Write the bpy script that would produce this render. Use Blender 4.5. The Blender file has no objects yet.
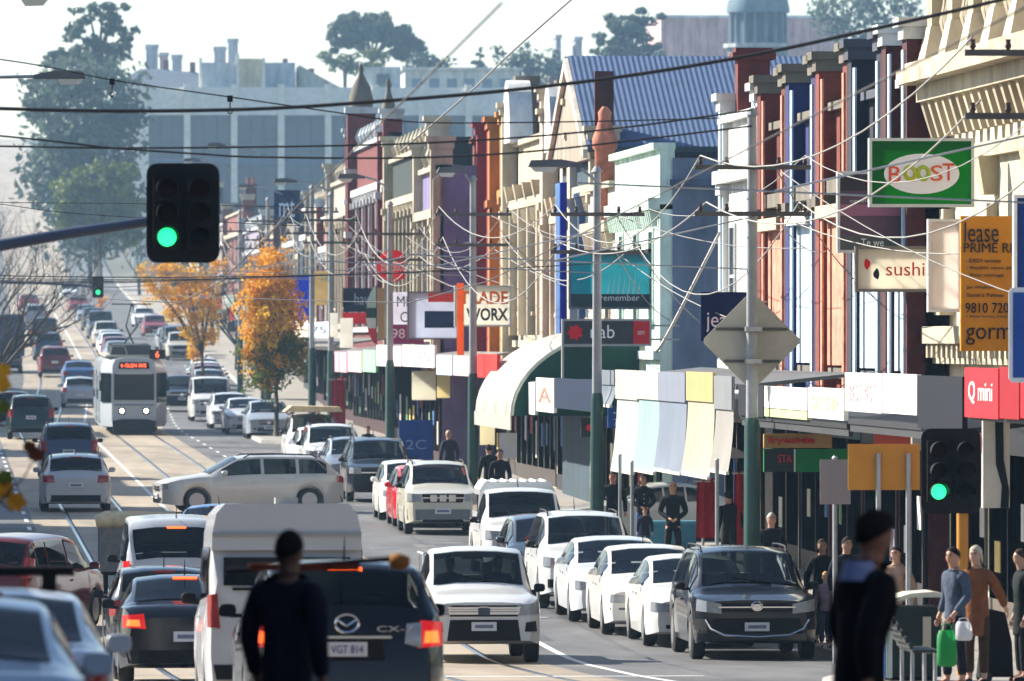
import bpy, bmesh, math, random
from math import radians, sin, cos, tan, atan, pi, sqrt, floor
from mathutils import Vector, Matrix

# ------------------------------------------------------------------ camera, sky, sun, exposure
sc = bpy.context.scene
COL = sc.collection
F = 8533.0                     # focal length in pixels (300 mm on a 36 mm frame)
CZ = 1.62                      # eye height
ALPHA = atan(572.0 / F)        # the lens looks this far to the right of the street's axis (+Y)
cam_data = bpy.data.cameras.new('camera')
cam_data.sensor_width = 36.0
cam_data.lens = F / 1024 * 36.0
cam_data.clip_start = 1.0
cam_data.clip_end = 12000.0
cam = bpy.data.objects.new('camera', cam_data)
cam.location = (0, 0, CZ)
cam.rotation_euler = (pi / 2, 0, -ALPHA)
COL.objects.link(cam)
sc.camera = cam
cam_data.dof.use_dof = True
cam_data.dof.focus_distance = 150.0
cam_data.dof.aperture_fstop = 5.6

SUN_EL = radians(33)
SUN_PHI = radians(35)          # from the left of the street, this far round towards its far end
sun_from = Vector((-cos(SUN_EL) * cos(SUN_PHI), cos(SUN_EL) * sin(SUN_PHI), sin(SUN_EL)))
world = bpy.data.worlds.new('World')
sc.world = world
world.use_nodes = True
wn = world.node_tree
sky = wn.nodes.new('ShaderNodeTexSky')
sky.sky_type = 'NISHITA'
sky.sun_disc = False
sky.sun_elevation = SUN_EL
sky.sun_rotation = math.atan2(sun_from.x, sun_from.y)
sky.air_density = 1.0
sky.dust_density = 0.6
sky.ozone_density = 1.0
wn.nodes['Background'].inputs['Strength'].default_value = 0.08
wn.links.new(sky.outputs[0], wn.nodes['Background'].inputs['Color'])
sun_data = bpy.data.lights.new('sun', 'SUN')
sun_data.energy = 5.0
sun_data.angle = radians(0.5)
sun_data.color = (1.0, 0.93, 0.82)
sun = bpy.data.objects.new('sun', sun_data)
sun.rotation_euler = sun_from.to_track_quat('Z', 'Y').to_euler()
COL.objects.link(sun)
sc.view_settings.view_transform = 'Standard'
sc.view_settings.look = 'None'
sc.view_settings.gamma = 1.0
sc.view_settings.use_curve_mapping = False
sc.view_settings.exposure = 1.25
sc.render.engine = 'CYCLES'
sc.cycles.use_denoising = True
sc.cycles.max_bounces = 6
sc.cycles.diffuse_bounces = 3
sc.cycles.glossy_bounces = 3
sc.cycles.transmission_bounces = 4
sc.cycles.volume_bounces = 1
sc.cycles.transparent_max_bounces = 8
sc.cycles.sample_clamp_indirect = 4.0
sc.cycles.caustics_reflective = False
sc.cycles.caustics_refractive = False

# ------------------------------------------------------------------ measuring helpers
CA, SA = cos(ALPHA), sin(ALPHA)
def spot(px, s):
    """street position (X, Y) of something seen at column px with scale s pixels per metre"""
    dc = F / s
    cx = (px - 512.0) / F * dc
    return (cx * CA + dc * SA, dc * CA - cx * SA)
def zat(py, s):
    return CZ - (py - 340.5) / s
def on_plane(px, X0):
    """distance Y at which the plane X = X0 shows at column px"""
    return X0 / tan(ALPHA + atan((px - 512.0) / F))
def scale_at(X, Y):
    return F / (Y * CA + X * SA)

def hermite(knots):
    n = len(knots)
    xs = [k[0] for k in knots]; ys = [k[1] for k in knots]
    d = [(ys[i + 1] - ys[i]) / (xs[i + 1] - xs[i]) for i in range(n - 1)]
    m = [d[0]] + [0.0 if d[i - 1] * d[i] <= 0 else 2 * d[i - 1] * d[i] / (d[i - 1] + d[i]) for i in range(1, n - 1)] + [d[-1]]
    def f(x):
        if x <= xs[0]: return ys[0] + m[0] * (x - xs[0])
        if x >= xs[-1]: return ys[-1] + m[-1] * (x - xs[-1])
        i = 0
        while xs[i + 1] < x: i += 1
        h = xs[i + 1] - xs[i]; t = (x - xs[i]) / h
        return ((1 + 2 * t) * (1 - t) ** 2 * ys[i] + t * (1 - t) ** 2 * h * m[i]
                + t * t * (3 - 2 * t) * ys[i + 1] + t * t * (t - 1) * h * m[i + 1])
    return f
ZG = hermite([(-60, 1.55), (0, 0), (70, -1.81), (110, -2.84), (123, -3.16), (133, -3.32), (143, -3.30), (160, -3.2), (300, -2.35), (400, -1.74),
              (474, -.45), (600, 1.9), (853, 6.6), (1150, 18), (1422, 30.8), (1900, 46), (2600, 52)])
DX = hermite([(-60, 0), (340, 0), (400, .9), (470, 2.3), (711, 3.6), (1422, 7), (2600, 12)])

# ------------------------------------------------------------------ material helpers
MATS = {}
def srgb(r, g, b):
    return tuple(((c / 255.0) / 12.92) if c <= 10 else (((c / 255.0) + .055) / 1.055) ** 2.4 for c in (r, g, b))
def mat(name, col=(.5, .5, .5), rough=.7, metal=0., var=.12, scale=3., bump=0., bscale=40., spec=.5, coat=0., emit=None, estr=0., stretch=None, dirt=None, trans=0.):
    if name in MATS: return MATS[name]
    m = bpy.data.materials.new(name); m.use_nodes = True
    nt = m.node_tree; p = nt.nodes['Principled BSDF']
    p.inputs['Roughness'].default_value = rough
    p.inputs['Metallic'].default_value = metal
    p.inputs['Specular IOR Level'].default_value = spec
    p.inputs['Coat Weight'].default_value = coat
    p.inputs['Coat Roughness'].default_value = .05
    tc = nt.nodes.new('ShaderNodeTexCoord')
    src = tc.outputs['Object']
    if stretch:
        mp = nt.nodes.new('ShaderNodeMapping'); mp.inputs['Scale'].default_value = stretch
        nt.links.new(src, mp.inputs['Vector']); src = mp.outputs[0]
    if var > 0:
        n = nt.nodes.new('ShaderNodeTexNoise'); n.inputs['Scale'].default_value = scale
        n.inputs['Detail'].default_value = 5; n.inputs['Roughness'].default_value = .65
        nt.links.new(src, n.inputs['Vector'])
        r = nt.nodes.new('ShaderNodeValToRGB')
        r.color_ramp.elements[0].position = .3; r.color_ramp.elements[1].position = .72
        lo = dirt if dirt else tuple(c * (1 - var * 1.6) for c in col)
        hi = tuple(min(1, c * (1 + var)) for c in col)
        r.color_ramp.elements[0].color = (*lo, 1); r.color_ramp.elements[1].color = (*hi, 1)
        nt.links.new(n.outputs['Fac'], r.inputs['Fac'])
        nt.links.new(r.outputs['Color'], p.inputs['Base Color'])
    else:
        p.inputs['Base Color'].default_value = (*col, 1)
    if bump > 0:
        n2 = nt.nodes.new('ShaderNodeTexNoise'); n2.inputs['Scale'].default_value = bscale; n2.inputs['Detail'].default_value = 4
        nt.links.new(src, n2.inputs['Vector'])
        b = nt.nodes.new('ShaderNodeBump'); b.inputs['Strength'].default_value = bump; b.inputs['Distance'].default_value = .02
        nt.links.new(n2.outputs['Fac'], b.inputs['Height']); nt.links.new(b.outputs[0], p.inputs['Normal'])
    if emit:
        p.inputs['Emission Color'].default_value = (*emit, 1); p.inputs['Emission Strength'].default_value = estr
    if trans > 0:
        out = nt.nodes['Material Output']
        t = nt.nodes.new('ShaderNodeBsdfTranslucent'); mx = nt.nodes.new('ShaderNodeMixShader')
        mx.inputs[0].default_value = trans
        if var > 0: nt.links.new(r.outputs['Color'], t.inputs['Color'])
        else: t.inputs['Color'].default_value = (*col, 1)
        nt.links.new(p.outputs[0], mx.inputs[1]); nt.links.new(t.outputs[0], mx.inputs[2]); nt.links.new(mx.outputs[0], out.inputs['Surface'])
    m.diffuse_color = (*col, 1)
    MATS[name] = m
    return m
def cmat(col, kind='render', **kw):
    """a material from an sRGB triple, shared by colour and kind"""
    key = kind + '_%d_%d_%d' % tuple(col)
    if key in MATS: return MATS[key]
    base = dict(render=dict(rough=.85, var=.30, scale=.9, bump=.2, bscale=12, stretch=(1, 1, .35)), paint=dict(rough=.55, var=.10, scale=2, spec=.3),
                car=dict(rough=.3, var=.04, scale=1.5, coat=.6, spec=.12), cloth=dict(rough=.9, var=.18, scale=7, bump=.9, bscale=11, spec=.2),
                sign=dict(rough=.5, var=.07, scale=1.2, trans=.72, spec=.2), solid=dict(rough=.55, var=.10, scale=2, spec=.15), print=dict(rough=.6, var=0, spec=.15), skin=dict(rough=.55, var=.08, scale=20),
                brick=dict(rough=.9, var=.30, scale=3, bump=.4, bscale=30), blind=dict(rough=.6, var=.07, scale=1.0, trans=.35))[kind]
    base.update(kw)
    if kind == 'blind' and sum(col) > 420: col = tuple(c * .9 for c in col)      # fabric is never paper white
    return mat(key, srgb(*col), **base)

M_ASPH = mat('asphalt', (.115, .113, .112), rough=.68, var=.34, scale=.55, bump=.5, bscale=60, stretch=(1, .25, 1))
M_CONC = mat('tram_concrete', (.33, .27, .195), rough=.72, var=.26, scale=.6, bump=.3, bscale=40, stretch=(1, .15, 1))
M_PAVE = mat('paving', (.30, .28, .25), rough=.85, var=.16, scale=.8, bump=.3, bscale=30)
M_KERB = mat('kerb_stone', (.42, .40, .36), rough=.85, var=.15, scale=2)
M_GROUND = mat('earth', (.10, .10, .07), rough=.95, var=.3, scale=.02)
M_LINE = mat('line_paint', (.72, .72, .69), rough=.6, var=.2, scale=2.5)
M_RAIL = mat('rail_steel', (.42, .42, .43), rough=.25, metal=1, var=.1)
M_STEEL = mat('galvanised', (.40, .41, .42), rough=.45, metal=.7, var=.15, scale=2)
M_POLEGREY = mat('pole_grey', (.30, .31, .32), rough=.6, var=.2, scale=1.2)
M_POLEGREEN = mat('pole_green', (.022, .075, .06), rough=.4, var=.15, scale=3)
M_BLACK = mat('black_plastic', (.007, .007, .008), rough=.6, var=.2, scale=6, spec=.2)
M_RUBBER = mat('rubber', (.016, .016, .017), rough=.85, var=.15, scale=8)
M_GLASS = mat('dark_glass', (.006, .009, .010), rough=.05, var=0, spec=.3)
def car_glass(name, tint):
    m = bpy.data.materials.new(name); m.use_nodes = True; nt = m.node_tree; nt.nodes.remove(nt.nodes['Principled BSDF'])
    fr = nt.nodes.new('ShaderNodeFresnel'); fr.inputs['IOR'].default_value = 1.45
    tr = nt.nodes.new('ShaderNodeBsdfTransparent'); tr.inputs['Color'].default_value = (*tint, 1)
    gl = nt.nodes.new('ShaderNodeBsdfGlossy'); gl.inputs['Roughness'].default_value = .03
    mx = nt.nodes.new('ShaderNodeMixShader')
    nt.links.new(fr.outputs[0], mx.inputs[0]); nt.links.new(tr.outputs[0], mx.inputs[1]); nt.links.new(gl.outputs[0], mx.inputs[2])
    nt.links.new(mx.outputs[0], nt.nodes['Material Output'].inputs['Surface'])
    MATS[name] = m; return m
M_SCREEN = car_glass('windscreen_glass', (.40, .47, .45))
M_TINT = car_glass('tinted_glass', (.17, .20, .20))
M_SEAT = mat('seat_cloth', (.028, .028, .032), rough=.9, var=.2, scale=6)
M_DASH = mat('dash_plastic', (.014, .014, .016), rough=.7, var=.1)
M_SHOPGLASS = mat('shop_glass', (.014, .017, .02), rough=.07, var=.4, scale=.5, spec=.4)
M_CHROME = mat('chrome', (.7, .7, .72), rough=.15, metal=1, var=0)
M_LAMP = mat('lamp_lens', (.30, .33, .36), rough=.08, var=.15, scale=12, spec=.8)
M_TAIL = mat('tail_lens', (.30, .012, .012), rough=.15, var=.1, scale=15, spec=.7)
M_BRAKE = mat('brake_lit', (.6, .05, .02), rough=.2, var=0, emit=(1, .10, .015), estr=1.6)
M_HEADLIT = mat('headlight_lit', (.8, .8, .7), rough=.2, var=0, emit=(1, .9, .6), estr=4)
M_AMBER = mat('amber_lens', (.55, .18, .02), rough=.2, var=0)
M_ALLOY = mat('alloy', (.34, .35, .37), rough=.35, metal=.85, var=.08)
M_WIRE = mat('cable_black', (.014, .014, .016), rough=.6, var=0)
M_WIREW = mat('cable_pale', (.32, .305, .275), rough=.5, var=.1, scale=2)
M_LEDRED = mat('led_red', (.3, .03, .01), rough=.4, var=0, emit=(1, .10, .03), estr=2.0)
M_TAILLIT = mat('tail_lit', (.32, .012, .012), rough=.2, var=0, emit=(1, .012, .006), estr=.22)
M_GREENLIT = mat('signal_green', (.1, .7, .4), rough=.3, var=0, emit=(.010, .80, .20), estr=1.2)

# ------------------------------------------------------------------ mesh helpers
class MB:
    def __init__(self): self.v = []; self.f = []
    def box(self, x0, x1, y0, y1, z0, z1):
        i = len(self.v)
        self.v += [(x0, y0, z0), (x1, y0, z0), (x1, y1, z0), (x0, y1, z0), (x0, y0, z1), (x1, y0, z1), (x1, y1, z1), (x0, y1, z1)]
        self.f += [tuple(i + k for k in q) for q in ((0, 3, 2, 1), (4, 5, 6, 7), (0, 1, 5, 4), (1, 2, 6, 5), (2, 3, 7, 6), (3, 0, 4, 7))]
        return self
    def frustum(self, cx, cy, z0, z1, hx0, hy0, hx1, hy1):
        i = len(self.v)
        self.v += [(cx - hx0, cy - hy0, z0), (cx + hx0, cy - hy0, z0), (cx + hx0, cy + hy0, z0), (cx - hx0, cy + hy0, z0),
                   (cx - hx1, cy - hy1, z1), (cx + hx1, cy - hy1, z1), (cx + hx1, cy + hy1, z1), (cx - hx1, cy + hy1, z1)]
        self.f += [tuple(i + k for k in q) for q in ((0, 3, 2, 1), (4, 5, 6, 7), (0, 1, 5, 4), (1, 2, 6, 5), (2, 3, 7, 6), (3, 0, 4, 7))]
        return self
    def prism(self, pts, a, b, axis='y'):
        """extrude a closed outline; axis y: pts are (x,z); axis x: pts are (y,z); axis z: pts are (x,y)"""
        n = len(pts); i = len(self.v)
        for t in (a, b):
            for p, q in pts:
                self.v.append((p, t, q) if axis == 'y' else (t, p, q) if axis == 'x' else (p, q, t))
        self.f.append(tuple(i + k for k in range(n))); self.f.append(tuple(i + n + k for k in reversed(range(n))))
        for k in range(n):
            self.f.append((i + k, i + n + k, i + n + (k + 1) % n, i + (k + 1) % n))
        return self
    def tube(self, pts, rad, n=6, cap=True):
        pts = [Vector(p) for p in pts]; m = len(pts); i = len(self.v)
        rr = rad if isinstance(rad, (list, tuple)) else [rad] * m
        for k, p in enumerate(pts):
            t = (pts[min(k + 1, m - 1)] - pts[max(k - 1, 0)])
            t = t.normalized() if t.length > 1e-9 else Vector((0, 0, 1))
            u = t.cross(Vector((0, 0, 1)))
            if u.length < 1e-3: u = t.cross(Vector((0, 1, 0)))
            u.normalize(); w = t.cross(u)
            for j in range(n):
                a = 2 * pi * j / n
                self.v.append(tuple(p + (u * cos(a) + w * sin(a)) * rr[k]))
        for k in range(m - 1):
            for j in range(n):
                self.f.append((i + k * n + j, i + k * n + (j + 1) % n, i + (k + 1) * n + (j + 1) % n, i + (k + 1) * n + j))
        if cap:
            self.f.append(tuple(i + j for j in reversed(range(n)))); self.f.append(tuple(i + (m - 1) * n + j for j in range(n)))
        return self
    def lathe(self, prof, c=(0, 0, 0), n=16, axis='z'):
        """prof: (radius, height) list"""
        i = len(self.v); m = len(prof)
        for r, h in prof:
            for j in range(n):
                a = 2 * pi * j / n
                q = (r * cos(a), r * sin(a), h)
                if axis == 'x': q = (q[2], q[0], q[1])
                elif axis == 'y': q = (q[0], q[2], q[1])
                self.v.append((c[0] + q[0], c[1] + q[1], c[2] + q[2]))
        for k in range(m - 1):
            for j in range(n):
                self.f.append((i + k * n + j, i + k * n + (j + 1) % n, i + (k + 1) * n + (j + 1) % n, i + (k + 1) * n + j))
        self.f.append(tuple(i + j for j in reversed(range(n)))); self.f.append(tuple(i + (m - 1) * n + j for j in range(n)))
        return self
    def grid(self, rows, close=False):
        i = len(self.v); n = len(rows[0])
        for r in rows: self.v += [tuple(p) for p in r]
        for a in range(len(rows) - 1):
            for b in range(n - 1 if not close else n):
                b2 = (b + 1) % n
                self.f.append((i + a * n + b, i + a * n + b2, i + (a + 1) * n + b2, i + (a + 1) * n + b))
        return self
    def mesh(self, name, smooth=None, recalc=True):
        me = bpy.data.meshes.new(name); me.from_pydata(self.v, [], self.f)
        if recalc:
            bm = bmesh.new(); bm.from_mesh(me); bmesh.ops.recalc_face_normals(bm, faces=bm.faces); bm.to_mesh(me); bm.free()
        if smooth is not None:
            me.polygons.foreach_set('use_smooth', [True] * len(me.polygons))
            me.set_sharp_from_angle(angle=radians(smooth))
        me.update()
        return me
    def build(self, name, m, parent=None, smooth=None):
        return link(name, self.mesh(name, smooth), m, parent)
def link(name, me, m, parent=None):
    o = bpy.data.objects.new(name, me); COL.objects.link(o)
    if m is not None:
        if len(me.materials) == 0: me.materials.append(m)
        if me.materials[0] is not m:
            o.material_slots[0].link = 'OBJECT'; o.material_slots[0].material = m
    if parent is not None: o.parent = parent
    return o
def tag(o, label, cat, group=None):
    o['label'] = label; o['category'] = cat
    if group: o['group'] = group
    return o
def thing(name, label, cat, loc=(0, 0, 0), rz=0., group=None):
    o = bpy.data.objects.new(name, None); o.empty_display_size = .3
    o.location = loc; o.rotation_euler = (0, 0, rz); COL.objects.link(o)
    return tag(o, label, cat, group)
def struct(o):
    o['kind'] = 'structure'; return o
def stuff(o):
    o['kind'] = 'stuff'; return o
TEXTS = {}
BENCH = bpy.data.scenes.new('bench')      # a spare scene in which curves and modifiers are turned into meshes
def baked(o):
    BENCH.collection.objects.link(o); vl = BENCH.view_layers[0]; vl.update()
    dg = vl.depsgraph
    me = bpy.data.meshes.new_from_object(o.evaluated_get(dg))
    BENCH.collection.objects.unlink(o)
    return me
def text_mesh(s, w, h, depth=.012, bold=0.):
    """lettering as a flat mesh, fitted to w x h about its own centre"""
    key = (s, round(w, 3), round(h, 3), bold)
    if key in TEXTS: return TEXTS[key]
    cu = bpy.data.curves.new('lettering', 'FONT'); cu.body = s; cu.resolution_u = 3; cu.extrude = .01; cu.offset = bold
    o = bpy.data.objects.new('lettering_curve', cu)
    me = baked(o)
    bpy.data.objects.remove(o); bpy.data.curves.remove(cu)
    xs = [v.co.x for v in me.vertices]; ys = [v.co.y for v in me.vertices]
    if xs:
        cx, cy = (min(xs) + max(xs)) / 2, (min(ys) + max(ys)) / 2
        sx, sy = w / max(1e-6, max(xs) - min(xs)), h / max(1e-6, max(ys) - min(ys))
        for v in me.vertices: v.co = ((v.co.x - cx) * sx, (v.co.y - cy) * sy, v.co.z / .01 * depth / 2)
    me.materials.clear(); TEXTS[key] = me
    return me
def lettering(s, w, h, m, parent, loc, face='camera', name='lettering', bold=0.):
    o = link(name, text_mesh(s, w, h, bold=bold), m, parent)
    o.location = loc
    o.rotation_euler = (pi / 2, 0, 0) if face == 'camera' else (pi / 2, 0, -pi / 2)
    return o
# ------------------------------------------------------------------ ground, road, footpaths
def drange(a, b, step=4.0):
    out = []; d = a
    while d < b - 1e-6:
        out.append(d); d += step if d < 500 else step * 4
    out.append(b); return out
def strip(name, xa, xb, d0, d1, dz, m, parent=None, step=4.0, shift=True):
    """a sheet that follows the street; xa and xb are numbers or functions of the distance"""
    fa = xa if callable(xa) else (lambda d: xa); fb = xb if callable(xb) else (lambda d: xb)
    rows = [[(fa(d) + (DX(d) if shift else 0), d, ZG(d) + dz), (fb(d) + (DX(d) if shift else 0), d, ZG(d) + dz)] for d in drange(d0, d1, step)]
    mb = MB().grid(rows)
    return mb.build(name, m, parent)
def kerb_right(d):
    if d <= 104: return 10.9
    if d >= 124: return 13.75
    t = (d - 104) / 20.0; return 10.9 + (13.75 - 10.9) * t * t * (3 - 2 * t)
def kerb_right_far(d):     # a kerb build-out carries the autumn trees
    if 318 < d < 334: return 12.0
    return 13.75
KR = lambda d: kerb_right(d) if d < 200 else kerb_right_far(d)
KL = -1.95
# the land itself: one sheet, level across, rising to a far hill
rows = []
for d in drange(-330, 2500, 10):
    rows.append([(x, d, ZG(d) - .25 + max(0, -d - 60) * .02) for x in (-800, -300, -60, 60, 300, 900)])
struct(MB().grid(rows).build('ground', M_GROUND))
road = struct(strip('road', KL - .02, lambda d: KR(d) + .02, -320, 2300, 0, M_ASPH))
struct(strip('tram_track_bed', 2.3, 9.15, 60, 2300, .004, M_CONC))
# cross street at the near junction (left side, out of the picture)
mb = MB()
side = [[(x, d, ZG(d) - .003) for x in (-80, -30, -8, KL)] for d in drange(92, 112, 4)]
struct(MB().grid(side).build('side_road', M_ASPH))
for xr in (3.2, 4.7, 6.95, 8.45):
    r = struct(strip('tram_rail', xr - .035, xr + .035, 60, 900, .010, M_RAIL))
    strip('flangeway', xr + .035, xr + .085, 60, 900, .0075, M_BLACK, r)
# footpaths and kerbs as real steps
def footpath(name, xa, xb, d0, d1, kerb_side):
    fa = xa if callable(xa) else (lambda d: xa); fb = xb if callable(xb) else (lambda d: xb)
    o = struct(strip(name, xa, xb, d0, d1, .13, M_PAVE, step=2.5))
    rows = []
    for d in drange(d0, d1, 2.5):
        e = (fa if kerb_side < 0 else fb)(d) + DX(d); z = ZG(d)
        k = -kerb_side
        rows.append([(e - k * .0, d, z - .1), (e, d, z + .115), (e + k * .02, d, z + .134), (e + k * .16, d, z + .134), (e + k * .16, d, z + .05)])
    MB().grid(rows).build('kerb', M_KERB, o)
    return o
fp = footpath('footpath_right', lambda d: KR(d) + .01, lambda d: 18.2 if d > 112 else 45.0, 40, 900, -1)
for k in range(58):    # paving joints as thin recess strips on the near part
    d = 92 + k * 1.2
    e = KR(d) + .2
    MB().box(e, 17.2, d, d + .012, ZG(d) + .1305, ZG(d) + .1315).build('paving_joint', M_BLACK, fp)
footpath('footpath_left', KL - 3.3, KL - .01, 116, 900, 1)
# painted markings
centre = struct(strip('centre_line', 5.87, 5.97, 150, 800, .009, M_LINE))
def dashes(name, x, d0, d1, on, off, w=.10, dz=.008):
    k = 0; d = d0; first = None
    root = None
    while d < d1:
        rows = [[(x - w / 2 + DX(q), q, ZG(q) + dz), (x + w / 2 + DX(q), q, ZG(q) + dz)] for q in (d, d + on / 2, d + on)]
        o = MB().grid(rows).build(name, M_LINE)
        struct(o); d += on + off
dashes('lane_dash', 2.15, 140, 420, 3.0, 4.2)
dashes('lane_dash', 9.82, 210, 420, 2.6, 5.0, dz=.005)
struct(strip('edge_line', 9.68, 9.80, 104, 170, .006, M_LINE))
stop = struct(MB().grid([[(6.3, 118, ZG(118) + .009), (10.6, 118, ZG(118) + .009)], [(6.3, 118.5, ZG(118.5) + .009), (10.6, 118.5, ZG(118.5) + .009)]]).build('stop_line', M_LINE))
rp = random.Random(8)
M_PATCH = mat('asphalt_patch', (.07, .07, .072), rough=.7, var=.3, scale=.8, bump=.4, bscale=60)
M_PATCHL = mat('asphalt_worn', (.16, .155, .15), rough=.75, var=.3, scale=.8, bump=.4, bscale=60)
for k in range(26):
    d = 100 + k * 9.5 + rp.uniform(-3, 3); x = rp.choice((9.3, 9.9, 10.6, .2, -.8, 1.0, 10.2)); L = rp.uniform(2, 9); w = rp.uniform(.5, 1.3)
    pts = [[(x + rp.uniform(-.06, .06), q, ZG(q) + .0025), (x + w + rp.uniform(-.06, .06), q, ZG(q) + .0025)] for q in (d, d + L * .33, d + L * .66, d + L)]
    struct(MB().grid(pts).build('road_patch', M_PATCH if k % 3 else M_PATCHL))
for k in range(40):      # joints across the tram concrete
    d = 96 + k * 6.1
    struct(MB().grid([[(2.32, d, ZG(d) + .0062), (9.13, d, ZG(d) + .0062)], [(2.32, d + .05, ZG(d) + .0062), (9.13, d + .05, ZG(d) + .0062)]]).build('concrete_joint', M_PATCH))
for x, d in ((10.4, 150), (9.9, 190), (1.2, 170), (5.4, 205), (10.6, 240)):
    o = struct(MB().lathe([(.33, ZG(d) + .001), (.33, ZG(d) + .009), (.3, ZG(d) + .009), (.29, ZG(d) + .006), (.01, ZG(d) + .006)], (x, d, 0), 20).build('manhole_cover', M_STEEL))
for d in (161, 172, 183, 194, 205, 216, 228):        # parking bay ticks
    struct(MB().grid([[(11.0, d, ZG(d) + .006), (11.9, d, ZG(d) + .006)], [(11.0, d + .12, ZG(d) + .006), (11.9, d + .12, ZG(d) + .006)]]).build('bay_tick', M_LINE))

# ------------------------------------------------------------------ shop buildings
XF = 17.0       # line of the shop fronts on the right
def rel(z, d): return z - ZG(d)
def window(parent, X, y0, y1, z0, z1, frame, sill=True, arch=False, depth=.12):
    """sash window let into a wall whose face is at X and looks towards -X"""
    w = MB().box(X - .05, X + .02, y0 - .09, y0, z0, z1 + .09).box(X - .05, X + .02, y1, y1 + .09, z0, z1 + .09).box(X - .05, X + .02, y0, y1, z1, z1 + .09)
    w.box(X - .03, X + .02, y0, y1, (z0 + z1) / 2 - .03, (z0 + z1) / 2 + .03)
    o = w.build('window', frame, parent)
    MB().box(X - .012, X + .02, y0, y1, z0, z1).build('pane', M_SHOPGLASS, o)
    if sill: MB().box(X - .16, X + .02, y0 - .15, y1 + .15, z0 - .12, z0).build('sill', frame, o)
    if arch:
        c = (y0 + y1) / 2; r = (y1 - y0) / 2 + .12
        pts = [(c + r * cos(a), z1 + .09 + .6 * r * sin(a)) for a in [pi * k / 8 for k in range(9)]]
        MB().prism(pts, X - .09, X + .01, 'x').build('hood_mould', frame, o)
    return o
def shopfront(parent, X, d0, d1, zg, h, frame, glow=None, riser=(60, 60, 60)):
    r = cmat(riser, 'paint'); rs = random.Random(int(d0 * 37 + d1 * 91 + parent.location.y * 13))
    frame = cmat(rs.choice([(60, 56, 52), (34, 36, 40), (120, 112, 100), (90, 40, 38), (40, 60, 56), (150, 146, 136), (70, 60, 50)]), 'paint')
    r = cmat(rs.choice([(44, 42, 44), (70, 62, 56), (30, 34, 40), (96, 88, 78), (60, 34, 32)]), 'paint')
    MB().box(X - .02, X + .05, d0 + .15, d1 - .15, zg, zg + .45).build('stall_riser', r, parent)
    MB().box(X - .04, X + .05, d0, d0 + .15, zg, zg + h).build('door_pier', r, parent)
    n = max(2, int((d1 - d0) / 2.3)); step = (d1 - d0 - .3) / n
    for k in range(n):
        a = d0 + .15 + k * step
        z0 = zg + .45 if k != n // 2 else zg + .08
        p = MB().box(X + .0, X + .04, a + .04, a + step - .04, z0 + .002, zg + h - .5).build('shop_pane' if k != n // 2 else 'shop_door', M_SHOPGLASS, parent)
        MB().box(X - .012, X + .045, a - .04, a + .04, z0, zg + h - .5).build('mullion', frame, parent)
        if rs.random() < .85:
            q = rs.uniform(.15, .5); zz = zg + rs.uniform(.6, 1.5)
            MB().box(X - .02, X - .002, a + q * step - .25, a + q * step + rs.uniform(.1, .5), zz, zz + rs.uniform(.4, 1.1)).build('poster', cmat(rs.choice([(214, 208, 196), (196, 60, 60), (70, 110, 160), (226, 200, 120), (200, 190, 210), (120, 160, 120), (230, 226, 220)]), 'print'), p)
    MB().box(X - .05, X + .05, d0 + .15, d1 - .15, zg + h - .5, zg + h).build('transom_panel', frame, parent)
def chimney(parent, x, y, z0, z1, w, m, pots=2):
    c = MB().box(x - w / 2, x + w / 2, y - w / 2, y + w / 2, z0, z1 - .25).box(x - w / 2 - .12, x + w / 2 + .12, y - w / 2 - .12, y + w / 2 + .12, z1 - .25, z1 - .1).box(x - w / 2 - .05, x + w / 2 + .05, y - w / 2 - .05, y + w / 2 + .05, z1 - .1, z1)
    o = c.build('chimney', m, parent)
    for k in range(pots):
        MB().lathe([(.13, z1), (.11, z1 + .4), (.14, z1 + .42), (.14, z1 + .5)], (x + (k - (pots - 1) / 2) * .4, y, 0), 8).build('chimney_pot', cmat((170, 95, 70), 'brick'), o)
    return o
def balls(mb, x, y, z, r, n=8):
    mb.lathe([(.02, z - r), (r * .7, z - r * .7), (r, z), (r * .7, z + r * .7), (.02, z + r)], (x, y, 0), n)
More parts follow.
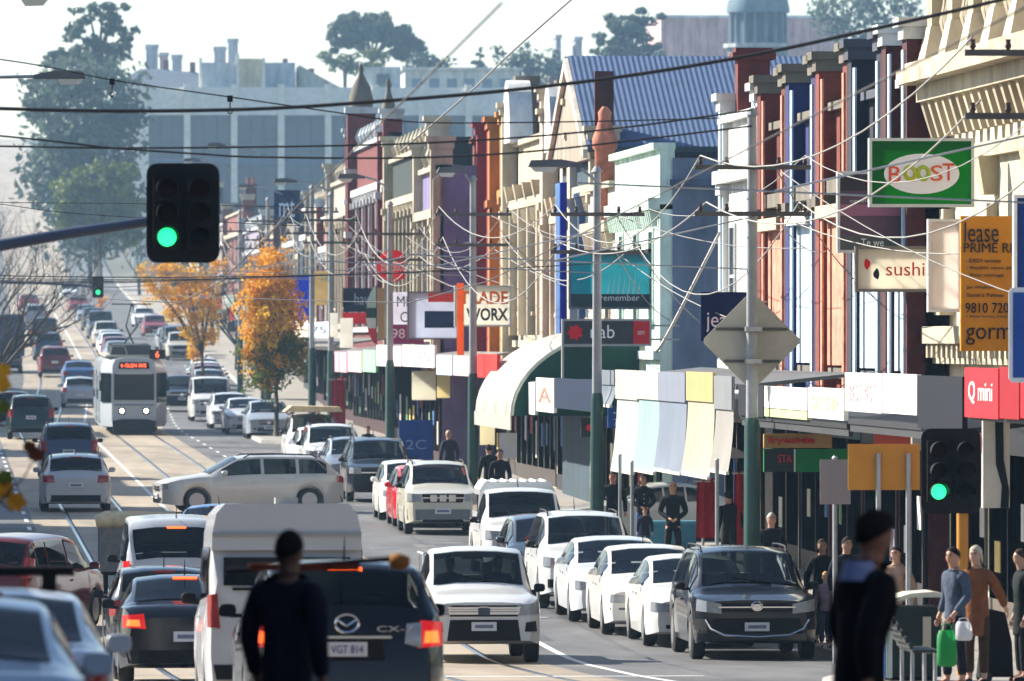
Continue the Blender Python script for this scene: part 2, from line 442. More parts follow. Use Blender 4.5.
def shop(name, label, xa, xb, top, wall, trim, depth=12., X=XF, style='pier', pier=None, par=1.4, pierup=.9, brackets=True, windows=2, wcol=None, ground=None, front=True, side=None, pieronly=None, chim=None, y0=None, y1=None, winz=(4.9, 7.0), roofc=(90, 92, 96), arch=False, pw=.5, pd=.34, pil=False):
    """one two-storey shop; xa > xb are the picture columns of its near and far edge, top the height of its wall over the street"""
    d0 = y0 if y0 is not None else on_plane(xa, X); d1 = y1 if y1 is not None else on_plane(xb, X)
    if style != 'plain': X += pd
    dm = (d0 + d1) / 2; X = X + DX(dm); zg = ZG(dm) + .13
    t = thing(name, label, 'building', (X, dm, zg), 0)
    W = wall; T = trim
    # children are in the thing's own frame
    a, b = d0 - dm + .02, d1 - dm - .02
    MB().box(0, depth, a, b, -.4, top - par).build('wall', W, t)
    MB().prism([(.3, top - par + .05), (depth + .1, top - par - .9), (depth + .1, top - par + .02), (.3, top - par + 1.0 * (par > .8))], a + .25, b - .25, 'y').build('roof', cmat(roofc, 'paint'), t)
    MB().box(0, .35, a + .01, b - .01, top - par + .002, top).build('parapet', W, t)
    MB().box(-.28, .36, a, b, top - par - .12, top - par + .16).build('cornice', T, t)
    MB().box(-.16, .37, a, b, top + .001, top + .16).build('coping', T, t)
    MB().box(-.16, -.002, a, b, 3.95, 4.15).build('string_course', T, t)
    P = pier or W
    if style in ('pier', 'ornate'):
        for yy in (a, b - pw):
            p = MB().box(-pd, .4, yy, yy + pw, 3.6, top + pierup).build('pier', P, t)
            MB().box(-pd - .16, .5, yy - .1, yy + pw + .1, top + pierup + .001, top + pierup + .16).box(-pd - .07, .45, yy - .04, yy + pw + .04, top + pierup - .22, top + pierup).build('pier_cap', T, p)
            MB().box(-pd - .08, .02, yy - .05, yy + pw + .05, top - par - .35, top - par - .13).build('pier_band', T, p)
    if brackets:
        n = int((b - a) / .55)
        mbk = MB()
        br = []
        for k in range(n):
            yy = a + .4 + k * (b - a - .8) / max(1, n - 1)
            br.append(yy)
        for yy in br:
            MB().frustum(-.11, yy, top - par - .52, top - par - .13, .05, .07, .13, .09).build('bracket', T, t)
    if windows:
        ww = min(1.1, (b - a - 1.2) / windows * .6)
        for k in range(windows):
            c = a + (b - a) * (k + .5) / windows
            window(t, 0, c - ww / 2, c + ww / 2, winz[0], winz[1], wcol or T, arch=arch)
    if front:
        shopfront(t, 0, a, b, 0, 3.3, cmat((70, 66, 60), 'paint') if not ground else cmat(ground, 'paint'))
    if pil:
        n = int((b - a) / 2.4)
        for k in range(n):
            y = a + .7 + (b - a - 1.4) * k / max(1, n - 1)
            c = MB().box(-.2, -.002, y - .14, y + .14, 4.2, top - par - .14).build('pilaster', T if k % 2 else P, t)
            MB().box(-.3, -.002, y - .22, y + .22, top - par - .6, top - par - .36).build('capital', T, c)
            MB().lathe([(.14, top + .17), (.07, top + .3), (.2, top + .6), (.05, top + .95)], (.1, y, 0), 8).build('urn', T, t, 40)
    if chim:
        for cx, cy, ch, cm in chim: chimney(t, cx, cy, top - par - 1.2, ch, .9, cm)
    return t
BR_RED = cmat((106, 38, 32), 'brick'); BR_DK = cmat((70, 20, 22), 'brick'); BR_OR = cmat((124, 54, 40), 'brick'); BR_SUNLIT = cmat((206, 138, 112), 'brick')  # front brick is paler than the piers: sunlight put into the colour
STUCCO = cmat((184, 172, 148)); CREAM = cmat((198, 187, 165)); WHITE = cmat((216, 216, 212)); GREYW = cmat((190, 194, 196))
STONE_DK = cmat((112, 104, 92)); NAVY = cmat((14, 20, 42)); BLUEP = cmat((18, 36, 96)); MINT = cmat((206, 226, 214)); SLATE = cmat((104, 118, 142))
PURP = cmat((116, 106, 148)); REDP = cmat((150, 26, 38)); OCHRE = cmat((184, 122, 46)); DKGREEN = cmat((18, 38, 32)); PALEB = cmat((196, 214, 232))

def hgt(py, px, X=XF):
    """height over the street of a point seen at (px, py) on the plane X"""
    d = on_plane(px, X); return zat(py, scale_at(X, d)) - ZG(d) - .13

# --- the ornate stucco building at the right edge
def ornate_big():
    d0, d1 = 127.5, on_plane(907, XF); dm = (d0 + d1) / 2; zg = ZG(dm) + .13
    t = thing('ornate_building', 'grand cream stucco shop building with deep bracketed cornice and urn-topped parapet', 'building', (XF + .75, dm, zg))
    a, b = d0 - dm, d1 - dm - .03
    zc = hgt(84, 925)
    MB().box(0, 12, a, b, -.4, zc).build('wall', CREAM, t)
    MB().box(.35, 11.9, a + .2, b - .2, zc, zc + .5).build('roof', cmat((90, 92, 96), 'paint'), t)
    c = MB().box(-.95, .6, a - .05, b + .0, zc + .08, zc + .32).box(-.8, .6, a, b - .03, zc + .32, zc + .46).box(-.6, .6, a, b - .06, zc - .22, zc + .08)
    c.build('cornice', STUCCO, t)
    n = 22
    for k in range(n):
        y = a + .3 + (b - a - .6) * k / (n - 1)
        MB().frustum(-.28, y, zc - .86, zc - .22, .07, .12, .26, .16).build('bracket', STUCCO, t)
    MB().box(-.16, -.002, a, b, zc - 1.3, zc - 1.05).build('frieze', STUCCO, t)
    # parapet piers with scrolled sides
    m = 6
    for k in range(m):
        y = b - .55 - k * 3.0
        if y < a + .3: break
        hh = 3.4
        p = MB().box(-.42, .5, y - .36, y + .36, zc + .47, zc + hh).build('parapet_pier', STUCCO, t)
        MB().frustum(.04, y, zc + .47, zc + 1.1, .62, .55, .48, .38).build('pier_base', CREAM, p); MB().box(-.58, .6, y - .46, y + .46, zc + 2.35, zc + 2.55).build('pier_band', CREAM, p)
        MB().box(-.55, .6, y - .5, y + .5, zc + hh + .001, zc + hh + .22).build('pier_cap', STUCCO, p)
        u = MB().lathe([(.22, zc + hh + .22), (.1, zc + hh + .4), (.34, zc + hh + .8), (.38, zc + hh + 1.0), (.16, zc + hh + 1.15), (.04, zc + hh + 1.4)], (.04, y, 0), 10)
        u.build('urn', STUCCO, p, 40)
        if k < m - 1:
            q = MB().box(-.1, .3, y - 2.64, y - .36, zc + .47, zc + 2.3).build('parapet_panel', CREAM, t)
            MB().box(-.25, .38, y - 2.64, y - .36, zc + 2.3, zc + 2.52).build('panel_rail', STUCCO, q)
            for j in range(4):
                MB().lathe([(.07, zc + .9), (.14, zc + 1.15), (.07, zc + 1.5), (.09, zc + 1.9)], (-.2, y - .75 - j * .5, 0), 8).build('baluster', STUCCO, q, 40)
    # pilasters and arched windows in the upper storey
    k = 0
    y = b - .45
    while y > a + .3:
        p = MB().box(-.2, .02, y - .3, y + .3, 5.6, zc - 2.1).build('pilaster', CREAM, t)
        MB().frustum(-.12, y, zc - 1.95, zc - 1.3, .12, .3, .24, .42).build('capital', STUCCO, p)
        MB().box(-.28, .02, y - .42, y + .42, 5.25, 5.6).build('pilaster_base', STUCCO, p)
        if y - 6.2 > a:
            for off in (1.5, 3.1, 4.7):
                w = window(t, 0, y - off - .42, y - off + .42, 5.9, zc - 3.0, STUCCO, arch=True)
                MB().box(-.2, .01, y - off - .62, y - off - .5, 5.7, zc - 2.9).box(-.26, .01, y - off - .7, y - off - .42, zc - 2.9, zc - 2.6).build('colonnette', STUCCO, w)
        y -= 6.2; k += 1
    MB().box(-.5, .02, a, b, 4.75, 5.05).box(-.3, .02, a, b, 4.4, 4.75).build('string_course', STUCCO, t)
    for k in range(30):
        y = a + .3 + (b - a - .6) * k / 29
        MB().box(-.44, -.3, y - .12, y + .12, 4.5, 4.74).build('dentil', STUCCO, t)
    for k in range(4):
        shopfront(t, 0, a + k * (b - a) / 4, a + (k + 1) * (b - a) / 4, 0, 3.4, cmat((120, 116, 108), 'paint'))
    return t
ornate_big()
# nearer neighbour, mostly outside the frame
shop('corner_shop', 'cream two storey corner shop mostly outside the right edge', None, None, 8.6, CREAM, STUCCO, y0=113.5, y1=127.3, windows=4)

# --- the terrace of narrow brick and painted shops
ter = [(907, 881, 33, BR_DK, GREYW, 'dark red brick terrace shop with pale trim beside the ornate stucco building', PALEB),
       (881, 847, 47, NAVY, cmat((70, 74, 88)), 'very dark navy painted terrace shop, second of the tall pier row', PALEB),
       (847, 815, 59, BR_OR, STONE_DK, 'orange brick terrace shop between the navy and the blue one', BR_SUNLIT),
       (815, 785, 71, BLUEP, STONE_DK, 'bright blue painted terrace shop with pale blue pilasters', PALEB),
       (785, 757, 82, BR_RED, STONE_DK, 'red brick terrace shop between the blue one and the white end pier', BR_SUNLIT)]
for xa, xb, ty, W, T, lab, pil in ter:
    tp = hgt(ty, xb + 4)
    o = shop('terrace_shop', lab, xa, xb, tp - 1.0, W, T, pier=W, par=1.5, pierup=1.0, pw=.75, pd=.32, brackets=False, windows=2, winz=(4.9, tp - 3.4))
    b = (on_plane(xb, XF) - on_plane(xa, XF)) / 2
    for yy in (-b + .9, b - 1.05):       # front pilaster strips; on the brick shops the paler tone is sunlight painted in
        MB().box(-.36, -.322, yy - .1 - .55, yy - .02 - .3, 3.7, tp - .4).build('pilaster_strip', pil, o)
    MB().box(-.18, -.004, -b + .9, b - .95, 4.2, tp - 3.1).build('brick_bay', pil if pil is not PALEB else PALEB, o)
    MB().box(-.42, -.01, -b + .85, b - .9, tp - 3.1, tp - 2.85).build('bay_hood', STUCCO if W in (BR_OR, BR_RED) else WHITE, o)
# white end shop with the red chimney
w = shop('white_end_shop', 'white stucco end shop with tall red brick chimney beside the lane', 757, 719, hgt(92, 735) - .6, WHITE, WHITE, pier=WHITE, par=1.2, pierup=.5, brackets=False, windows=2, pw=.9, pd=.12)
b = (on_plane(719, XF) - on_plane(757, XF)) / 2
for yy in (-b + .3, b - .75): MB().box(-.17, -.121, yy, yy + .4, 3.8, 9.6).build('pilaster_strip', PALEB, w)
chimney(w, .5, b - 1.2, 8, hgt(44, 735), .7, BR_RED, 0)

# --- lane, then the pale mint shop with its slate-blue side wall
mint = shop('mint_shop', 'pale mint shop with dentil cornice and big blank slate blue side wall', 660, 615, hgt(152, 655), MINT, MINT, par=1.3, style='plain', brackets=True, windows=3, depth=16)
bm_ = (on_plane(615, XF) - on_plane(660, XF)) / 2
MB().box(.3, 15.9, -bm_ - .06, -bm_ + .015, -.3, hgt(160, 700, 18)).build('side_wall', SLATE, mint)
MB().box(.1, 15.9, -bm_ - .16, -bm_ - .06, 3.2, 3.6).box(.2, 15.9, -bm_ - .3, -bm_ - .06, hgt(150, 700, 18) - .9, hgt(150, 700, 18) - .75).build('side_band', cmat((70, 84, 112)), mint)
for k, yy in enumerate((-4, -2.2, -.4, 1.4, 3.2)):
    MB().box(-.05, -.003, yy, yy + 1.1, 5.2, 6.6).build('black_letter_panel', M_BLACK, mint)
# --- building with the blue corrugated roof behind
def blue_roof():
    d0, d1 = 223.0, 236.0; dm = 229.5; zg = ZG(dm) + .13
    t = thing('blue_roof_hall', 'hall with long blue corrugated iron roof rising behind the mint shop', 'building', (XF, dm, zg))
    x0, x1 = -.1, 9.5
    he = hgt(138, 640, 17); hr = zat(64, 36.6) - ZG(232)
    MB().box(x0 + .3, x1 - .3, -6.2, 6.2, -.3, he - .25).build('wall', cmat((36, 62, 74)), t)
    rows = []
    n = 130
    for k in range(n + 1):
        x = x0 + (x1 - x0) * k / n
        u = .022 if k % 2 else 0.
        rows.append([(x, -6.9, he + u), (x, 0, hr + u), (x, 6.9, he + u)])
    MB().grid(rows).build('corrugated_roof', cmat((66, 88, 122), 'paint', rough=.7), t)
    MB().prism([(-6.9, he - .06), (0, hr - .06), (6.9, he - .06), (6.9, he - .3), (0, hr - .35), (-6.9, he - .3)], x0 - .12, x0 - .003, 'x').build('barge_board', cmat((206, 196, 180)), t)
    MB().prism([(-6.6, he - .31), (0, hr - .36), (6.6, he - .31)], x0 + .02, x0 + .25, 'x').build('gable', cmat((150, 140, 124)), t)
    MB().box(x0, x1, -7.1, -6.85, he - .14, he + .01).build('gutter', cmat((40, 60, 70), 'paint'), t)
blue_roof()
# --- cream ornate cluster
o = shop('low_shop', 'low pale shop with round terracotta chimney pot beside the blue roof', 615, 590, hgt(190, 600), cmat((186, 178, 170)), STUCCO, windows=2, style='plain', par=1.0)
ct = MB().lathe([(.26, 6), (.26, hgt(150, 610) ), (.32, hgt(148, 610)), (.32, hgt(138, 610)), (.22, hgt(128, 610)), (.16, hgt(118, 610)), (.18, hgt(112, 610)), (.06, hgt(106, 610))], (-.05, -1.5, 0), 12).build('terracotta_chimney', cmat((196, 122, 96), 'brick'), o, 50)
o = shop('gabled_shop', 'narrow cream shop with dark red party wall and tall blue banner', 590, 568, hgt(140, 575), CREAM, STUCCO, windows=1, par=1.4, pierup=.1)
MB().box(-.15, .35, -3.1, -2.85, 3, hgt(76, 575)).build('party_wall', BR_DK, o)
MB().box(-.75, -.62, 1.0, 3.0, 3.6, hgt(185, 560)).build('banner', cmat((150, 190, 236), 'sign'), o)
MB().box(-.78, -.6, .75, .98, 3.6, hgt(185, 560)).build('banner_edge', cmat((28, 60, 170), 'sign'), o)
for xa, xb, ty, lab, W in ((568, 541, 112, 'ornate cream shop with dark party wall stack, nearest of the stucco pair', CREAM), (541, 501, 105, 'ornate cream shop with round arched white gable, farther of the stucco pair', STUCCO)):
    tp = hgt(ty, xb + 5)
    o = shop('stucco_shop', lab, xa, xb, tp - 1.2, W, STUCCO, pier=CREAM, par=1.8, pierup=1.2, windows=3, arch=True, winz=(5.0, 7.4), pd=.45)
    b = (on_plane(xb, XF) - on_plane(xa, XF)) / 2
    MB().prism([(b - 3.2 + 1.6 * (1 - cos(q)), tp - 1.1 + 1.9 * sin(q)) for q in [pi * k / 10 for k in range(11)]], -.4, .3, 'x').build('arched_gable', WHITE, o)
    MB().box(.3, .8, -b - .02 + .06, -b + .42, 4, tp + .4).build('party_wall', STONE_DK, o)
    MB().box(.0, .55, b - 1.2, b - .3, 4, tp + .7).box(-.1, .65, b - 1.3, b - .2, tp + .7, tp + .95).build('chimney', STONE_DK, o)
    for k in range(5):
        y = -b + .8 + k * (2 * b - 1.6) / 4
        c = MB().box(-.26, -.01, y - .16, y + .16, 4.3, tp - 2.9).build('pilaster', CREAM, o)
        MB().frustum(-.16, y, tp - 2.9, tp - 2.4, .16, .18, .26, .26).build('capital', STUCCO, c)
shop('ochre_shop', 'ochre yellow narrow shop between the stucco pair and the red one', 501, 488, hgt(150, 490), OCHRE, OCHRE, windows=1, pier=OCHRE, brackets=False, pd=.5, pw=.6)
o = shop('red_shop', 'bright red painted narrow shop with brick chimneys behind it', 488, 476, hgt(155, 478), REDP, REDP, windows=1, pier=REDP, brackets=False, pd=.55, pw=.6)
chimney(o, 1.5, 2.5, 6, hgt(116, 482), 1.2, BR_RED); chimney(o, 2.2, -1.0, 6, hgt(122, 482), 1.0, BR_RED)
o = shop('purple_shop', 'lavender purple shop with rounded blank side wall and ornate front piers', None, None, hgt(172, 470), PURP, STUCCO, pier=STUCCO, windows=3, brackets=False, pd=.3, pil=True, y0=270.5, y1=281, X=XF - 1.45)
b = 5.25
MB().prism([(.1, 3), (2.6, 3), (2.6, hgt(185, 470)), (2.3, hgt(172, 470)), (1.3, hgt(166, 470)), (.4, hgt(172, 470)), (.1, hgt(180, 470))], -b - .1, -b + .3, 'y').build('side_wall', PURP, o)
MB().prism([(-.25, 3), (-.02, 3), (-.02, hgt(176, 470)), (-.25, hgt(182, 470))], -b - .25, -b + .1, 'y').build('corner_pier', STUCCO, o)
o = shop('dark_green_shop', 'dark green shop front with pale balustrade and red chimneys', 428, 383, hgt(160, 390), DKGREEN, STUCCO, pier=STUCCO, windows=4, par=1.6, pil=True)
MB().box(.3, 6, -8, 8, 5, hgt(140, 410)).build('attic', DKGREEN, o)
for k in range(3): chimney(o, 2 + k, -12 + k * 6, 6, hgt(136 - 4 * k, 430 - 12 * k), 1.1, BR_RED)
o = shop('spired_shop', 'red brick shop with tall pinnacled corner tower and stone bands', 383, 345, hgt(150, 350), cmat((108, 42, 40), 'brick'), GREYW, pier=cmat((108, 42, 40), 'brick'), windows=4, par=1.8, pil=True)
for (yy, ty, wd) in ((12.5, 66, .78), (-12, 84, .5)):
    tp = hgt(ty, 345 if yy > 0 else 375)
    tw = MB().box(-.4, wd, yy - wd / 2, yy + wd / 2, 5, tp - 2.0).build('tower', cmat((108, 42, 40), 'brick'), o)
    for q in (4.6, 2.0, 7.2): MB().box(-.5, wd + .1, yy - wd / 2 - .1, yy + wd / 2 + .1, tp - q, tp - q + .27).build('stone_band', GREYW, tw)
    MB().lathe([(wd * .62, tp - 1.75), (wd * .66, tp - 1.4), (wd * .5, tp - .9), (wd * .22, tp - .5), (.08, tp - .3), (.12, tp - .15), (.03, tp + .1)], (wd / 2 - .2, yy, 0), 10).build('cupola', STONE_DK, tw, 40)
o = shop('grey_gabled_shop', 'pale grey shop with stone scroll gable left of the dark green one', 345, 318, hgt(185, 320), cmat((170, 160, 148)), STUCCO, windows=3, pil=True)
# farther shops up the hill on the right
rnd = random.Random(5)
cols = [(122, 66, 56), (160, 150, 134), (74, 78, 90), (176, 170, 160), (108, 98, 90), (88, 44, 42), (140, 132, 146)]
descr = ['brick red', 'warm stone', 'slate grey', 'off white', 'dull brown', 'deep maroon', 'pale mauve']
d = on_plane(318, XF); k = 0
where = ['just past the grey gabled one', 'second up the slope', 'third up the slope', 'fourth up the slope', 'fifth up the slope', 'sixth up the slope', 'seventh up the slope', 'eighth up the slope', 'ninth up the slope', 'tenth up the slope', 'eleventh up the slope', 'twelfth up the slope', 'thirteenth up the slope', 'last of the row up the slope']
while d < 1050 and k < 14:
    L = rnd.uniform(14, 24) if d < 500 else rnd.uniform(30, 50)
    if k == 5: d += 18
    tp = rnd.uniform(7.0, 9.6)
    c = cols[k % 7]
    shop('hillside_shop', '%s shop far along the right side, %s' % (descr[k % 7], where[k]), None, None, tp, cmat(c), STUCCO if k % 2 else GREYW, y0=d, y1=d + L, windows=4 if d < 500 else 5, brackets=d < 450, depth=14, pil=d < 560,
         chim=[(3, -3, tp + 1.2, BR_RED)] if k % 3 == 0 else None, ground=(60, 58, 56))
    d += L; k += 1

# --- left side of the street, outside the picture: the shops whose shadows cross the road
def left_shop(lab, d0, d1, h, col):
    dm = (d0 + d1) / 2; zg = ZG(dm) + .13; X = KL - 3.3 + DX(dm)
    t = thing('shop_opposite', lab, 'building', (X, dm, zg)); a, b = d0 - dm + .02, d1 - dm - .02
    MB().box(-14, 0, a, b, -.4, h - .8).build('wall', cmat(col), t)
    MB().box(-.35, 0, a + .01, b - .01, h - .798, h).build('parapet', cmat(col), t)
    MB().box(-.3, .25, a, b, h + .001, h + .15).build('cornice', STUCCO, t)
    MB().box(0.002, 2.7, a + .1, b - .1, 3.3, 3.5).box(2.7, 2.78, a + .1, b - .1, 3.2, 3.8).build('awning', cmat((150, 146, 140), 'paint'), t)
    n = int((b - a) / 2.6)
    for k in range(n):
        c = a + (b - a) * (k + .5) / n
        w = MB().box(.0, .06, c - .65, c + .65, 4.7, 6.8).build('window', STUCCO, t)
        MB().box(.05, .075, c - .52, c + .52, 4.82, 6.68).build('pane', M_SHOPGLASS, w)
        MB().box(.0, .04, c - 1.1, c + 1.1, .3, 2.8).build('shop_pane', M_SHOPGLASS, t)
lspec = [(160, 171, 8.8, 'tall'), (171, 181, 7.0, 'squat'), (181, 192, 9.0, 'high'), (192, 204, 7.6, 'broad'), (204, 214, 8.6, 'narrow'), (221, 234, 8.4, 'deep'), (234, 246, 7.4, 'small'), (246, 258, 8.8, 'upright'), (258, 266, 8.0, 'slim'), (300, 312, 8.2, 'modest'), (341, 356, 8.8, 'stout'), (356, 372, 7.8, 'even'), (372, 392, 8.8, 'long'), (400, 425, 8.2, 'far'), (425, 455, 9.0, 'farther')]
for k, (a, b, h, adj) in enumerate(lspec):
    left_shop('%s shop on the opposite left side, out of the picture, casting its shadow' % adj, a, b, h, cols[(k * 3) % 7])
# ------------------------------------------------------------------ cars: lofted bodies
def lerp(a, b, t): return a + (b - a) * t
def poly(pts, x):
    if x <= pts[0][0]: return pts[0][1]
    for (a, b), (c, d) in zip(pts, pts[1:]):
        if x <= c: return b + (d - b) * (x - a) / max(1e-9, c - a)
    return pts[-1][1]
class Car:
    """y runs from the tail (-L/2) to the nose (+L/2); origin on the road under the middle"""
    def __init__(s, L, W, H, top, belt, glass, wr=.74, wb=None, wheel=.32, clr=.2, nose=.80, tail=.84, wf=None, wrr=None, noselow=.25, crown=.03, three=False):
        s.L, s.W, s.H, s.top, s.belt, s.glass, s.wr = L, W, H, top, belt, glass, wr
        s.wheel, s.clr, s.nose, s.tail, s.noselow = wheel, clr, nose, tail, noselow
        s.yf = wf if wf is not None else L / 2 - .88
        s.yr = wrr if wrr is not None else -L / 2 + .92
        # soften the top outline
        s.crown = crown
        ss = []
        n = 140
        for k in range(n + 1):
            y = -L / 2 + L * k / n
            ss.append((y, sum(poly(top, y + e) for e in (-.09, -.045, 0, .045, .09)) / 5))
        s.prof = ss
    def halfw(s, y):
        w = s.W / 2
        e = .55
        if y > s.L / 2 - e: w *= 1 - (1 - s.nose) * ((y - (s.L / 2 - e)) / e) ** 2.4
        if y < -s.L / 2 + e: w *= 1 - (1 - s.tail) * ((-s.L / 2 + e - y) / e) ** 2.4
        return w
    def yend(s, x, front):
        """distance along the car of the bumper face at half-width x"""
        e = .55; r = min(1, abs(x) / (s.W / 2)); lim = s.nose if front else s.tail
        y = s.L / 2 if r <= lim else s.L / 2 - e + e * ((1 - r) / (1 - lim)) ** (1 / 2.4)
        return y if front else -y
    def sec(s, y):
        w = s.halfw(y); zt = poly(s.prof, y); bl = poly(s.belt, y)
        zb = min(bl, zt - .05)
        g = max(0., min(1., (zt - zb - .05) / max(.1, s.H - bl)))
        zf = s.clr
        endf = max(0, abs(y) - (s.L / 2 - .45)) / .45
        zf += endf * endf * .06
        R = s.wheel * 1.16; zs = zf
        for yw in (s.yf, s.yr):
            if abs(y - yw) < R: zs = max(zs, s.wheel + sqrt(R * R - (y - yw) ** 2))
        zs = min(zs, zb - .12)
        x8 = lerp(.86 * w, s.wr * s.W / 2 * min(1, w / (s.W / 2) + .04), g ** .6)
        dz = min(.075, (zt - zb) * .5)
        wi = s.W / 2 - .24
        wi = min(wi, w * .93)
        lo, mid, hi = (w * .955, zb), (lerp(w * .955, x8, .5) + .015 * g, lerp(zb, zt - dz, .5)), (x8, zt - dz)
        mix = lambda p, q, t: (lerp(p[0], q[0], t), lerp(p[1], q[1], t))
        P = [(0, zf), (wi, zf), (wi, zs), (w * .975, zs), (w, lerp(zs, zb, .3)), (w * .995, lerp(zs, zb, .7)), lo,
             mix(lo, mid, .2), mid, mix(mid, hi, .86), hi, (x8 * .93, zt - dz * .6), (x8 * .45, zt - s.crown * .25 * g), (0, zt)]
        return P
    def stations(s, must=()):
        ys = set()
        n = 44
        for k in range(n + 1): ys.add(round(-s.L / 2 + s.L * k / n, 4))
        R = s.wheel * 1.16
        for yw in (s.yf, s.yr):
            for k in range(13): ys.add(round(yw + R * cos(pi * k / 12), 4))
            ys.add(round(yw - R - .01, 4)); ys.add(round(yw + R + .01, 4))
        for e in (.04, .1, .2): ys.add(round(s.L / 2 - e, 4)); ys.add(round(-s.L / 2 + e, 4))
        out = []
        must = sorted(set(round(q, 4) for q in must))
        for y in sorted(ys):
            if any(abs(y - q) < .02 for q in must): continue
            if not out or y - out[-1] > .012: out.append(y)
        return sorted(out + must)
    def body(s, screens=(), panes=()):
        rows = []; must = [q for r in list(screens) + list(panes) for q in r]
        st = s.stations(must)
        for y in st:
            P = s.sec(y)
            rows.append([(x, y, z) for x, z in P] + [(-x, y, z) for x, z in reversed(P[1:-1])])
        mb = MB().grid(rows, close=True)
        n = len(rows[0]); i = (len(rows) - 1) * n
        def hole(a, b):          # openings behind the glass
            m = (st[a] + st[a + 1]) / 2
            return (b in (11, 12, 13, 14) and any(p < m < q for p, q in screens)) or (b in (7, 8, 17, 18) and any(p < m < q for p, q in panes))
        mb.f = [f for k, f in enumerate(mb.f) if not hole(k // n, k % n)]
        mb.f.append(tuple(range(n))); mb.f.append(tuple(i + k for k in range(n)))
        return mb.mesh('body', 34)
    def topz(s, y, x):
        P = s.sec(y)[10:]
        ax = abs(x)
        pts = [(p[0], p[1]) for p in reversed(P)]
        return poly(pts, ax)
    def screen(s, ya, yb, frac=.93, off=.014, rows=9, cols=(-.93, -.7, -.45, -.2, 0, .2, .45, .7, .93)):
        """glass over the sloping top surface between ya and yb"""
        R = []
        for a in range(rows):
            y = lerp(ya, yb, a / (rows - 1)); x8 = s.sec(y)[10][0]
            row = []
            for c in cols:
                x = x8 * c
                z = s.topz(y, x); e = .02
                sl = (s.topz(y + e, x) - s.topz(y - e, x)) / (2 * e)
                n = Vector((0, -sl, 1)).normalized() * off
                row.append((x, y + n.y, z + n.z))
            R.append(row)
        return MB().grid(R).mesh('screen', 60)
    def sideglass(s, ya, yb, sgn, v0=.10, v1=.93, off=.012, n=8):
        R = []
        for a in range(n):
            y = lerp(ya, yb, a / (n - 1)); P = s.sec(y)
            row = []
            for q0 in (P[7], P[8], P[9]):
                row.append((sgn * (q0[0] + off), y, q0[1] + .003))
            R.append(row)
        return MB().grid(R).mesh('side_window', 60)
    def patch(s, c, front=True, off=.014, nx=8, nz=3, mirror=0, skirt=.05):
        """panel laid on the nose or tail; c = 4 (x,z) corners: bottom-left, bottom-right, top-right, top-left"""
        sg = 1 if front else -1
        R = []
        for b in range(nz + 1):
            v = b / nz; row = []
            for a in range(nx + 1):
                u = a / nx
                x = lerp(lerp(c[0][0], c[1][0], u), lerp(c[3][0], c[2][0], u), v); z = lerp(lerp(c[0][1], c[1][1], u), lerp(c[3][1], c[2][1], u), v)
                # lean the upper edge back where the outline rounds over
                y = s.yend(x, front)
                zt = poly(s.prof, y - sg * .02)
                back = 0
                if z > zt - .06:
                    yy = y
                    for _ in range(60):
                        if poly(s.prof, yy) >= z - .004: break
                        yy -= sg * .01
                    y = yy
                row.append((x, y + sg * off, z))
            R.append(row)
        mb = MB().grid(R)
        ring = [R[0][k] for k in range(nx + 1)] + [R[b][nx] for b in range(1, nz + 1)] + [R[nz][k] for k in range(nx - 1, -1, -1)] + [R[b][0] for b in range(nz - 1, 0, -1)]
        i = len(mb.v); n = len(ring)
        mb.v += ring + [(p[0], p[1] - sg * skirt, p[2]) for p in ring]
        for k in range(n): mb.f.append((i + k, i + (k + 1) % n, i + n + (k + 1) % n, i + n + k))
        return mb.mesh('panel', 40)

def upright(s, w, h):
    src = text_mesh(s, w, h); me = src.copy()
    for v in me.vertices: v.co = (v.co.x, -v.co.z, v.co.y)
    return me
def wheel_mesh(r, w):
    t = MB().lathe([(r * .62, -w / 2), (r * .9, -w / 2), (r * .985, -w * .38), (r, -w * .2), (r, w * .2), (r * .985, w * .38), (r * .9, w / 2), (r * .62, w / 2)], (0, 0, 0), 22, 'x').mesh('wheel', 40)
    return t
def rim_mesh(r, w):
    m = MB()
    m.lathe([(r * .64, w * .5 + .004), (r * .57, w * .5 + .006), (r * .54, w * .28), (r * .1, w * .22)], (0, 0, 0), 20, 'x')
    for k in range(6):
        a = 2 * pi * k / 6; c, s_ = cos(a), sin(a); h = .035
        i = len(m.v)
        for xx in (w * .24, w * .5):
            for q, hh in ((.04, h * 1.5), (r * .58, h)):
                m.v += [(xx, c * q - s_ * hh, s_ * q + c * hh), (xx, c * q + s_ * hh, s_ * q - c * hh)]
        m.f += [(i + 4, i + 5, i + 7, i + 6), (i, i + 4, i + 6, i + 2), (i + 1, i + 3, i + 7, i + 5), (i + 2, i + 6, i + 7, i + 3)]
    return m.mesh('rim', 30)
def mirror_mesh(sg, big=1.):
    m = MB(); b = big
    rows = []
    for t, w, h in ((-.06, .08, .06), (-.05, .088, .066), (.02, .085, .062), (.07, .06, .045), (.09, .03, .02)):
        rows.append([(sg * .09 + w * b * math.copysign(abs(cos(a)) ** .6, cos(a)), t, h * b * math.copysign(abs(sin(a)) ** .6, sin(a))) for a in [2 * pi * k / 12 for k in range(12)]])
    m.grid(rows, close=True); m.f.append(tuple(range(12))); m.f.append(tuple(48 + k for k in range(12)))
    m.box(-.05 if sg > 0 else -.06, .06 if sg > 0 else .05, -.02, .03, -.07, -.03)
    return m.mesh('door_mirror', 40)

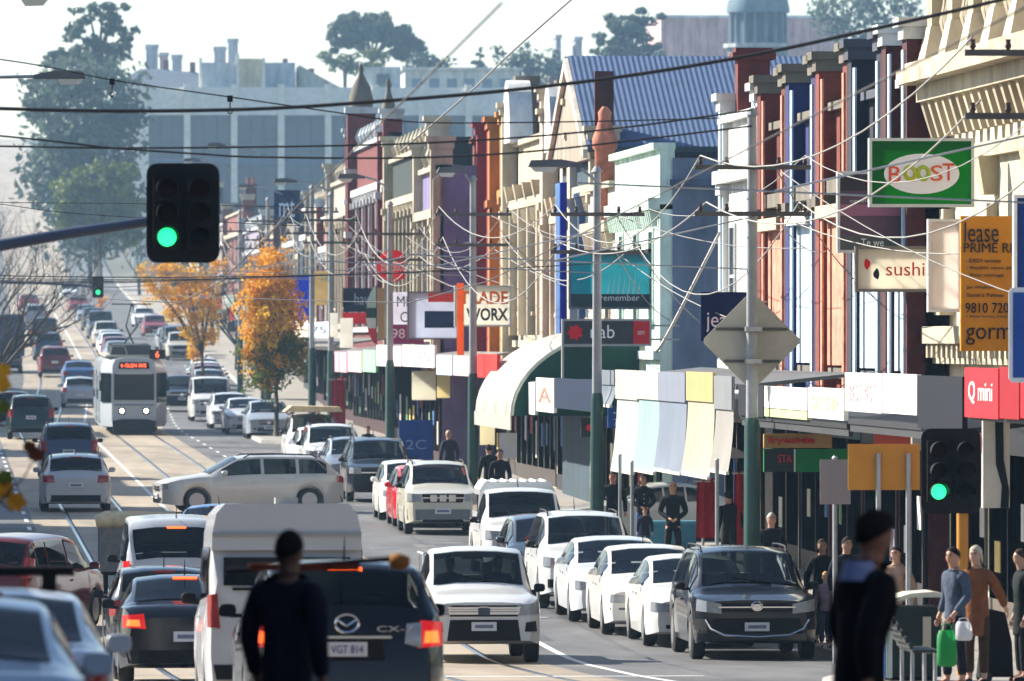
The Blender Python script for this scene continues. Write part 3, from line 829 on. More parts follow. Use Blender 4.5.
KINDS = {}
def kind(name, car, plate=.5, grille=None, head=None, tail=None, rear=None, front_low=None, rails=False, fog=True, high=True, tint=True, panes=None, mirror_col='body', extra=None, style='oem', rearwin=True, hi_z=None, white_grille=False):
    """collects the shared meshes of one body style: (part name, mesh, material or role, parent index, location)"""
    c = car; parts = []
    def add(n, me, m, par=None, loc=(0, 0, 0)): parts.append((n, me, m, par, loc)); return len(parts) - 1
    g = c.glass    # (rear glass base, rear glass top, screen top, screen base)
    pp = panes or [(lerp(g[0], g[1], .75), lerp(g[1], g[2], .02) if False else lerp(g[1], g[2], .28)), (lerp(g[1], g[2], .32), lerp(g[1], g[2], .70)), (lerp(g[1], g[2], .74), lerp(g[2], g[3], .55))]
    scr = [(g[2] + .03, g[3] - .04)] + ([(g[0] + .04, g[1] - .02)] if rearwin else [])
    b = add('body', c.body(scr, pp), 'BODY')
    add('windscreen', c.screen(*scr[0]), M_SCREEN)
    if rearwin: add('rear_window', c.screen(*scr[1]), M_TINT)
    for ya, yb in pp:
        for sg in (1, -1): add('side_window', c.sideglass(ya, yb, sg), M_TINT)
    bz = poly(c.belt, 0); wx = c.W / 2 - .26; seatm = {}
    def seat(w):
        if w not in seatm:
            q = MB().prism([(-.10, .30), (.02, .30), (-.06, bz + .02), (-.13, bz + .02)], -w / 2, w / 2, 'x').mesh('seat', 40)
            r = MB().prism([(-.13, bz + .04), (-.04, bz + .04), (-.05, bz + .22), (-.11, bz + .23)], -.13, .13, 'x').mesh('headrest', 40)
            seatm[w] = (q, r)
        return seatm[w]
    y1 = g[2] - .52
    for sx in (.37, -.37):
        q = add('seat', seat(.46)[0], M_SEAT, None, (sx, y1, 0)); add('headrest', seat(.46)[1], M_SEAT, q)
    if g[1] < y1 - 1.0 and rearwin:
        q = add('rear_seat', seat(1.1)[0], M_SEAT, None, (0, y1 - .9, 0))
        for sx in (.34, -.34): add('headrest', seat(1.1)[1], M_SEAT, q, (sx, 0, 0))
    add('dashboard', MB().prism([(g[3] - .62, bz - .30), (g[3] - .10, bz - .30), (g[3] - .16, bz - .05), (g[3] - .50, bz - .02), (g[3] - .62, bz - .1)], -wx, wx, 'x').mesh('dashboard', 30), M_DASH)
    add('cabin_floor', MB().box(-wx, wx, max(g[0], -c.L / 2 + .2), g[3] - .1, .36, .42).mesh('cabin_floor'), M_DASH)
    st_ = [(.37 + .17 * cos(2 * pi * k / 16), g[3] - .70 - .06 * sin(2 * pi * k / 16), bz - .02 + .16 * sin(2 * pi * k / 16)) for k in range(17)]
    add('steering_wheel', MB().tube(st_, .016, 5).mesh('steering_wheel', 40), M_DASH)
    wm, rm = wheel_mesh(c.wheel, .21), rim_mesh(c.wheel, .21)
    rl = MB(); rl.v = [(-x, y, z) for x, y, z in [tuple(v.co) for v in rm.vertices]]; rl.f = [tuple(p.vertices) for p in rm.polygons]
    rml = rl.mesh('rim', 30)
    for yy in (c.yf, c.yr):
        for sg in (1, -1):
            w = add('wheel', wm, M_RUBBER, None, (sg * (c.W / 2 - .115), yy, c.wheel))
            add('rim', rm if sg > 0 else rml, M_ALLOY, w)
    fx = c.W / 2
    for sg in (1, -1):
        if head:
            x0, x1, z0, z1, rise = head
            cs = [(sg * x0, z0 + .03), (sg * x1, z0 + rise), (sg * x1 * .99, z1 + rise), (sg * x0, z1)]
            add('headlight', c.patch(cs, True, .016), 'HEAD')
        if tail:
            x0, x1, z0, z1 = tail
            add('tail_light', c.patch([(sg * x0, z0), (sg * x1, z0 + .02), (sg * x1, z1 - .02), (sg * (x0 + .03), z1)], False, .016), 'TAIL')
            add('brake_bulb', c.patch([(sg * lerp(x0, x1, .25), lerp(z0, z1, .18)), (sg * lerp(x0, x1, .85), lerp(z0, z1, .2)), (sg * lerp(x0, x1, .8), lerp(z0, z1, .62)), (sg * lerp(x0, x1, .3), lerp(z0, z1, .6))], False, .024, nx=4), 'BULB')
        mz = poly(c.belt, g[3] - .35) + .10
        add('door_mirror', mirror_mesh(sg), 'BODY' if mirror_col == 'body' else M_BLACK, None, (sg * (c.W / 2 - .01), g[3] - .42, mz))
        for ya, yb in pp[-2:]:
            add('door_handle', MB().box(-.012, .012, -.1, .1, -.014, .014).mesh('door_handle'), 'BODY', None, (sg * (c.halfw(0) * 1.0), lerp(ya, yb, .15), poly(c.belt, 0) - .14))
    if grille:
        w, z0, z1 = grille
        gi = add('grille', c.patch([(-w * .92, z0), (w * .92, z0), (w, z1), (-w, z1)], True, .010), M_BLACK)
        if z1 - z0 > .06:
            add('grille_bar', c.patch([(-w * .96, lerp(z0, z1, .46)), (w * .96, lerp(z0, z1, .46)), (w * .97, lerp(z0, z1, .62)), (-w * .97, lerp(z0, z1, .62))], True, .022, nz=1), M_CHROME, gi)
        add('badge', c.patch([(-.06, lerp(z0, z1, .2)), (.06, lerp(z0, z1, .2)), (.06, lerp(z0, z1, .9)), (-.06, lerp(z0, z1, .9))], True, .03, nx=2, nz=1), M_CHROME, gi)
    if front_low:
        w, z0, z1 = front_low
        add('lower_intake', c.patch([(-w, z0), (w, z0), (w * .92, z1), (-w * .92, z1)], True, .010), M_BLACK)
        if fog:
            for sg in (1, -1):
                add('fog_lamp', c.patch([(sg * w * 1.08, z0 + .06), (sg * w * 1.3, z0 + .06), (sg * w * 1.3, z1 - .01), (sg * w * 1.08, z1 - .01)], True, .014, nx=4), M_BLACK)
    pl = MB().box(-.19, .19, -.012, .012, -.067, .067).mesh('number_plate')
    pt = upright('VGT 814', .30, .075)
    M_PL = mat('plate_white', (.62, .64, .66), rough=.5, var=0); M_PT = mat('plate_blue', (.03, .05, .22), rough=.5, var=0)
    i = add('number_plate', pl, M_PL, None, (0, c.L / 2 + .03, plate))
    rz = rear if rear is not None else plate + .25
    i2 = add('number_plate', pl, M_PL, None, (0, -c.L / 2 - .03, rz))
    add('plate_number', pt, M_PT, i2, (0, -.014, 0))
    strip_ = MB().box(-.14, .14, -.016, .016, -.026, .026).mesh('plate_strip'); M_PS = mat('plate_grey', (.16, .18, .28), rough=.5, var=.35, scale=28)
    add('plate_strip', strip_, M_PS, i); add('plate_strip', strip_, M_PS, i2)
    add('rear_bumper', c.patch([(-fx * .86, .27), (fx * .86, .27), (fx * .9, .44), (-fx * .9, .44)], False, .012), M_BLACK)
    if high:
        hz = hi_z or (c.H - .045)
        hy = g[1] - .03
        add('high_brake_light', MB().box(-.16, .16, -.03, .02, -.018, .018).mesh('high_brake_light'), 'TAIL', None, (0, hy, poly(c.prof, hy) + .012))
    if rails:
        for sg in (1, -1):
            x = c.sec((g[1] + g[2]) / 2)[10][0] * .93
            y0, y1 = g[1] + .1, g[2] - .15
            pts = [(sg * x, lerp(y0, y1, t), c.topz(lerp(y0, y1, t), x) + (.0 if t in (0, 1) else .06)) for t in (0, .08, .5, .92, 1)]
            add('roof_rail', MB().tube(pts, .018, 6).mesh('roof_rail', 40), M_BLACK)
    add('wiper', MB().tube([(-.35, g[3] - .02, poly(c.prof, g[3]) + .03), (.25, g[3] - .12, c.topz(g[3] - .12, .25) + .03)], .009, 4).mesh('wiper'), M_BLACK)
    add('aerial', MB().tube([(.0, g[1] + .12, c.H - .01), (.0, g[1] - .02, c.H + .2)], [.012, .004], 5).mesh('aerial'), M_BLACK)
    if extra: extra(c, add)
    KINDS[name] = (c, parts)

USED = {}
def car(kind_name, label, px, s, col, away=False, yaw=0., group=None, cat='car', brake=False, lit=False, name=None, lod=False, X=None, centre=False, metallic=0.):
    c, parts = KINDS[kind_name]
    x, y = spot(px, s)
    if X is not None: x = X
    if not centre: y += c.L / 2
    z = ZG(y) + .004
    pitch = math.atan((ZG(y + 1.4) - ZG(y - 1.4)) / 2.8)
    rz = (0 if away else pi) + radians(yaw)
    t = thing(name or 'car', label, cat, (x + (0 if kind_name != 'x' else 0), y, z), 0, group)
    t.rotation_mode = 'XYZ'
    fwd = Vector((-sin(rz), cos(rz), 0)); p = pitch * fwd.y
    t.rotation_euler = (p, 0, rz)
    m = cmat(col, 'car', metal=metallic, rough=.25 if metallic == 0 else .38) if not isinstance(col, str) else MATS[col]
    objs = []
    skip = ('seat', 'headrest', 'rear_seat', 'steering_wheel', 'door_handle', 'wiper', 'badge', 'aerial', 'grille_bar', 'fog_lamp', 'plate_strip', 'plate_number') if lod else ('plate_number',) if s < 90 else ('plate_strip',)
    for n, me, mm, par, loc in parts:
        if n in skip or (mm == 'BULB' and not brake): objs.append(None); continue
        q = m if mm == 'BODY' else M_BRAKE if mm == 'BULB' or (brake and n == 'high_brake_light') else (M_TAILLIT if brake else M_TAIL) if mm == 'TAIL' else (M_HEADLIT if lit else M_LAMP) if mm == 'HEAD' else mm
        o = link(n, me, q, t if par is None else objs[par])
        o.location = loc
        objs.append(o)
    return t

# body styles (all lengths in metres)
def hatch(L=4.2, W=1.76, H=1.48, **k):
    h = L / 2
    return Car(L, W, H, [(-h, .78), (-h + .06, .95), (-h + .12, 1.0), (-h + .52, H - .06), (-h + .8, H - .01), (-.1, H), (.42, H - .05), (1.28, 1.0), (h - .45, .91), (h - .12, .83), (h, .76)],
               [(-h, .95), (h, .90)], (-h + .14, -h + .54, .40, 1.26), **k)
def sedan(L=4.8, W=1.82, H=1.44, **k):
    h = L / 2
    return Car(L, W, H, [(-h, .80), (-h + .05, .98), (-h + .15, 1.03), (-h + .75, 1.07), (-h + 1.45, H - .05), (-h + 1.8, H), (-.1, H), (.30, H - .05), (1.15, 1.0), (h - .45, .89), (h - .12, .81), (h, .74)],
               [(-h, 1.0), (-h + .7, 1.0), (h, .90)], (-h + .78, -h + 1.46, .28, 1.13), **k)
def wagon(L=4.75, W=1.83, H=1.5, **k):
    h = L / 2
    return Car(L, W, H, [(-h, .80), (-h + .05, .98), (-h + .1, 1.03), (-h + .55, H - .07), (-h + .85, H - .02), (-.1, H), (.40, H - .05), (1.22, 1.0), (h - .45, .91), (h - .12, .83), (h, .76)],
               [(-h, .98), (h, .91)], (-h + .12, -h + .56, .38, 1.2), **k)
def suv(L=4.65, W=1.84, H=1.72, hood=1.08, belt=1.06, **k):
    h = L / 2; k.setdefault('wheel', .36); k.setdefault('clr', .26)
    return Car(L, W, H, [(-h, .85), (-h + .05, 1.08), (-h + .1, 1.13), (-h + .42, H - .07), (-h + .7, H - .02), (-.05, H), (.50, H - .06), (1.25, hood + .06), (h - .4, hood - .04), (h - .1, hood - .10), (h, hood - .13)],
               [(-h, belt + .04), (h, belt - .05)], (-h + .12, -h + .44, .47, 1.22), **k)
def van(L=4.8, W=1.84, H=1.96, **k):
    h = L / 2; k.setdefault('wheel', .33)
    return Car(L, W, H, [(-h, .9), (-h + .03, 1.15), (-h + .06, 1.2), (-h + .36, H - .08), (-h + .55, H - .01), (h - 1.8, H), (h - 1.35, H - .06), (h - .55, 1.2), (h - .2, 1.08), (h - .05, 1.02), (h, .98)],
               [(-h, 1.16), (h, 1.06)], (-h + .07, -h + .36, h - 1.38, h - .57), wr=.86, **k)
def mpv(L=4.75, W=1.8, H=1.66, **k):
    h = L / 2
    return Car(L, W, H, [(-h, .85), (-h + .04, 1.05), (-h + .08, 1.1), (-h + .4, H - .07), (-h + .65, H - .02), (0, H), (.7, H - .08), (1.6, 1.08), (h - .35, .97), (h - .1, .88), (h, .82)],
               [(-h, 1.04), (h, .95)], (-h + .1, -h + .42, .66, 1.58), wr=.80, **k)

kind('hatch', hatch(), .45, (.40, .56, .70), (.46, .80, .58, .72, .05), (.62, .84, .72, .98), .62, (.45, .30, .44))
kind('sedan', sedan(), .42, (.42, .54, .66), (.46, .84, .54, .69, .05), (.55, .86, .72, .92), .62, (.46, .25, .38))
def older(c, add):
    add('bumper_strip', c.patch([(-.80, .44), (.80, .44), (.80, .475), (-.80, .475)], True, .02, nz=1), cmat((90, 92, 94), 'paint'))
kind('sedan_b', sedan(4.66, 1.78, 1.47, nose=.86), .36, (.34, .58, .69), (.40, .80, .53, .67, .03), (.5, .84, .74, .92), .6, (.40, .25, .34), extra=older)
kind('wagon', wagon(), .43, (.42, .56, .69), (.46, .84, .57, .72, .05), (.55, .85, .76, .96), .70, (.46, .26, .40), rails=True)
kind('suv', suv(), .62, (.55, .70, .90), (.54, .86, .74, .92, .04), (.66, .88, .85, 1.2), .85, (.6, .34, .56), rails=True, mirror_col='black')
def x_cladding(c, add):
    for k in range(3):
        add('grille_slot', c.patch([(-.30 + k * .22, .78), (-.14 + k * .22, .78), (-.14 + k * .22, .94), (-.30 + k * .22, .94)], True, .024, nx=2, nz=1), M_CHROME)
    add('bull_bumper', c.patch([(-.84, .36), (.84, .36), (.84, .60), (-.84, .60)], True, .02), cmat((120, 122, 124), 'paint'))
kind('boxy_suv', suv(4.5, 1.77, 1.7, hood=1.1), .56, (.5, .76, .96), (.52, .84, .76, .96, .02), (.66, .86, .8, 1.3), .85, (.5, .30, .36), rails=True, mirror_col='black', extra=x_cladding)
def mazda_front(c, add):
    # chrome smile under the lower grille and badge ring
    pts = [(-.80, .64), (-.72, .50), (-.5, .40), (0, .37), (.5, .40), (.72, .50), (.80, .64)]
    add('chrome_smile', MB().tube([(x, c.yend(x, True) + .02, z) for x, z in pts], .016, 6).mesh('chrome_smile', 40), M_CHROME)
    ring = [(.085 * cos(2 * pi * k / 16), c.L / 2 + .035, .845 + .068 * sin(2 * pi * k / 16)) for k in range(17)]
    add('badge_ring', MB().tube(ring, .011, 5).mesh('badge_ring', 40), M_CHROME)
    add('badge_wing', MB().tube([(-.07, c.L / 2 + .035, .875), (0, c.L / 2 + .035, .825), (.07, c.L / 2 + .035, .875)], .010, 5).mesh('badge_wing', 40), M_CHROME)
kind('big_suv', suv(5.0, 1.93, 1.72, hood=1.06, belt=1.04), .53, (.62, .76, .89), (.55, .92, .70, .88, .07), (.66, .9, .9, 1.12), .85, (.72, .42, .66), rails=True, mirror_col='black', extra=mazda_front)
def mazda_rear(c, add):
    y = -c.L / 2 - .03
    ring = [(.11 * cos(2 * pi * k / 18), y, 1.03 + .085 * sin(2 * pi * k / 18)) for k in range(19)]
    add('badge_ring', MB().tube(ring, .013, 5).mesh('badge_ring', 40), M_CHROME)
    add('badge_wing', MB().tube([(-.09, y, 1.065), (0, y, 1.005), (.09, y, 1.065)], .012, 5).mesh('badge_wing', 40), M_CHROME)
    add('model_badge', upright('CX-7', .34, .055), M_CHROME, None, (.45, y + .005, .98))
    add('chrome_strip', c.patch([(-.42, .89), (.42, .89), (.42, .915), (-.42, .915)], False, .02, nz=1), M_CHROME)
    add('plate_recess', c.patch([(-.36, .69), (.36, .69), (.33, .885), (-.33, .885)], False, .013, nz=1), M_BLACK)
    for sg in (1, -1):
        add('lamp_cluster', c.patch([(sg * .54, .84), (sg * .70, .80), (sg * .70, 1.04), (sg * .56, 1.03)], False, .020, nx=4), M_LAMP)
kind('black_suv', suv(4.68, 1.87, 1.64, hood=1.04, belt=1.06), .5, (.5, .7, .8), (.54, .86, .72, .9, .05), (.66, .91, .80, 1.06), .79, (.6, .34, .56), mirror_col='black', extra=mazda_rear, hi_z=1.6)
kind('van', van(), .55, (.5, .72, .92), (.56, .84, .76, .96, .02), (.76, .89, .85, 1.25), .72, (.5, .34, .48), mirror_col='black')
kind('mpv', mpv(), .45, (.45, .62, .76), (.5, .82, .66, .84, .05), (.70, .87, .95, 1.3), .62, (.5, .28, .44))
def camper_extra(c, add):
    h = c.L / 2
    pts = [(-.855, 1.74), (.855, 1.74), (.845, 1.95), (.80, 2.16), (.70, 2.27), (-.70, 2.27), (-.80, 2.16), (-.845, 1.95)]
    add('high_roof', MB().prism(pts, -h + .0, h - 1.6, 'y').mesh('high_roof', 30), 'BODY')
    add('roof_seam', MB().box(-.85, .85, -h - .03, -h - .001, 1.90, 1.94).mesh('roof_seam'), cmat((150, 150, 150), 'paint'))
    add('roof_vent', MB().box(-.13, .13, -h + .06, -h + .3, 2.2, 2.34).mesh('roof_vent'), cmat((190, 188, 180), 'paint'))
    for sg in (1, -1):
        add('rear_pane', MB().box(min(sg * .08, sg * .72), max(sg * .08, sg * .72), -h - .03, -h + .02, 1.34, 1.66).mesh('rear_pane'), M_GLASS)
    add('door_seam', MB().box(-.012, .012, -h - .025, -h + .02, .5, 1.74).mesh('door_seam'), M_BLACK)
    add('ladder_bar', MB().tube([(-.62, -h - .03, 1.30), (.62, -h - .03, 1.30)], .018, 6).mesh('ladder_bar', 40), M_BLACK)
h_ = 2.35
cv = Car(4.7, 1.86, 1.9, [(-h_, 1.2), (-h_ + .015, 1.72), (-h_ + .05, 1.84), (-h_ + .15, 1.9), (h_ - 1.8, 1.9), (h_ - 1.35, 1.84), (h_ - .55, 1.2), (h_ - .2, 1.08), (h_ - .05, 1.02), (h_, .98)], [(-h_, 1.16), (h_, 1.06)], (-h_ + .07, -h_ + .36, h_ - 1.38, h_ - .57), wr=.92, tail=.93, wheel=.33)
kind('camper', cv, .55, (.5, .72, .92), (.56, .84, .76, .96, .02), (.76, .90, .85, 1.25), .72, (.5, .34, .48), mirror_col='black', extra=camper_extra, rearwin=False)
# pickup with tray or canopy
def ute(L=5.1, W=1.78, H=1.76):
    h = L / 2
    return Car(L, W, H, [(-h, .8), (-h + .03, 1.0), (-h + .06, 1.06), (-.62, 1.06), (-.55, 1.10), (-.42, H - .06), (-.2, H), (.3, H), (.62, H - .06), (1.22, 1.16), (h - .4, 1.06), (h - .1, .99), (h, .93)],
               [(-h, 1.0), (-.6, 1.05), (h, 1.0)], (-.56, -.40, .58, 1.2), wheel=.36, clr=.3, wr=.78)
def ute_front(c, add):
    add('grille_bar', c.patch([(-.52, .76), (.52, .76), (.55, .80), (-.55, .80)], True, .03, nz=1), M_CHROME)
    add('grille_bar', c.patch([(-.54, .84), (.54, .84), (.56, .875), (-.56, .875)], True, .03, nz=1), M_CHROME)
    add('badge_emblem', c.patch([(-.09, .75), (.09, .75), (.09, .86), (-.09, .86)], True, .04, nx=2, nz=1), cmat((70, 76, 90), 'paint'))
    for sg in (1, -1):
        add('fog_recess', c.patch([(sg * .62, .50), (sg * .82, .50), (sg * .80, .66), (sg * .64, .64)], True, .02, nx=4), M_BLACK)
    for sg in (1, -1):
        pts = [(sg * .72, -.7, 1.06), (sg * .72, -.8, 1.62), (sg * .72, -2.3, 1.62), (sg * .72, -2.45, 1.06)]
        add('tray_rack', MB().tube(pts, .025, 6).mesh('tray_rack', 40), M_STEEL)
    add('tray_cross_bar', MB().tube([(-.72, -.8, 1.62), (.72, -.8, 1.62)], .025, 6).mesh('tray_cross_bar', 40), M_STEEL)
kind('ute', ute(), .58, (.56, .73, .90), (.50, .86, .72, .90, .04), (.72, .87, .75, 1.0), .6, (.56, .36, .68), fog=False, mirror_col='black', extra=ute_front, panes=[(-.36, .12), (.16, .86)])
def canopy(c, add):
    pts = [(-.80, 1.02), (.80, 1.02), (.76, 1.70), (.66, 1.86), (-.66, 1.86), (-.76, 1.70)]
    add('canopy', MB().prism(pts, -2.5, -.5, 'y').mesh('canopy', 25), 'BODY')
    for k in range(7):
        add('canopy_rib', MB().tube([(-.6 + k * .2, -2.45, 1.865), (-.6 + k * .2, -.5, 1.865)], .03, 6).mesh('canopy_rib', 40), 'BODY')
    for sg in (1, -1):
        add('canopy_window', MB().box(sg * .79 - .01, sg * .79 + .01, -2.2, -.8, 1.25, 1.6).mesh('canopy_window'), M_GLASS)
kind('canopy_ute', ute(), .56, (.5, .75, .95), (.52, .84, .76, .94, .02), (.72, .87, .75, 1.0), .6, (.5, .34, .5), mirror_col='black', extra=canopy, panes=[(-.36, .12), (.16, .86)])
def truck_extra(c, add):
    add('cargo_box', MB().box(-1.15, 1.15, -3.6, 1.3, 1.0, 3.3).mesh('cargo_box'), cmat((58, 66, 84), 'paint'))
    add('rear_door_frame', MB().box(-1.17, 1.17, -3.64, -3.6, .96, 1.06).box(-1.17, 1.17, -3.64, -3.6, 3.24, 3.34).box(-1.17, -1.07, -3.64, -3.6, 1.06, 3.24).box(1.07, 1.17, -3.64, -3.6, 1.06, 3.24).mesh('rear_door_frame'), cmat((90, 96, 108), 'paint'))
tk = van(7.0, 2.1, 2.3); tk.top = tk.top
kind('truck', Car(7.0, 2.1, 2.4, [(-3.5, .8), (-3.4, 1.0), (1.3, 1.02), (1.5, 2.2), (1.8, 2.38), (2.6, 2.4), (2.9, 2.3), (3.3, 1.4), (3.45, 1.2), (3.5, .8)], [(-3.5, .9), (1.4, 1.3), (3.5, 1.3)], (1.32, 1.5, 2.88, 3.3), wheel=.42, clr=.4, wr=.9), .6, (.5, .7, .95), (.6, .95, .7, .9, 0), (.75, .95, .7, .85), .62, (.6, .45, .6), extra=truck_extra, rearwin=False, high=False, panes=[(1.7, 2.6)])

SIL = (176, 180, 186); WHT = (208, 210, 210); BLK = (16, 19, 26); GPARK = 'cars parked along the right kerb'
# oncoming and parked, facing the camera
car('ute', 'white utility pickup with grille bars and dark bumper driving towards the camera', 484, 66, WHT, name='pickup_truck', cat='pickup')
car('big_suv', 'large black sport utility parked nearest on the right, chrome smile under grille', 757, 65, (14, 18, 26), group=GPARK)
car('sedan', 'white sedan parked directly behind the large black sport utility', -60 + 12.25 * 62.3, 62.3, (210, 210, 205), group=GPARK)
car('sedan_b', 'white sedan parked second behind the black sport utility, between two other white sedans', -60 + 11.95 * 60.1, 60.1, (212, 211, 206), group=GPARK)
car('sedan', 'small looking white sedan parked third behind the black sport utility', -60 + 11.85 * 57.7, 57.7, (204, 208, 212), group=GPARK)
car('suv', 'white sport utility with raised roof rails parked behind the three white sedans', -60 + 11.75 * 55.4, 55.4, WHT, group=GPARK)
car('hatch', 'dark hatchback parked half hidden between white sport utility and white canopy pickup', -60 + 11.6 * 53, 53, (44, 52, 62), group=GPARK)
car('canopy_ute', 'white pickup with ribbed white canopy over its tray, parked', -60 + 11.75 * 50, 50, WHT, group=GPARK, name='pickup_truck', cat='pickup')
car('boxy_suv', 'pale silver boxy sport utility with black bumper and slotted grille, parked', 443, 42.5, (204, 200, 184), group=GPARK, metallic=.3)
car('hatch', 'bright red hatchback parked behind the silver boxy sport utility', 430, 41.2, (196, 24, 34), group=GPARK)
car('hatch', 'white hatchback parked behind the red hatchback', -60 + 11.85 * 40.1, 40.1, (226, 226, 220), group=GPARK)
car('suv', 'dark charcoal sport utility with silver roof rails parked in mid street', 381, 36.9, (34, 38, 46), group=GPARK)
car('wagon', 'silver grey wagon parked behind the dark charcoal sport utility', -60 + 12.0 * 34.8, 34.8, (128, 136, 148), group=GPARK, metallic=.3)
car('suv', 'white sport utility parked behind the silver grey wagon', -60 + 11.8 * 33.4, 33.4, WHT, group=GPARK)
car('hatch', 'white hatchback parked just before the car with tan roof load', -60 + 11.9 * 32.2, 32.2, (228, 232, 236), group=GPARK)
tl = car('suv', 'white sport utility carrying a flat tan load on its roof', -60 + 12.1 * 31, 31, WHT, group=GPARK)
load = tag(MB().prism([(-.95, 0), (.95, 0), (.86, .16), (-.7, .2)], -1.2, 1.0, 'y').build('roof_load', cmat((206, 186, 146), 'cloth')), 'flat tan tarpaulin load on the roof of a white parked sport utility', 'load')
load.location = (tl.location.x, tl.location.y, tl.location.z + 1.79)
car('hatch', 'silver hatchback with dark front parked nearest past the orange tree', -60 + 12.7 * 25.9, 25.9, (150, 158, 168), group=GPARK)
car('sedan', 'silver sedan parked second past the orange tree', -60 + 12.3 * 25.0, 25.0, (196, 200, 204), group=GPARK)
car('wagon', 'pale silver wagon parked third past the orange tree, before the white van', -60 + 12.1 * 24.1, 24.1, (206, 210, 216), group=GPARK)
car('van', 'white delivery van parked beside the yellow autumn tree', -60 + 11.9 * 22.8, 22.8, WHT, group=GPARK, name='van', cat='van')
car('suv', 'dark sport utility close to the right side of the tram', 182, 21.3, (36, 42, 54))
# leaving, seen from behind
car('sedan', 'light blue silver sedan filling the bottom left corner, seen from behind', -79, 190, (168, 184, 200), away=True, metallic=.3)
cb = car('sedan', 'silver sedan with black roof bars ahead of the corner sedan', -20, 150, (196, 202, 210), away=True, metallic=.3)
for yy in (-.1,):
    bar = MB().tube([(-.72, yy, 1.55), (.66, yy, 1.55)], .035, 8).box(-.56, -.46, yy - .04, yy + .04, 1.43, 1.53).box(.44, .54, yy - .04, yy + .04, 1.40, 1.53)
    bar.build('roof_bar', M_BLACK, cb)
car('mpv', 'maroon people mover angled across the left lane, sunlit red side', 22, 60, (98, 36, 30), away=True, yaw=-17)
car('van', 'silver grey van waiting behind the dark hatchback, lit strip on its roof edge', 177, 60, (178, 182, 188), away=True, brake=True, name='van', cat='van')
car('hatch', 'dark hatchback with pale roof sheen in the queue between van and dark sedan', 165, 66, (28, 34, 42), away=True)
car('sedan', 'black sedan with glowing brake lights beside the campervan', 188, 76, (20, 24, 32), away=True, brake=True)
car('camper', 'white high roofed campervan with two rear windows, in the right queue', 287, 88, (186, 187, 190), away=True, name='campervan', cat='van')
car('black_suv', 'black crossover nearest the camera with lit brake lights and chrome badge', 347, 107, (13, 15, 20), away=True, brake=True)
car('sedan', 'blue sedan roof showing between the campervan and the crossing silver wagon', 232, 50, (40, 84, 140), away=True, yaw=-14)
car('wagon', 'silver wagon driving away along the tram track, alone in the left lane', 76, 38.6, (186, 188, 190), away=True, metallic=.25)
car('suv', 'blue grey sport utility ahead of the lone silver wagon', 69, 33, (66, 80, 104), away=True)
car('suv', 'dark green sport utility two ahead of the lone silver wagon', 31, 26, (26, 48, 48), away=True)
car('hatch', 'dark teal hatchback at the left edge ahead of the green sport utility', 12, 23.6, (40, 62, 70), away=True)
car('hatch', 'pale silver hatchback just left of the tram', 80, 20.8, (170, 180, 192), away=True, lod=True)
car('sedan', 'mid blue sedan beyond the pale hatchback left of the tram', 79, 19, (60, 92, 140), away=True, lod=True)
car('suv', 'dark red sport utility near the box truck on the left', 55, 18, (112, 34, 40), away=True, lod=True)
car('truck', 'dark blue grey box truck at the left edge behind bare branches', 4, 17.6, (56, 62, 76), away=True, name='box_truck', cat='truck')
# crossing the street
car('wagon', 'silver wagon turning across the street, seen side on', 248, 38.6, (192, 190, 186), yaw=-90 + 8, centre=True, metallic=.25)
car('sedan', 'beige silver sedan parked in the lane behind the pedestrians', 652, 44.4, (176, 176, 170), yaw=-80, centre=True)
# distant traffic on the hill
rnd = random.Random(11)
fk = ['hatch', 'sedan', 'suv', 'wagon', 'van', 'hatch', 'suv']
fc = [((232, 234, 236), 'white'), ((150, 158, 168), 'grey'), ((60, 70, 90), 'navy'), ((210, 214, 218), 'silver'), ((130, 40, 44), 'red'), ((40, 44, 52), 'black'), ((190, 184, 168), 'beige')]
ordn = ['nearest', 'second', 'third', 'fourth', 'fifth', 'sixth', 'seventh', 'eighth', 'ninth', 'tenth', 'eleventh', 'twelfth', 'thirteenth', 'last']
for side, xlane, aw, ds in (('oncoming', 8.0, False, [505, 516, 532, 541, 560, 590, 622, 660, 720, 800]), ('departing', 3.9, True, [520, 560, 640, 730]), ('kerbside', 12.0, False, [430, 438, 446, 455, 520, 528, 540, 552, 600, 640])):
    for k, dd in enumerate(ds):
        cc, nm = fc[(k * 3 + len(side)) % 7]; kk = fk[(k * 2 + len(side)) % 7]
        X = xlane + DX(dd)
        dc = dd * CA + X * SA
        px = 512 + F * (X * CA - dd * SA) / dc
        t = car(kk, 'small far %s car on the hill, %s of the %s line' % (nm, ordn[k], side), px, F / dc, cc, away=aw, group='far traffic on the hill', lod=True)
# ------------------------------------------------------------------ trees and the far hill
def foliage(name, a, b, rough=.75, scale=.6, trans=.3):
    if name in MATS: return MATS[name]
    return mat(name, b, rough=rough, var=.3, scale=scale, dirt=a, trans=trans, spec=.25)
F_GUM = foliage('gum_leaves', (.050, .075, .050), (.11, .145, .095), scale=.25)
F_DARK = foliage('dark_leaves', (.038, .060, .038), (.085, .115, .070), scale=.2)
F_LIME = foliage('lime_leaves', (.06, .09, .02), (.16, .19, .05), scale=.3)
F_ORANGE = foliage('orange_leaves', (.42, .16, .015), (.78, .42, .04), scale=.8, trans=.4)
F_YELLOW = foliage('yellow_leaves', (.55, .28, .02), (.82, .52, .06), scale=.8, trans=.4)
F_GREEN = foliage('green_leaves', (.05, .08, .018), (.16, .19, .04), scale=.9, trans=.4)
BARK = mat('bark', (.10, .08, .065), rough=.9, var=.3, scale=4, bump=.6, bscale=15)
BARKG = mat('bark_grey', (.06, .05, .045), rough=.9, var=.3, scale=4, bump=.6, bscale=15)
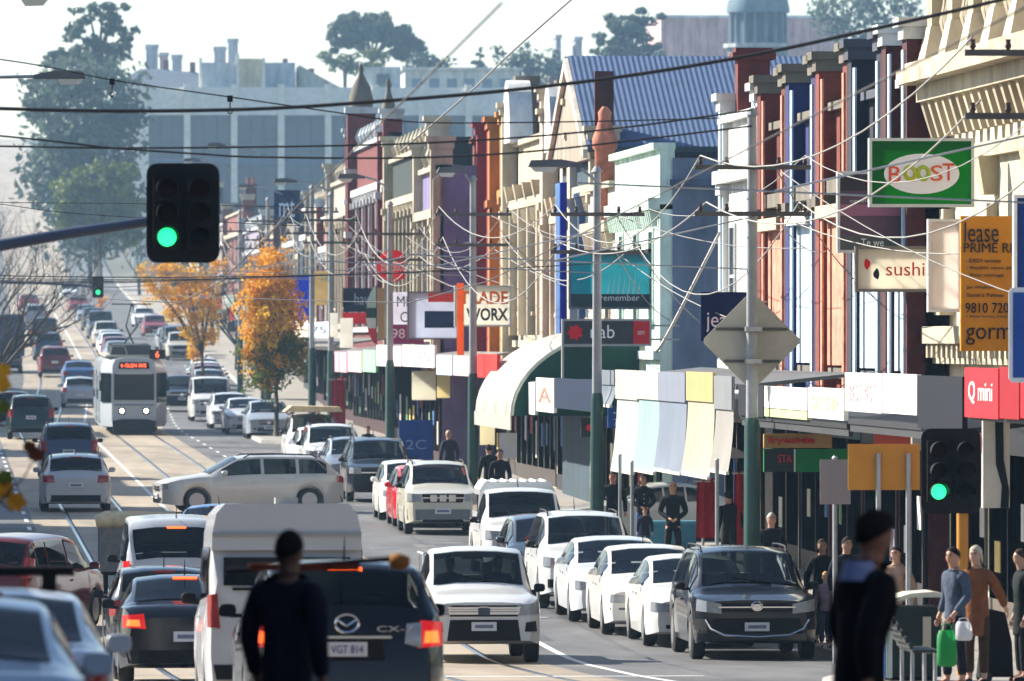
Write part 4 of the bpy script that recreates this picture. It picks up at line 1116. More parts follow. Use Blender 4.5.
def leaves(mb, rnd, c, r, n, size, shell=.55, flat=0.):
    c = Vector(c)
    for _ in range(n):
        while True:
            p = Vector((rnd.uniform(-1, 1), rnd.uniform(-1, 1), rnd.uniform(-1, 1)))
            if p.length <= 1: break
        if p.length > 1e-4: p = p.normalized() * (p.length ** shell)
        q = c + Vector((p.x * r[0], p.y * r[1], p.z * r[2]))
        u = Vector((rnd.gauss(0, 1), rnd.gauss(0, 1), rnd.gauss(0, 1 - flat))).normalized()
        w = u.cross(Vector((rnd.gauss(0, 1), rnd.gauss(0, 1), rnd.gauss(0, 1)))).normalized()
        s = size * rnd.uniform(.6, 1.4)
        i = len(mb.v)
        mb.v += [tuple(q - u * s), tuple(q + w * s * .55), tuple(q + u * s), tuple(q - w * s * .55)]
        mb.f.append((i, i + 1, i + 2, i + 3))
def fmesh(mb, name): return mb.mesh(name, recalc=False)
def branchy(mb, rnd, p, d, length, rad, depth, spread=.55, up=.12, twig=None):
    """recursive bare limbs"""
    pts = [p]; q = p.copy(); v = d.copy(); n = 4
    for k in range(n):
        v = (v + Vector((rnd.gauss(0, .10), rnd.gauss(0, .10), rnd.gauss(0, .06) + up * .3))).normalized()
        q = q + v * (length / n); pts.append(q.copy())
    mb.tube(pts, [rad * (1 - .45 * k / n) for k in range(n + 1)], 5 if rad > .03 else 3, cap=False)
    if twig is not None and depth <= 1: twig.append(q.copy())
    if depth <= 0: return
    for k in range(rnd.choice((2, 3))):
        t = rnd.randint(1, n) if k else n
        w = (v + Vector((rnd.gauss(0, spread), rnd.gauss(0, spread), rnd.gauss(0, spread * .6) + up))).normalized()
        branchy(mb, rnd, pts[t].copy(), w, length * rnd.uniform(.6, .82), rad * (.5 if k else .58), depth - 1, spread, up, twig)
def px_tree(name, label, clusters, s, trunk, m, n=1800, size=.35, seed=1, shell=.6, flat=0., limbs=True, group=None, barkm=None):
    """clusters: (px, py, rx, ry) in picture units at scale s; trunk: picture column of the foot"""
    rnd = random.Random(seed)
    x, y = spot(trunk, s); zg = ZG(y) - .2
    t = thing(name, label, 'tree', (x, y, zg), 0, group)
    mb = MB(); area = sum(c[2] * c[3] for c in clusters)
    tb = MB()
    top = max(zat(c[1], s) for c in clusters) - zg; low = min(zat(c[1] + c[3], s) for c in clusters) - zg
    low = max(1.5, low)
    rt = max(.12, top * .014)
    fork = Vector((0, 0, max(low, top * .35)))
    tb.tube([(0, 0, -.3), (.05, 0, fork.z * .5), tuple(fork)], [rt * 1.25, rt, rt * .8], 8)
    for (cx, cy, rx, ry) in clusters:
        wx, wy = spot(cx, s)
        dep = rnd.uniform(-1, 1) * (rx / s) * .5
        c = Vector((wx - x, wy - y + dep, zat(cy, s) - zg))
        cnt = max(30, int(n * rx * ry / area)); m_ = max(3, int(rx * ry / 14)); q = (.5 * min(rx, ry) + .18 * max(rx, ry)) / s
        for _ in range(m_):
            e = c + Vector((max(-1.1, min(1.1, rnd.gauss(0, .55))) * rx / s, rnd.gauss(0, .5) * (rx + ry) / 2 / s, max(-1.1, min(1.1, rnd.gauss(0, .55))) * ry / s))
            leaves(mb, rnd, e, (q * rnd.uniform(.7, 1.5), q, q * rnd.uniform(.5, 1.0)), cnt // m_ + 1, size, .8, flat)
        if limbs:
            mid = fork.lerp(c, .5) + Vector((0, 0, .15 * (c.z - fork.z)))
            tb.tube([tuple(fork), tuple(mid), tuple(c)], [rt * .6, rt * .4, rt * .15], 5)
    tb.build('trunk', barkm or BARK, t, 50)
    link('crown', fmesh(mb, 'crown'), m, t)
    return t
# prominent far trees
px_tree('gum_tree', 'tall open gum tree on the left skyline with gaps of sky in its crown', [(90, 15, 12, 8), (110, 22, 14, 9), (125, 35, 9, 8), (75, 30, 12, 9), (95, 42, 10, 8), (66, 52, 10, 8), (117, 50, 14, 12), (80, 55, 14, 10), (100, 62, 16, 10), (118, 8, 8, 5), (105, 5, 8, 5), (52, 62, 9, 7)], 9.5, 98, F_GUM, 2400, .34, 2, shell=.9)
px_tree('dense_tree', 'broad dark dense tree filling the slope left of the office block', [(60, 85, 30, 18), (100, 85, 32, 20), (125, 110, 16, 30), (75, 120, 35, 28), (105, 135, 30, 25), (40, 110, 14, 22), (60, 150, 26, 20), (95, 165, 30, 20), (45, 175, 22, 24), (70, 200, 30, 24), (115, 205, 26, 26), (90, 235, 40, 24)], 10, 90, F_GUM, 7500, .42, 3)
px_tree('lime_tree', 'yellow green tree with dark forked trunk below the big dense tree', [(118, 175, 18, 12), (125, 200, 18, 14), (75, 185, 16, 14), (90, 205, 14, 12), (65, 215, 14, 12), (110, 225, 16, 12), (130, 230, 14, 12), (105, 190, 14, 10)], 11.5, 100, F_LIME, 3600, .3, 4, shell=.9)
px_tree('umbrella_pine', 'broad umbrella shaped pine standing on the skyline above the office block', [(345, 30, 14, 9), (362, 24, 16, 9), (385, 27, 18, 9), (402, 36, 14, 8), (352, 40, 10, 7), (412, 44, 11, 9), (400, 52, 12, 8), (390, 42, 9, 6), (340, 42, 9, 8), (372, 34, 26, 7), (392, 36, 18, 6)], 8, 372, F_DARK, 6500, .34, 5)
px_tree('round_tree', 'small round pale green tree beneath the umbrella pine', [(330, 62, 10, 9), (345, 62, 12, 9), (362, 62, 12, 9), (378, 60, 10, 8)], 8.2, 345, F_LIME, 1000, .3, 6)
px_tree('hill_tree', 'low dark tree mound right of the umbrella pine', [(420, 64, 16, 11), (440, 68, 14, 9), (455, 72, 12, 8)], 7.6, 430, F_DARK, 900, .34, 7)
px_tree('pointed_conifer', 'small pointed conifer on the skyline near the middle', [(480, 72, 7, 6), (480, 64, 5, 5), (480, 57, 3, 5), (480, 51, 1.5, 4)], 8, 480, F_DARK, 500, .22, 8)
px_tree('slope_tree', 'dark tree mass behind the cream shop parapets', [(510, 62, 16, 12), (530, 60, 16, 12), (550, 64, 18, 12), (572, 68, 16, 12), (595, 74, 16, 12), (520, 80, 20, 12), (560, 84, 22, 12)], 7.8, 545, F_DARK, 2200, .36, 9)
px_tree('cedar_tree', 'wide layered cedar on the skyline left of the pink block', [(650, 12, 14, 4), (630, 18, 20, 4), (612, 28, 18, 4), (640, 30, 18, 5), (625, 40, 24, 5), (600, 44, 16, 4), (618, 52, 22, 5), (645, 48, 12, 5), (610, 62, 22, 6), (628, 56, 26, 6), (636, 24, 14, 5)], 8, 630, F_DARK, 5200, .30, 10, flat=.5)
px_tree('park_tree', 'large pale hazy tree behind the terrace parapets at upper right', [(830, 8, 20, 14), (860, 4, 22, 14), (890, 10, 22, 16), (912, 25, 16, 18), (850, 30, 24, 16), (880, 40, 22, 16), (905, 55, 18, 16)], 7.6, 870, F_GUM, 2600, .36, 12)
px_tree('side_tree', 'hazy tree between the pink block and the terrace parapets', [(800, 80, 14, 12), (825, 70, 16, 12), (845, 60, 12, 10)], 8, 815, F_DARK, 900, .33, 13)
# a far-off wood that reads as one mass
rnd = random.Random(77); mb = MB()
for k in range(230):
    d = rnd.uniform(1050, 2200); px = rnd.uniform(-30, 1060)
    x = d * tan(ALPHA + atan((px - 512) / F))
    if -10 < x - DX(d) < 22: continue
    h = rnd.uniform(3, 8)
    leaves(mb, rnd, (x, d, ZG(d) + h * .7), (h * rnd.uniform(.7, 1.2), h, h * .75), 90, .75, .6)
o = stuff(link('distant_wood', fmesh(mb, 'distant_wood'), F_DARK))
tag(o, 'hazy wooded hillside behind the whole street', 'wood')
# bare winter trees by the left kerb and up the hill
def bare_tree(label, px, s, h, seed, rad=.16, depth=6, lean=(0, 0), m=BARKG, X=None, name='bare_tree', leafm=None, nl=0, lsize=.09):
    rnd = random.Random(seed); x, y = spot(px, s)
    if X is not None: x = X
    t = thing(name, label, 'tree', (x, y, ZG(y)))
    mb = MB(); tips = []
    base = Vector((0, 0, -.1)); v = Vector((lean[0], lean[1], 1)).normalized()
    mb.tube([base, v * h * .12, v * h * .25], [rad * 1.25, rad, rad * .9], 8)
    for k in range(4):
        w = (v + Vector((rnd.gauss(0, .45) + lean[0], rnd.gauss(0, .45), .1))).normalized()
        branchy(mb, rnd, v * h * rnd.uniform(.16, .25), w, h * .27, rad * .6, depth - 2, .42, .12, tips)
    mb.build('trunk', m, t, 50)
    if leafm:
        lm = MB()
        for p in tips: leaves(lm, rnd, p, (.35, .35, .35), nl, lsize, .8)
        link('crown', fmesh(lm, 'crown'), leafm, t)
    return t
bare_tree('leafless street tree reaching in from the left edge with long twigs', -38, 27, 9.5, 21, .15, 7, (.35, 0))
bare_tree('second leafless tree behind the box truck at the left edge', -25, 15.5, 9.5, 22, .16, 7, (.3, 0))
bare_tree('third leafless tree low at the left edge before the far road', -22, 20.5, 10, 35, .16, 7, (.4, 0))
bare_tree('leafless tree on the left verge just under the signal arm', 2, 13.2, 10, 36, .15, 7, (.2, 0), X=-.5 + DX(640))
bare_tree('far leafless tree on the left verge of the rising road', 8, 9.5, 10, 37, .16, 7, (.1, 0), X=.2 + DX(900))
bare_tree('thin leafless tree left of the far road below the signal arm', 12, 11.5, 8, 29, .13, 6, (.1, 0), X=-1)
for k, (dd, xx, h) in enumerate(((455, -4.6, 10), (520, -4.4, 11), (585, -4.6, 10), (700, -4.0, 11), (470, 15.2, 9), (560, 15.0, 10), (820, 15.0, 10))):
    bare_tree(['first', 'second', 'third', 'fourth', 'fifth', 'sixth', 'seventh'][k] + ' of the hazy leafless trees lining the rising far road', 0, F / dd, h, 60 + k, .15, 7, (.12 if xx < 0 else -.05, 0), X=xx + DX(dd))
for k, (px, s, h) in enumerate(((150, 17.5, 9), (170, 15, 9), (232, 20.5, 8.5), (120, 13, 9))):
    bare_tree(['leafless kerb tree directly behind the yellow autumn tree', 'leafless kerb tree higher up the hill than the yellow one', 'leafless kerb tree between the two autumn trees', 'leafless kerb tree far up the hill beside the road'][k], px, s, h, 40 + k, .12, 7, X=14.5 + DX(F / s))
# autumn trees on the right kerb
def autumn(label, px, s, clusters, seed, mats, h0):
    rnd = random.Random(seed); x, y = spot(px, s); zg = ZG(y) + .13
    t = thing('autumn_tree', label, 'tree', (x, y, zg))
    tb = MB(); fork = Vector((0, 0, h0)); tb.tube([(0, 0, -.1), (.03, 0, h0 * .6), tuple(fork)], [.14, .11, .09], 8)
    per = {}
    for (cx, cy, rx, ry, mi) in clusters:
        wx, wy = spot(cx, s); c = Vector((wx - x, (wy - y) + rnd.uniform(-.5, .5), zat(cy, s) - zg))
        for _ in range(int(rx * ry * .30)):
            e = c + Vector((rnd.gauss(0, .62) * rx / s, rnd.gauss(0, .62) * rx / s, rnd.gauss(0, .62) * ry / s))
            leaves(per.setdefault(mi if rnd.random() < .8 else (mi + 1) % len(mats), MB()), rnd, e, (.30, .30, .24), rnd.randint(12, 30), .075, 1.0)
        tb.tube([tuple(fork), tuple(fork.lerp(c, .5) + Vector((0, 0, .2))), tuple(c)], [.06, .04, .012], 5)
    tb.build('trunk', BARK, t, 50)
    for mi, mb in per.items(): link('crown', fmesh(mb, 'crown'), mats[mi], t)
autumn('upright orange and green autumn tree beside the kerb build-out', 276, 26, [(268, 268, 9, 14, 0), (262, 290, 13, 18, 0), (279, 285, 13, 20, 0), (256, 315, 12, 20, 0), (288, 312, 12, 20, 0), (270, 320, 16, 20, 1), (262, 345, 16, 16, 2), (285, 345, 16, 18, 2), (272, 365, 18, 14, 2), (252, 350, 8, 14, 0), (296, 355, 9, 14, 2), (266, 380, 14, 10, 2), (268, 258, 5, 8, 0)], 5, [F_ORANGE, F_YELLOW, F_GREEN], 1.9)
autumn('spreading yellow orange autumn tree behind the white van', 202, 20, [(165, 270, 10, 8, 1), (185, 275, 12, 9, 1), (205, 285, 12, 10, 1), (160, 292, 12, 8, 1), (185, 298, 13, 9, 0), (210, 305, 9, 10, 1), (195, 318, 10, 9, 1), (175, 312, 9, 7, 1), (190, 335, 8, 9, 1), (208, 335, 8, 9, 1), (150, 285, 8, 6, 1), (142, 270, 6, 5, 1), (218, 268, 7, 7, 0), (196, 352, 7, 8, 1)], 6, [F_ORANGE, F_YELLOW], 2.2)
autumn('slim russet autumn sapling far up the road left of the tram roof', 101, 13.5, [(101, 312, 5, 10, 0), (100, 328, 6, 8, 0), (103, 300, 4, 6, 0)], 7, [F_ORANGE], 1.2)
# twig with russet leaves hanging in from a nearer tree on the left
def near_twig():
    x, y = spot(-190, 150); t = thing('plane_tree', 'near street tree at left whose twig of russet leaves hangs into view', 'tree', (x, y, ZG(y)))
    rnd = random.Random(9)
    tb = MB(); tb.tube([(0, 0, -.2), (0, 0, 2), (.1, 0, 4.2)], [.16, .13, .1], 8)
    for k in range(5):
        branchy(tb, rnd, Vector((0, 0, 2.6 + .3 * k)), Vector((rnd.uniform(-1, .1), rnd.uniform(-1, 1), .8)).normalized(), 1.4, .06, 3)
    def P(px, py):
        wx, wy = spot(px, 150); return Vector((wx - x, wy - y, zat(py, 150) - ZG(y)))
    tb.tube([Vector((0, 0, 2.2)), P(-90, 470), P(-30, 500), P(0, 502), P(12, 488), P(24, 478), P(32, 462)], [.05, .03, .014, .009, .008, .006, .005], 5)
    tb.tube([P(0, 502), P(8, 508), P(12, 512)], [.008, .006, .005], 4)
    tb.tube([P(-30, 430), P(-6, 425), P(3, 420)], [.02, .008, .005], 4)
    tb.build('trunk', BARK, t, 50)
    for k, (px, py, r, a, m) in enumerate(((14, 503, .066, .5, F_ORANGE), (2, 492, .07, 1.2, F_ORANGE), (3, 478, .055, .2, F_GREEN), (35, 456, .055, 1.0, mat('dry_leaf', (.16, .05, .02), rough=.8, var=.2, trans=.3)), (1, 408, .05, .7, F_GREEN), (0, 385, .06, .4, F_ORANGE), (3, 372, .05, 1.3, F_ORANGE), (28, 447, .045, .1, MATS['dry_leaf']))):
        c = P(px, py); mb = MB()
        out = []
        for j in range(12):
            q = 2 * pi * j / 12; rr = r * (1.0 + .25 * cos(q) + (.18 if j % 2 else -.1))
            out.append((rr * cos(q + a), .02 * sin(3 * q), rr * sin(q + a) * .9))
        i = len(mb.v); mb.v.append((c.x, c.y + .015, c.z)); mb.v += [(c.x + p[0], c.y + p[1], c.z + p[2]) for p in out]
        for j in range(12): mb.f.append((0, 1 + j, 1 + (j + 1) % 12))
        mb.build('leaf', m, t)
near_twig()

# ------------------------------------------------------------------ far buildings on the hill
def far_block(name, label, x0, x1, ytop, s, col, depth=12., kind='render', cat='building', roof=None, ybot=None):
    xa, y = spot(x0, s); xb, _ = spot(x1, s)
    zt = zat(ytop, s); zg = ZG(y) - .3
    if ybot is not None: zg = zat(ybot, s)
    t = thing(name, label, cat, ((xa + xb) / 2, y, zg)); h = (xb - xa) / 2; H = zt - zg
    MB().box(-h, h, 0, depth, 0, H).build('wall', cmat(col, kind), t)
    return t, h, H
# office block with pale fins and dark glazing
def office():
    s = 9.3
    t, h, H = far_block('office_block', 'long flat roofed office block with pale fins and bluish glass, far behind', 140, 535, 88, s, (206, 210, 206), 20)
    W = 2 * h
    fin = cmat((240, 238, 226), 'paint'); band = cmat((236, 236, 230), 'paint')
    glass = mat('office_glass', (.09, .12, .16), rough=.15, var=.2, scale=.15, spec=.5)
    zb = H - (115 - 88) / s
    MB().box(-h - .1, h + .1, -.3, -.002, zb, H + .1).build('fascia', band, t)
    n = 8; bay = 47.0 / s
    for k in range(9):
        x = -h + k * bay
        if x > h - .3: break
        MB().box(x - (.75 if k == 0 else .35), x + (.9 if k == 0 else .35), -.9, -.31, -1, H + .4).build('fin', fin, t)
        if x + bay < h:
            a, b = x + (.9 if k == 0 else .35), x + bay - .35
            w = MB().box(a, b, -.12, -.003, H - 13, zb).build('window', glass, t)
            for j in (1, 2):
                q = a + (b - a) * j / 3
                MB().box(q - .05, q + .05, -.2, -.12, H - 13, zb).build('mullion', cmat((60, 70, 86), 'paint'), w)
            MB().box(a, b, -.22, -.121, H - 8.2, H - 7.6).build('spandrel', cmat((110, 122, 140), 'paint'), w)
    for x0, x1, yt, c, nm in ((203, 239, 62, (196, 202, 206), 'plant_room'), (240, 264, 58, (222, 206, 170), 'stair_tower'), (266, 296, 62, (178, 190, 200), 'plant_room'), (364, 402, 66, (206, 208, 204), 'plant_room')):
        a, b = (x0 - 337.5) / s, (x1 - 337.5) / s
        MB().box(a, b, 1.0, 9, H, H + (88 - yt) / s).build(nm, cmat(c), t)
        MB().box(a - .35, a - .01, .7, 1.2, H - .3, H + (88 - yt) / s + .5).build('fin', fin, t)
    a, b = (300 - 337.5) / s, (345 - 337.5) / s
    MB().prism([(a, H), (b, H), (b - 1.2, H + .6), (a, H + 2.6)], 1.5, 9, 'y').build('sloped_roof_room', cmat((186, 190, 176)), t)
    MB().box((378 - 337.5) / s, (391 - 337.5) / s, .9, .999, H + .4, H + 1.6).build('window', glass, t)
office()
t, h, H = far_block('low_white_building', 'low white flat roofed building with long windows above the office block', 405, 520, 70, 8.4, (214, 216, 208), 14)
for k in range(6): MB().box(-h + .8 + k * 2.1, -h + 2.0 + k * 2.1, -.06, -.002, H - 2.6, H - 1.0).build('window', cmat((120, 136, 156), 'paint'), t)
MB().box(-h - .4, h + .4, -.5, 14, H + .002, H + .3).build('roof', cmat((222, 222, 218)), t)
t, h, H = far_block('pink_block', 'large plain pink rendered block with vertical joints on the skyline', 661, 850, 18, 7.2, (220, 178, 170), 24)
for k in range(22):
    x = -h + 2 * h * (k + .5) / 22
    MB().box(x - .06, x + .06, -.05, -.002, 0, H - .3).build('pilaster_strip', cmat((188, 140, 136)), t)
MB().box(-h - .2, h + .2, -.3, 24.2, H + .002, H + .4).build('coping', cmat((232, 232, 230)), t)
t, h, H = far_block('barrel_roof_shed', 'pink striped shed with white barrel roof beside the pink block', 637, 662, 58, 7.5, (206, 150, 146), 14)
MB().prism([(h * cos(q), H + 1.9 * sin(q)) for q in [pi * k / 10 for k in range(11)]], -.1, 14, 'y').build('barrel_roof', cmat((236, 236, 232), 'paint'), t)
for k in range(4): MB().box(-h + .3 + k * .85, -h + .6 + k * .85, -.06, -.002, 0, H + .6).build('stripe', cmat((176, 110, 110)), t)
t, h, H = far_block('crenellated_house', 'long low beige house with battlement parapet below the cedar', 597, 637, 60, 7.6, (190, 182, 172), 10)
for k in range(9): MB().box(-h + .1 + k * .6, -h + .4 + k * .6, 0, .4, H + .001, H + .35).build('merlon', cmat((206, 198, 188)), t)
# domed tower
def dome_tower():
    s = 8.0; x, y = spot(758, s); zg = ZG(y) - .3; t = thing('domed_tower', 'tall slate blue domed stone tower rising in front of the pink block', 'tower', (x, y, zg))
    st = cmat((112, 124, 136)); dk = cmat((70, 84, 100)); r = 30 / s
    z1 = zat(48, s) - zg; z0 = zat(120, s) - zg
    MB().lathe([(r * 1.02, 0), (r * 1.02, z1 - 2.4), (r * 1.1, z1 - 2.2), (r * 1.1, z1 - 1.9), (r, z1 - 1.8), (r, z1)], (0, 0, 0), 16).build('drum', st, t, 30)
    MB().lathe([(r * 1.16, z1 + .002), (r * 1.16, z1 + .5), (r * 1.0, z1 + .5)], (0, 0, 0), 16).build('balcony', cmat((180, 182, 180)), t)
    for k in range(16):
        a = 2 * pi * k / 16
        w = MB().prism([(-.42, z1 - 6.5), (.42, z1 - 6.5), (.42, z1 - 4.2), (.3, z1 - 3.8), (0, z1 - 3.6), (-.3, z1 - 3.8), (-.42, z1 - 4.2)], -r * 1.04, -r * .98, 'y').build('arched_opening', dk, t)
        w.rotation_euler = (0, 0, a)
        MB().lathe([(.22, z1 + .5), (.18, z1 + 4.2), (.26, z1 + 4.4)], (r * .92 * cos(a + .2), r * .92 * sin(a + .2), 0), 8).build('column', st, t)
    MB().lathe([(r * .78, z1 + .501), (r * .78, z1 + 4.4)], (0, 0, 0), 16).build('upper_drum', dk, t)
    MB().lathe([(r * 1.06, z1 + 4.41), (r * 1.06, z1 + 4.9), (r * 1.0, z1 + 6.0), (r * .8, z1 + 7.6), (r * .45, z1 + 8.8), (.2, z1 + 9.4), (.1, z1 + 11)], (0, 0, 0), 18).build('dome', cmat((104, 126, 138)), t, 40)
dome_tower()
# villas and sheds scattered on the hillside
rnd = random.Random(31)
vil = [(590, 84, 7.8, 'stone'), (300, 82, 8.0, 'brick'), (275, 70, 7.4, 'grey'), (180, 75, 7.8, 'cream'), (155, 72, 7.6, 'white'), (545, 92, 8.2, 'pale'), (190, 95, 8.0, 'beige'), (440, 84, 7.8, 'brick')]
pal = dict(cream=(226, 212, 180), white=(234, 234, 230), grey=(150, 156, 162), brick=(160, 96, 80), beige=(206, 192, 168), pale=(204, 214, 222), stone=(178, 170, 160))
spots_ = ['behind the cream parapets', 'left of the umbrella pine', 'left of the red spire skyline', 'above the office roof at its left', 'on the skyline above the office corner', 'behind the stucco pair', 'just above the office fascia', 'right of the umbrella pine']
for k, (px, yt, s, c) in enumerate(vil):
    w = rnd.uniform(7, 12) / 2
    t, h, H = far_block('hill_house', '%s hip roofed hill house, %s' % (c, spots_[k]), px - w * s, px + w * s, yt + 14, s, pal[c], 9)
    rf = MB().frustum(0, 4.5, H + .002, H + 2.4, h + .4, 5.0, h * .35, .3).build('roof', cmat(rnd.choice([(120, 70, 60), (110, 116, 124), (150, 150, 150), (140, 96, 80)]), 'paint'), t)
    MB().box(h * .3 - .35, h * .3 + .35, 4, 4.7, H + 1.0, H + 3.6).build('chimney', BR_RED, rf)
    for j in range(3):
        q = -h + 2 * h * (j + .5) / 3
        wd = MB().box(q - .6, q + .6, -.06, -.002, H - 2.2, H - .9).build('window', cmat((70, 84, 100), 'paint'), t)
        MB().box(q - .7, q + .7, -.1, -.002, H - 2.3, H - 2.2).build('sill', cmat((230, 230, 226), 'paint'), wd)
# chimney stacks of flats on the skyline
for k, (x0, x1, yt, s, c) in enumerate(((146, 158, 48, 7.2, (170, 176, 186)), (161, 168, 56, 7.2, (196, 160, 146)), (172, 182, 58, 7.0, (180, 188, 196)), (556, 561, 38, 6.8, (150, 156, 166)), (575, 582, 40, 6.8, (160, 160, 164)), (214, 226, 50, 7.0, (186, 190, 196)), (228, 238, 42, 6.8, (190, 196, 204)))):
    t, h, H = far_block('skyline_tower', ['tall pale blue tower', 'slim pinkish tower', 'broad pale tower', 'thin grey tower at mid skyline', 'stubby grey tower at mid skyline', 'pale tower above the plant rooms', 'tallest pale tower above the plant rooms'][k] + ' far off on the hazy skyline', x0, x1, yt, s, c, 6)
    MB().box(-h - .15, h + .15, -.15, 6.15, H + .002, H + .5).build('coping', cmat((200, 204, 208)), t)

# ------------------------------------------------------------------ haze: the air itself
hz = MB().box(-810, 910, -345, 2515, -4.9, 95).build('haze', None)
hm = bpy.data.materials.new('haze'); hm.use_nodes = True
nt = hm.node_tree; nt.nodes.remove(nt.nodes['Principled BSDF'])
pv = nt.nodes.new('ShaderNodeVolumePrincipled')
pv.inputs['Color'].default_value = (.44, .71, 1.0, 1)
pv.inputs['Density'].default_value = HAZE_DENSITY = .00016
pv.inputs['Anisotropy'].default_value = .35
nt.links.new(pv.outputs[0], nt.nodes['Material Output'].inputs['Volume'])
hz.data.materials.append(hm)
stuff(hz)
tag(hz, 'pale blue haze filling the whole street and hillside', 'haze')
# ------------------------------------------------------------------ verandahs over the footpath
XA = 14.25
def awn_px(py, px): 
    d = on_plane(px, XA); return zat(py, scale_at(XA, d))
def verandah(label, xa, xb, panels, roofc=(120, 118, 112), zr=None, posts=0):
    """xa > xb picture columns of its near and far end; panels: (x0, x1, y top, y bottom, colour, [lettering], [ink]) on its street edge"""
    d0, d1 = on_plane(xa, XA), on_plane(xb, XA); dm = (d0 + d1) / 2; zg = ZG(dm) + .13
    t = thing('verandah', label, 'awning', (XA, dm, zg))
    zr = zr if zr is not None else 3.4
    MB().prism([(.0, zr), (XF - XA - .58, zr + .28), (XF - XA - .58, zr + .34), (.0, zr + .08)], d0 - dm + .03, d1 - dm - .03, 'y').build('verandah_roof', cmat(roofc, 'paint'), t)
    MB().box(.03, .1, d0 - dm + .03, d1 - dm - .03, zr - .12, zr - .002).build('verandah_beam', cmat((60, 60, 62), 'paint'), t)
    for p in panels:
        x0, x1, y0, y1, col = p[:5]
        a, b = on_plane(max(x0, x1), XA), on_plane(min(x0, x1), XA)
        zt = (awn_px(y0, x0) + awn_px(y0, x1)) / 2 - zg; zb = (awn_px(y1, x0) + awn_px(y1, x1)) / 2 - zg
        o = MB().box(-.05, .025, a - dm + .02, b - dm - .02, zb, zt).build('fascia_sign', cmat(col, 'solid'), t)
        if len(p) > 5 and p[5]:
            lettering(p[5], (b - a) * .7, (zt - zb) * .45, cmat(p[6], 'print'), o, (-.058, (a + b) / 2 - dm, (zt + zb) / 2), 'street')
    for k in range(posts):
        y = d0 - dm + .2 + (d1 - d0 - .4) * k / max(1, posts - 1)
        MB().lathe([(.07, 0), (.05, .2), (.045, zr - .15), (.08, zr - .12)], (.1, y, 0), 8).build('post', M_POLEGREEN, t)
    return t
verandah('red fronted verandah at the right edge with white lettering', 1080, 968, [(1024, 1080, 366, 420, (196, 30, 42)), (1003, 1023, 367, 419, (150, 24, 34)), (968, 1002, 368, 418, (206, 40, 50), 'Q mini', (240, 240, 236))], (70, 60, 60))
verandah('dark verandah with two white blank panels under the sushi sign', 967, 848, [(921, 966, 376, 430, (26, 28, 36)), (886, 920, 374, 414, (244, 243, 240)), (848, 885, 373, 412, (246, 242, 240), 'BEST BEST', (236, 190, 190))], (44, 44, 48))
verandah('black verandah with cream panels edged green below', 847, 740, [(811, 847, 388, 419, (246, 246, 236), 'SET SUP', (240, 226, 170)), (767, 810, 387, 409, (246, 244, 232)), (767, 810, 410, 418, (190, 206, 150)), (741, 766, 385, 416, (36, 38, 44))], (34, 34, 36))
def blinds(label, xa, xb, specs):
    d0, d1 = on_plane(xa, XA), on_plane(xb, XA); dm = (d0 + d1) / 2; zg = ZG(dm) + .13
    t = thing('verandah', label, 'awning', (XA, dm, zg))
    MB().prism([(0, 3.75), (XF - XA - .58, 4.0), (XF - XA - .58, 4.06), (0, 3.83)], d0 - dm + .03, d1 - dm - .03, 'y').build('verandah_roof', cmat((96, 96, 94), 'paint'), t)
    for x0, x1, y0, ym, y1, c1, c2 in specs:
        a, b = on_plane(x1, XA) - dm, on_plane(x0, XA) - dm
        z0, zm, z1 = (awn_px(q, (x0 + x1) / 2) - zg for q in (y0, ym, y1))
        f = MB().box(-.06, .0, a + .03, b - .03, zm + .01, z0).build('fascia_sign', cmat(c1, 'blind'), t)
        rows = []
        n = 14
        for k in range(n + 1):      # gently billowing drop blind
            y = lerp(a + .05, b - .05, k / n)
            rows.append([(-.02 - .05 * sin(7 * k / n) * v - .10 * v * v, y, lerp(zm, z1, v)) for v in (0, .25, .5, .75, 1)])
        bl = MB().grid(rows).build('drop_blind', cmat(c2, 'blind'), t, 60)
        MB().box(-.16, -.10, a + .05, b - .05, z1 - .06, z1).build('blind_rail', cmat((220, 214, 200), 'paint'), bl)
    return t
blinds('verandah hung with long drop blinds in white, mint, grey and cream', 736, 600, [(618, 640, 370, 400, 470, (238, 234, 224), (226, 238, 234)), (640, 661, 371, 400, 470, (236, 234, 226), (190, 224, 220)), (661, 688, 372, 402, 470, (170, 178, 196), (160, 172, 192)), (689, 716, 372, 402, 474, (232, 214, 150), (240, 226, 196)), (717, 735, 376, 410, 470, (170, 174, 178), (196, 192, 184)), (601, 617, 370, 385, 404, (150, 160, 172), (140, 152, 166))])
verandah('navy and white fascia verandah left of the drop blinds', 599, 521, [(557, 596, 379, 410, (30, 42, 66)), (538, 556, 378, 412, (226, 226, 220), 'A', (214, 120, 100)), (522, 537, 382, 414, (206, 212, 208))], (90, 92, 96))
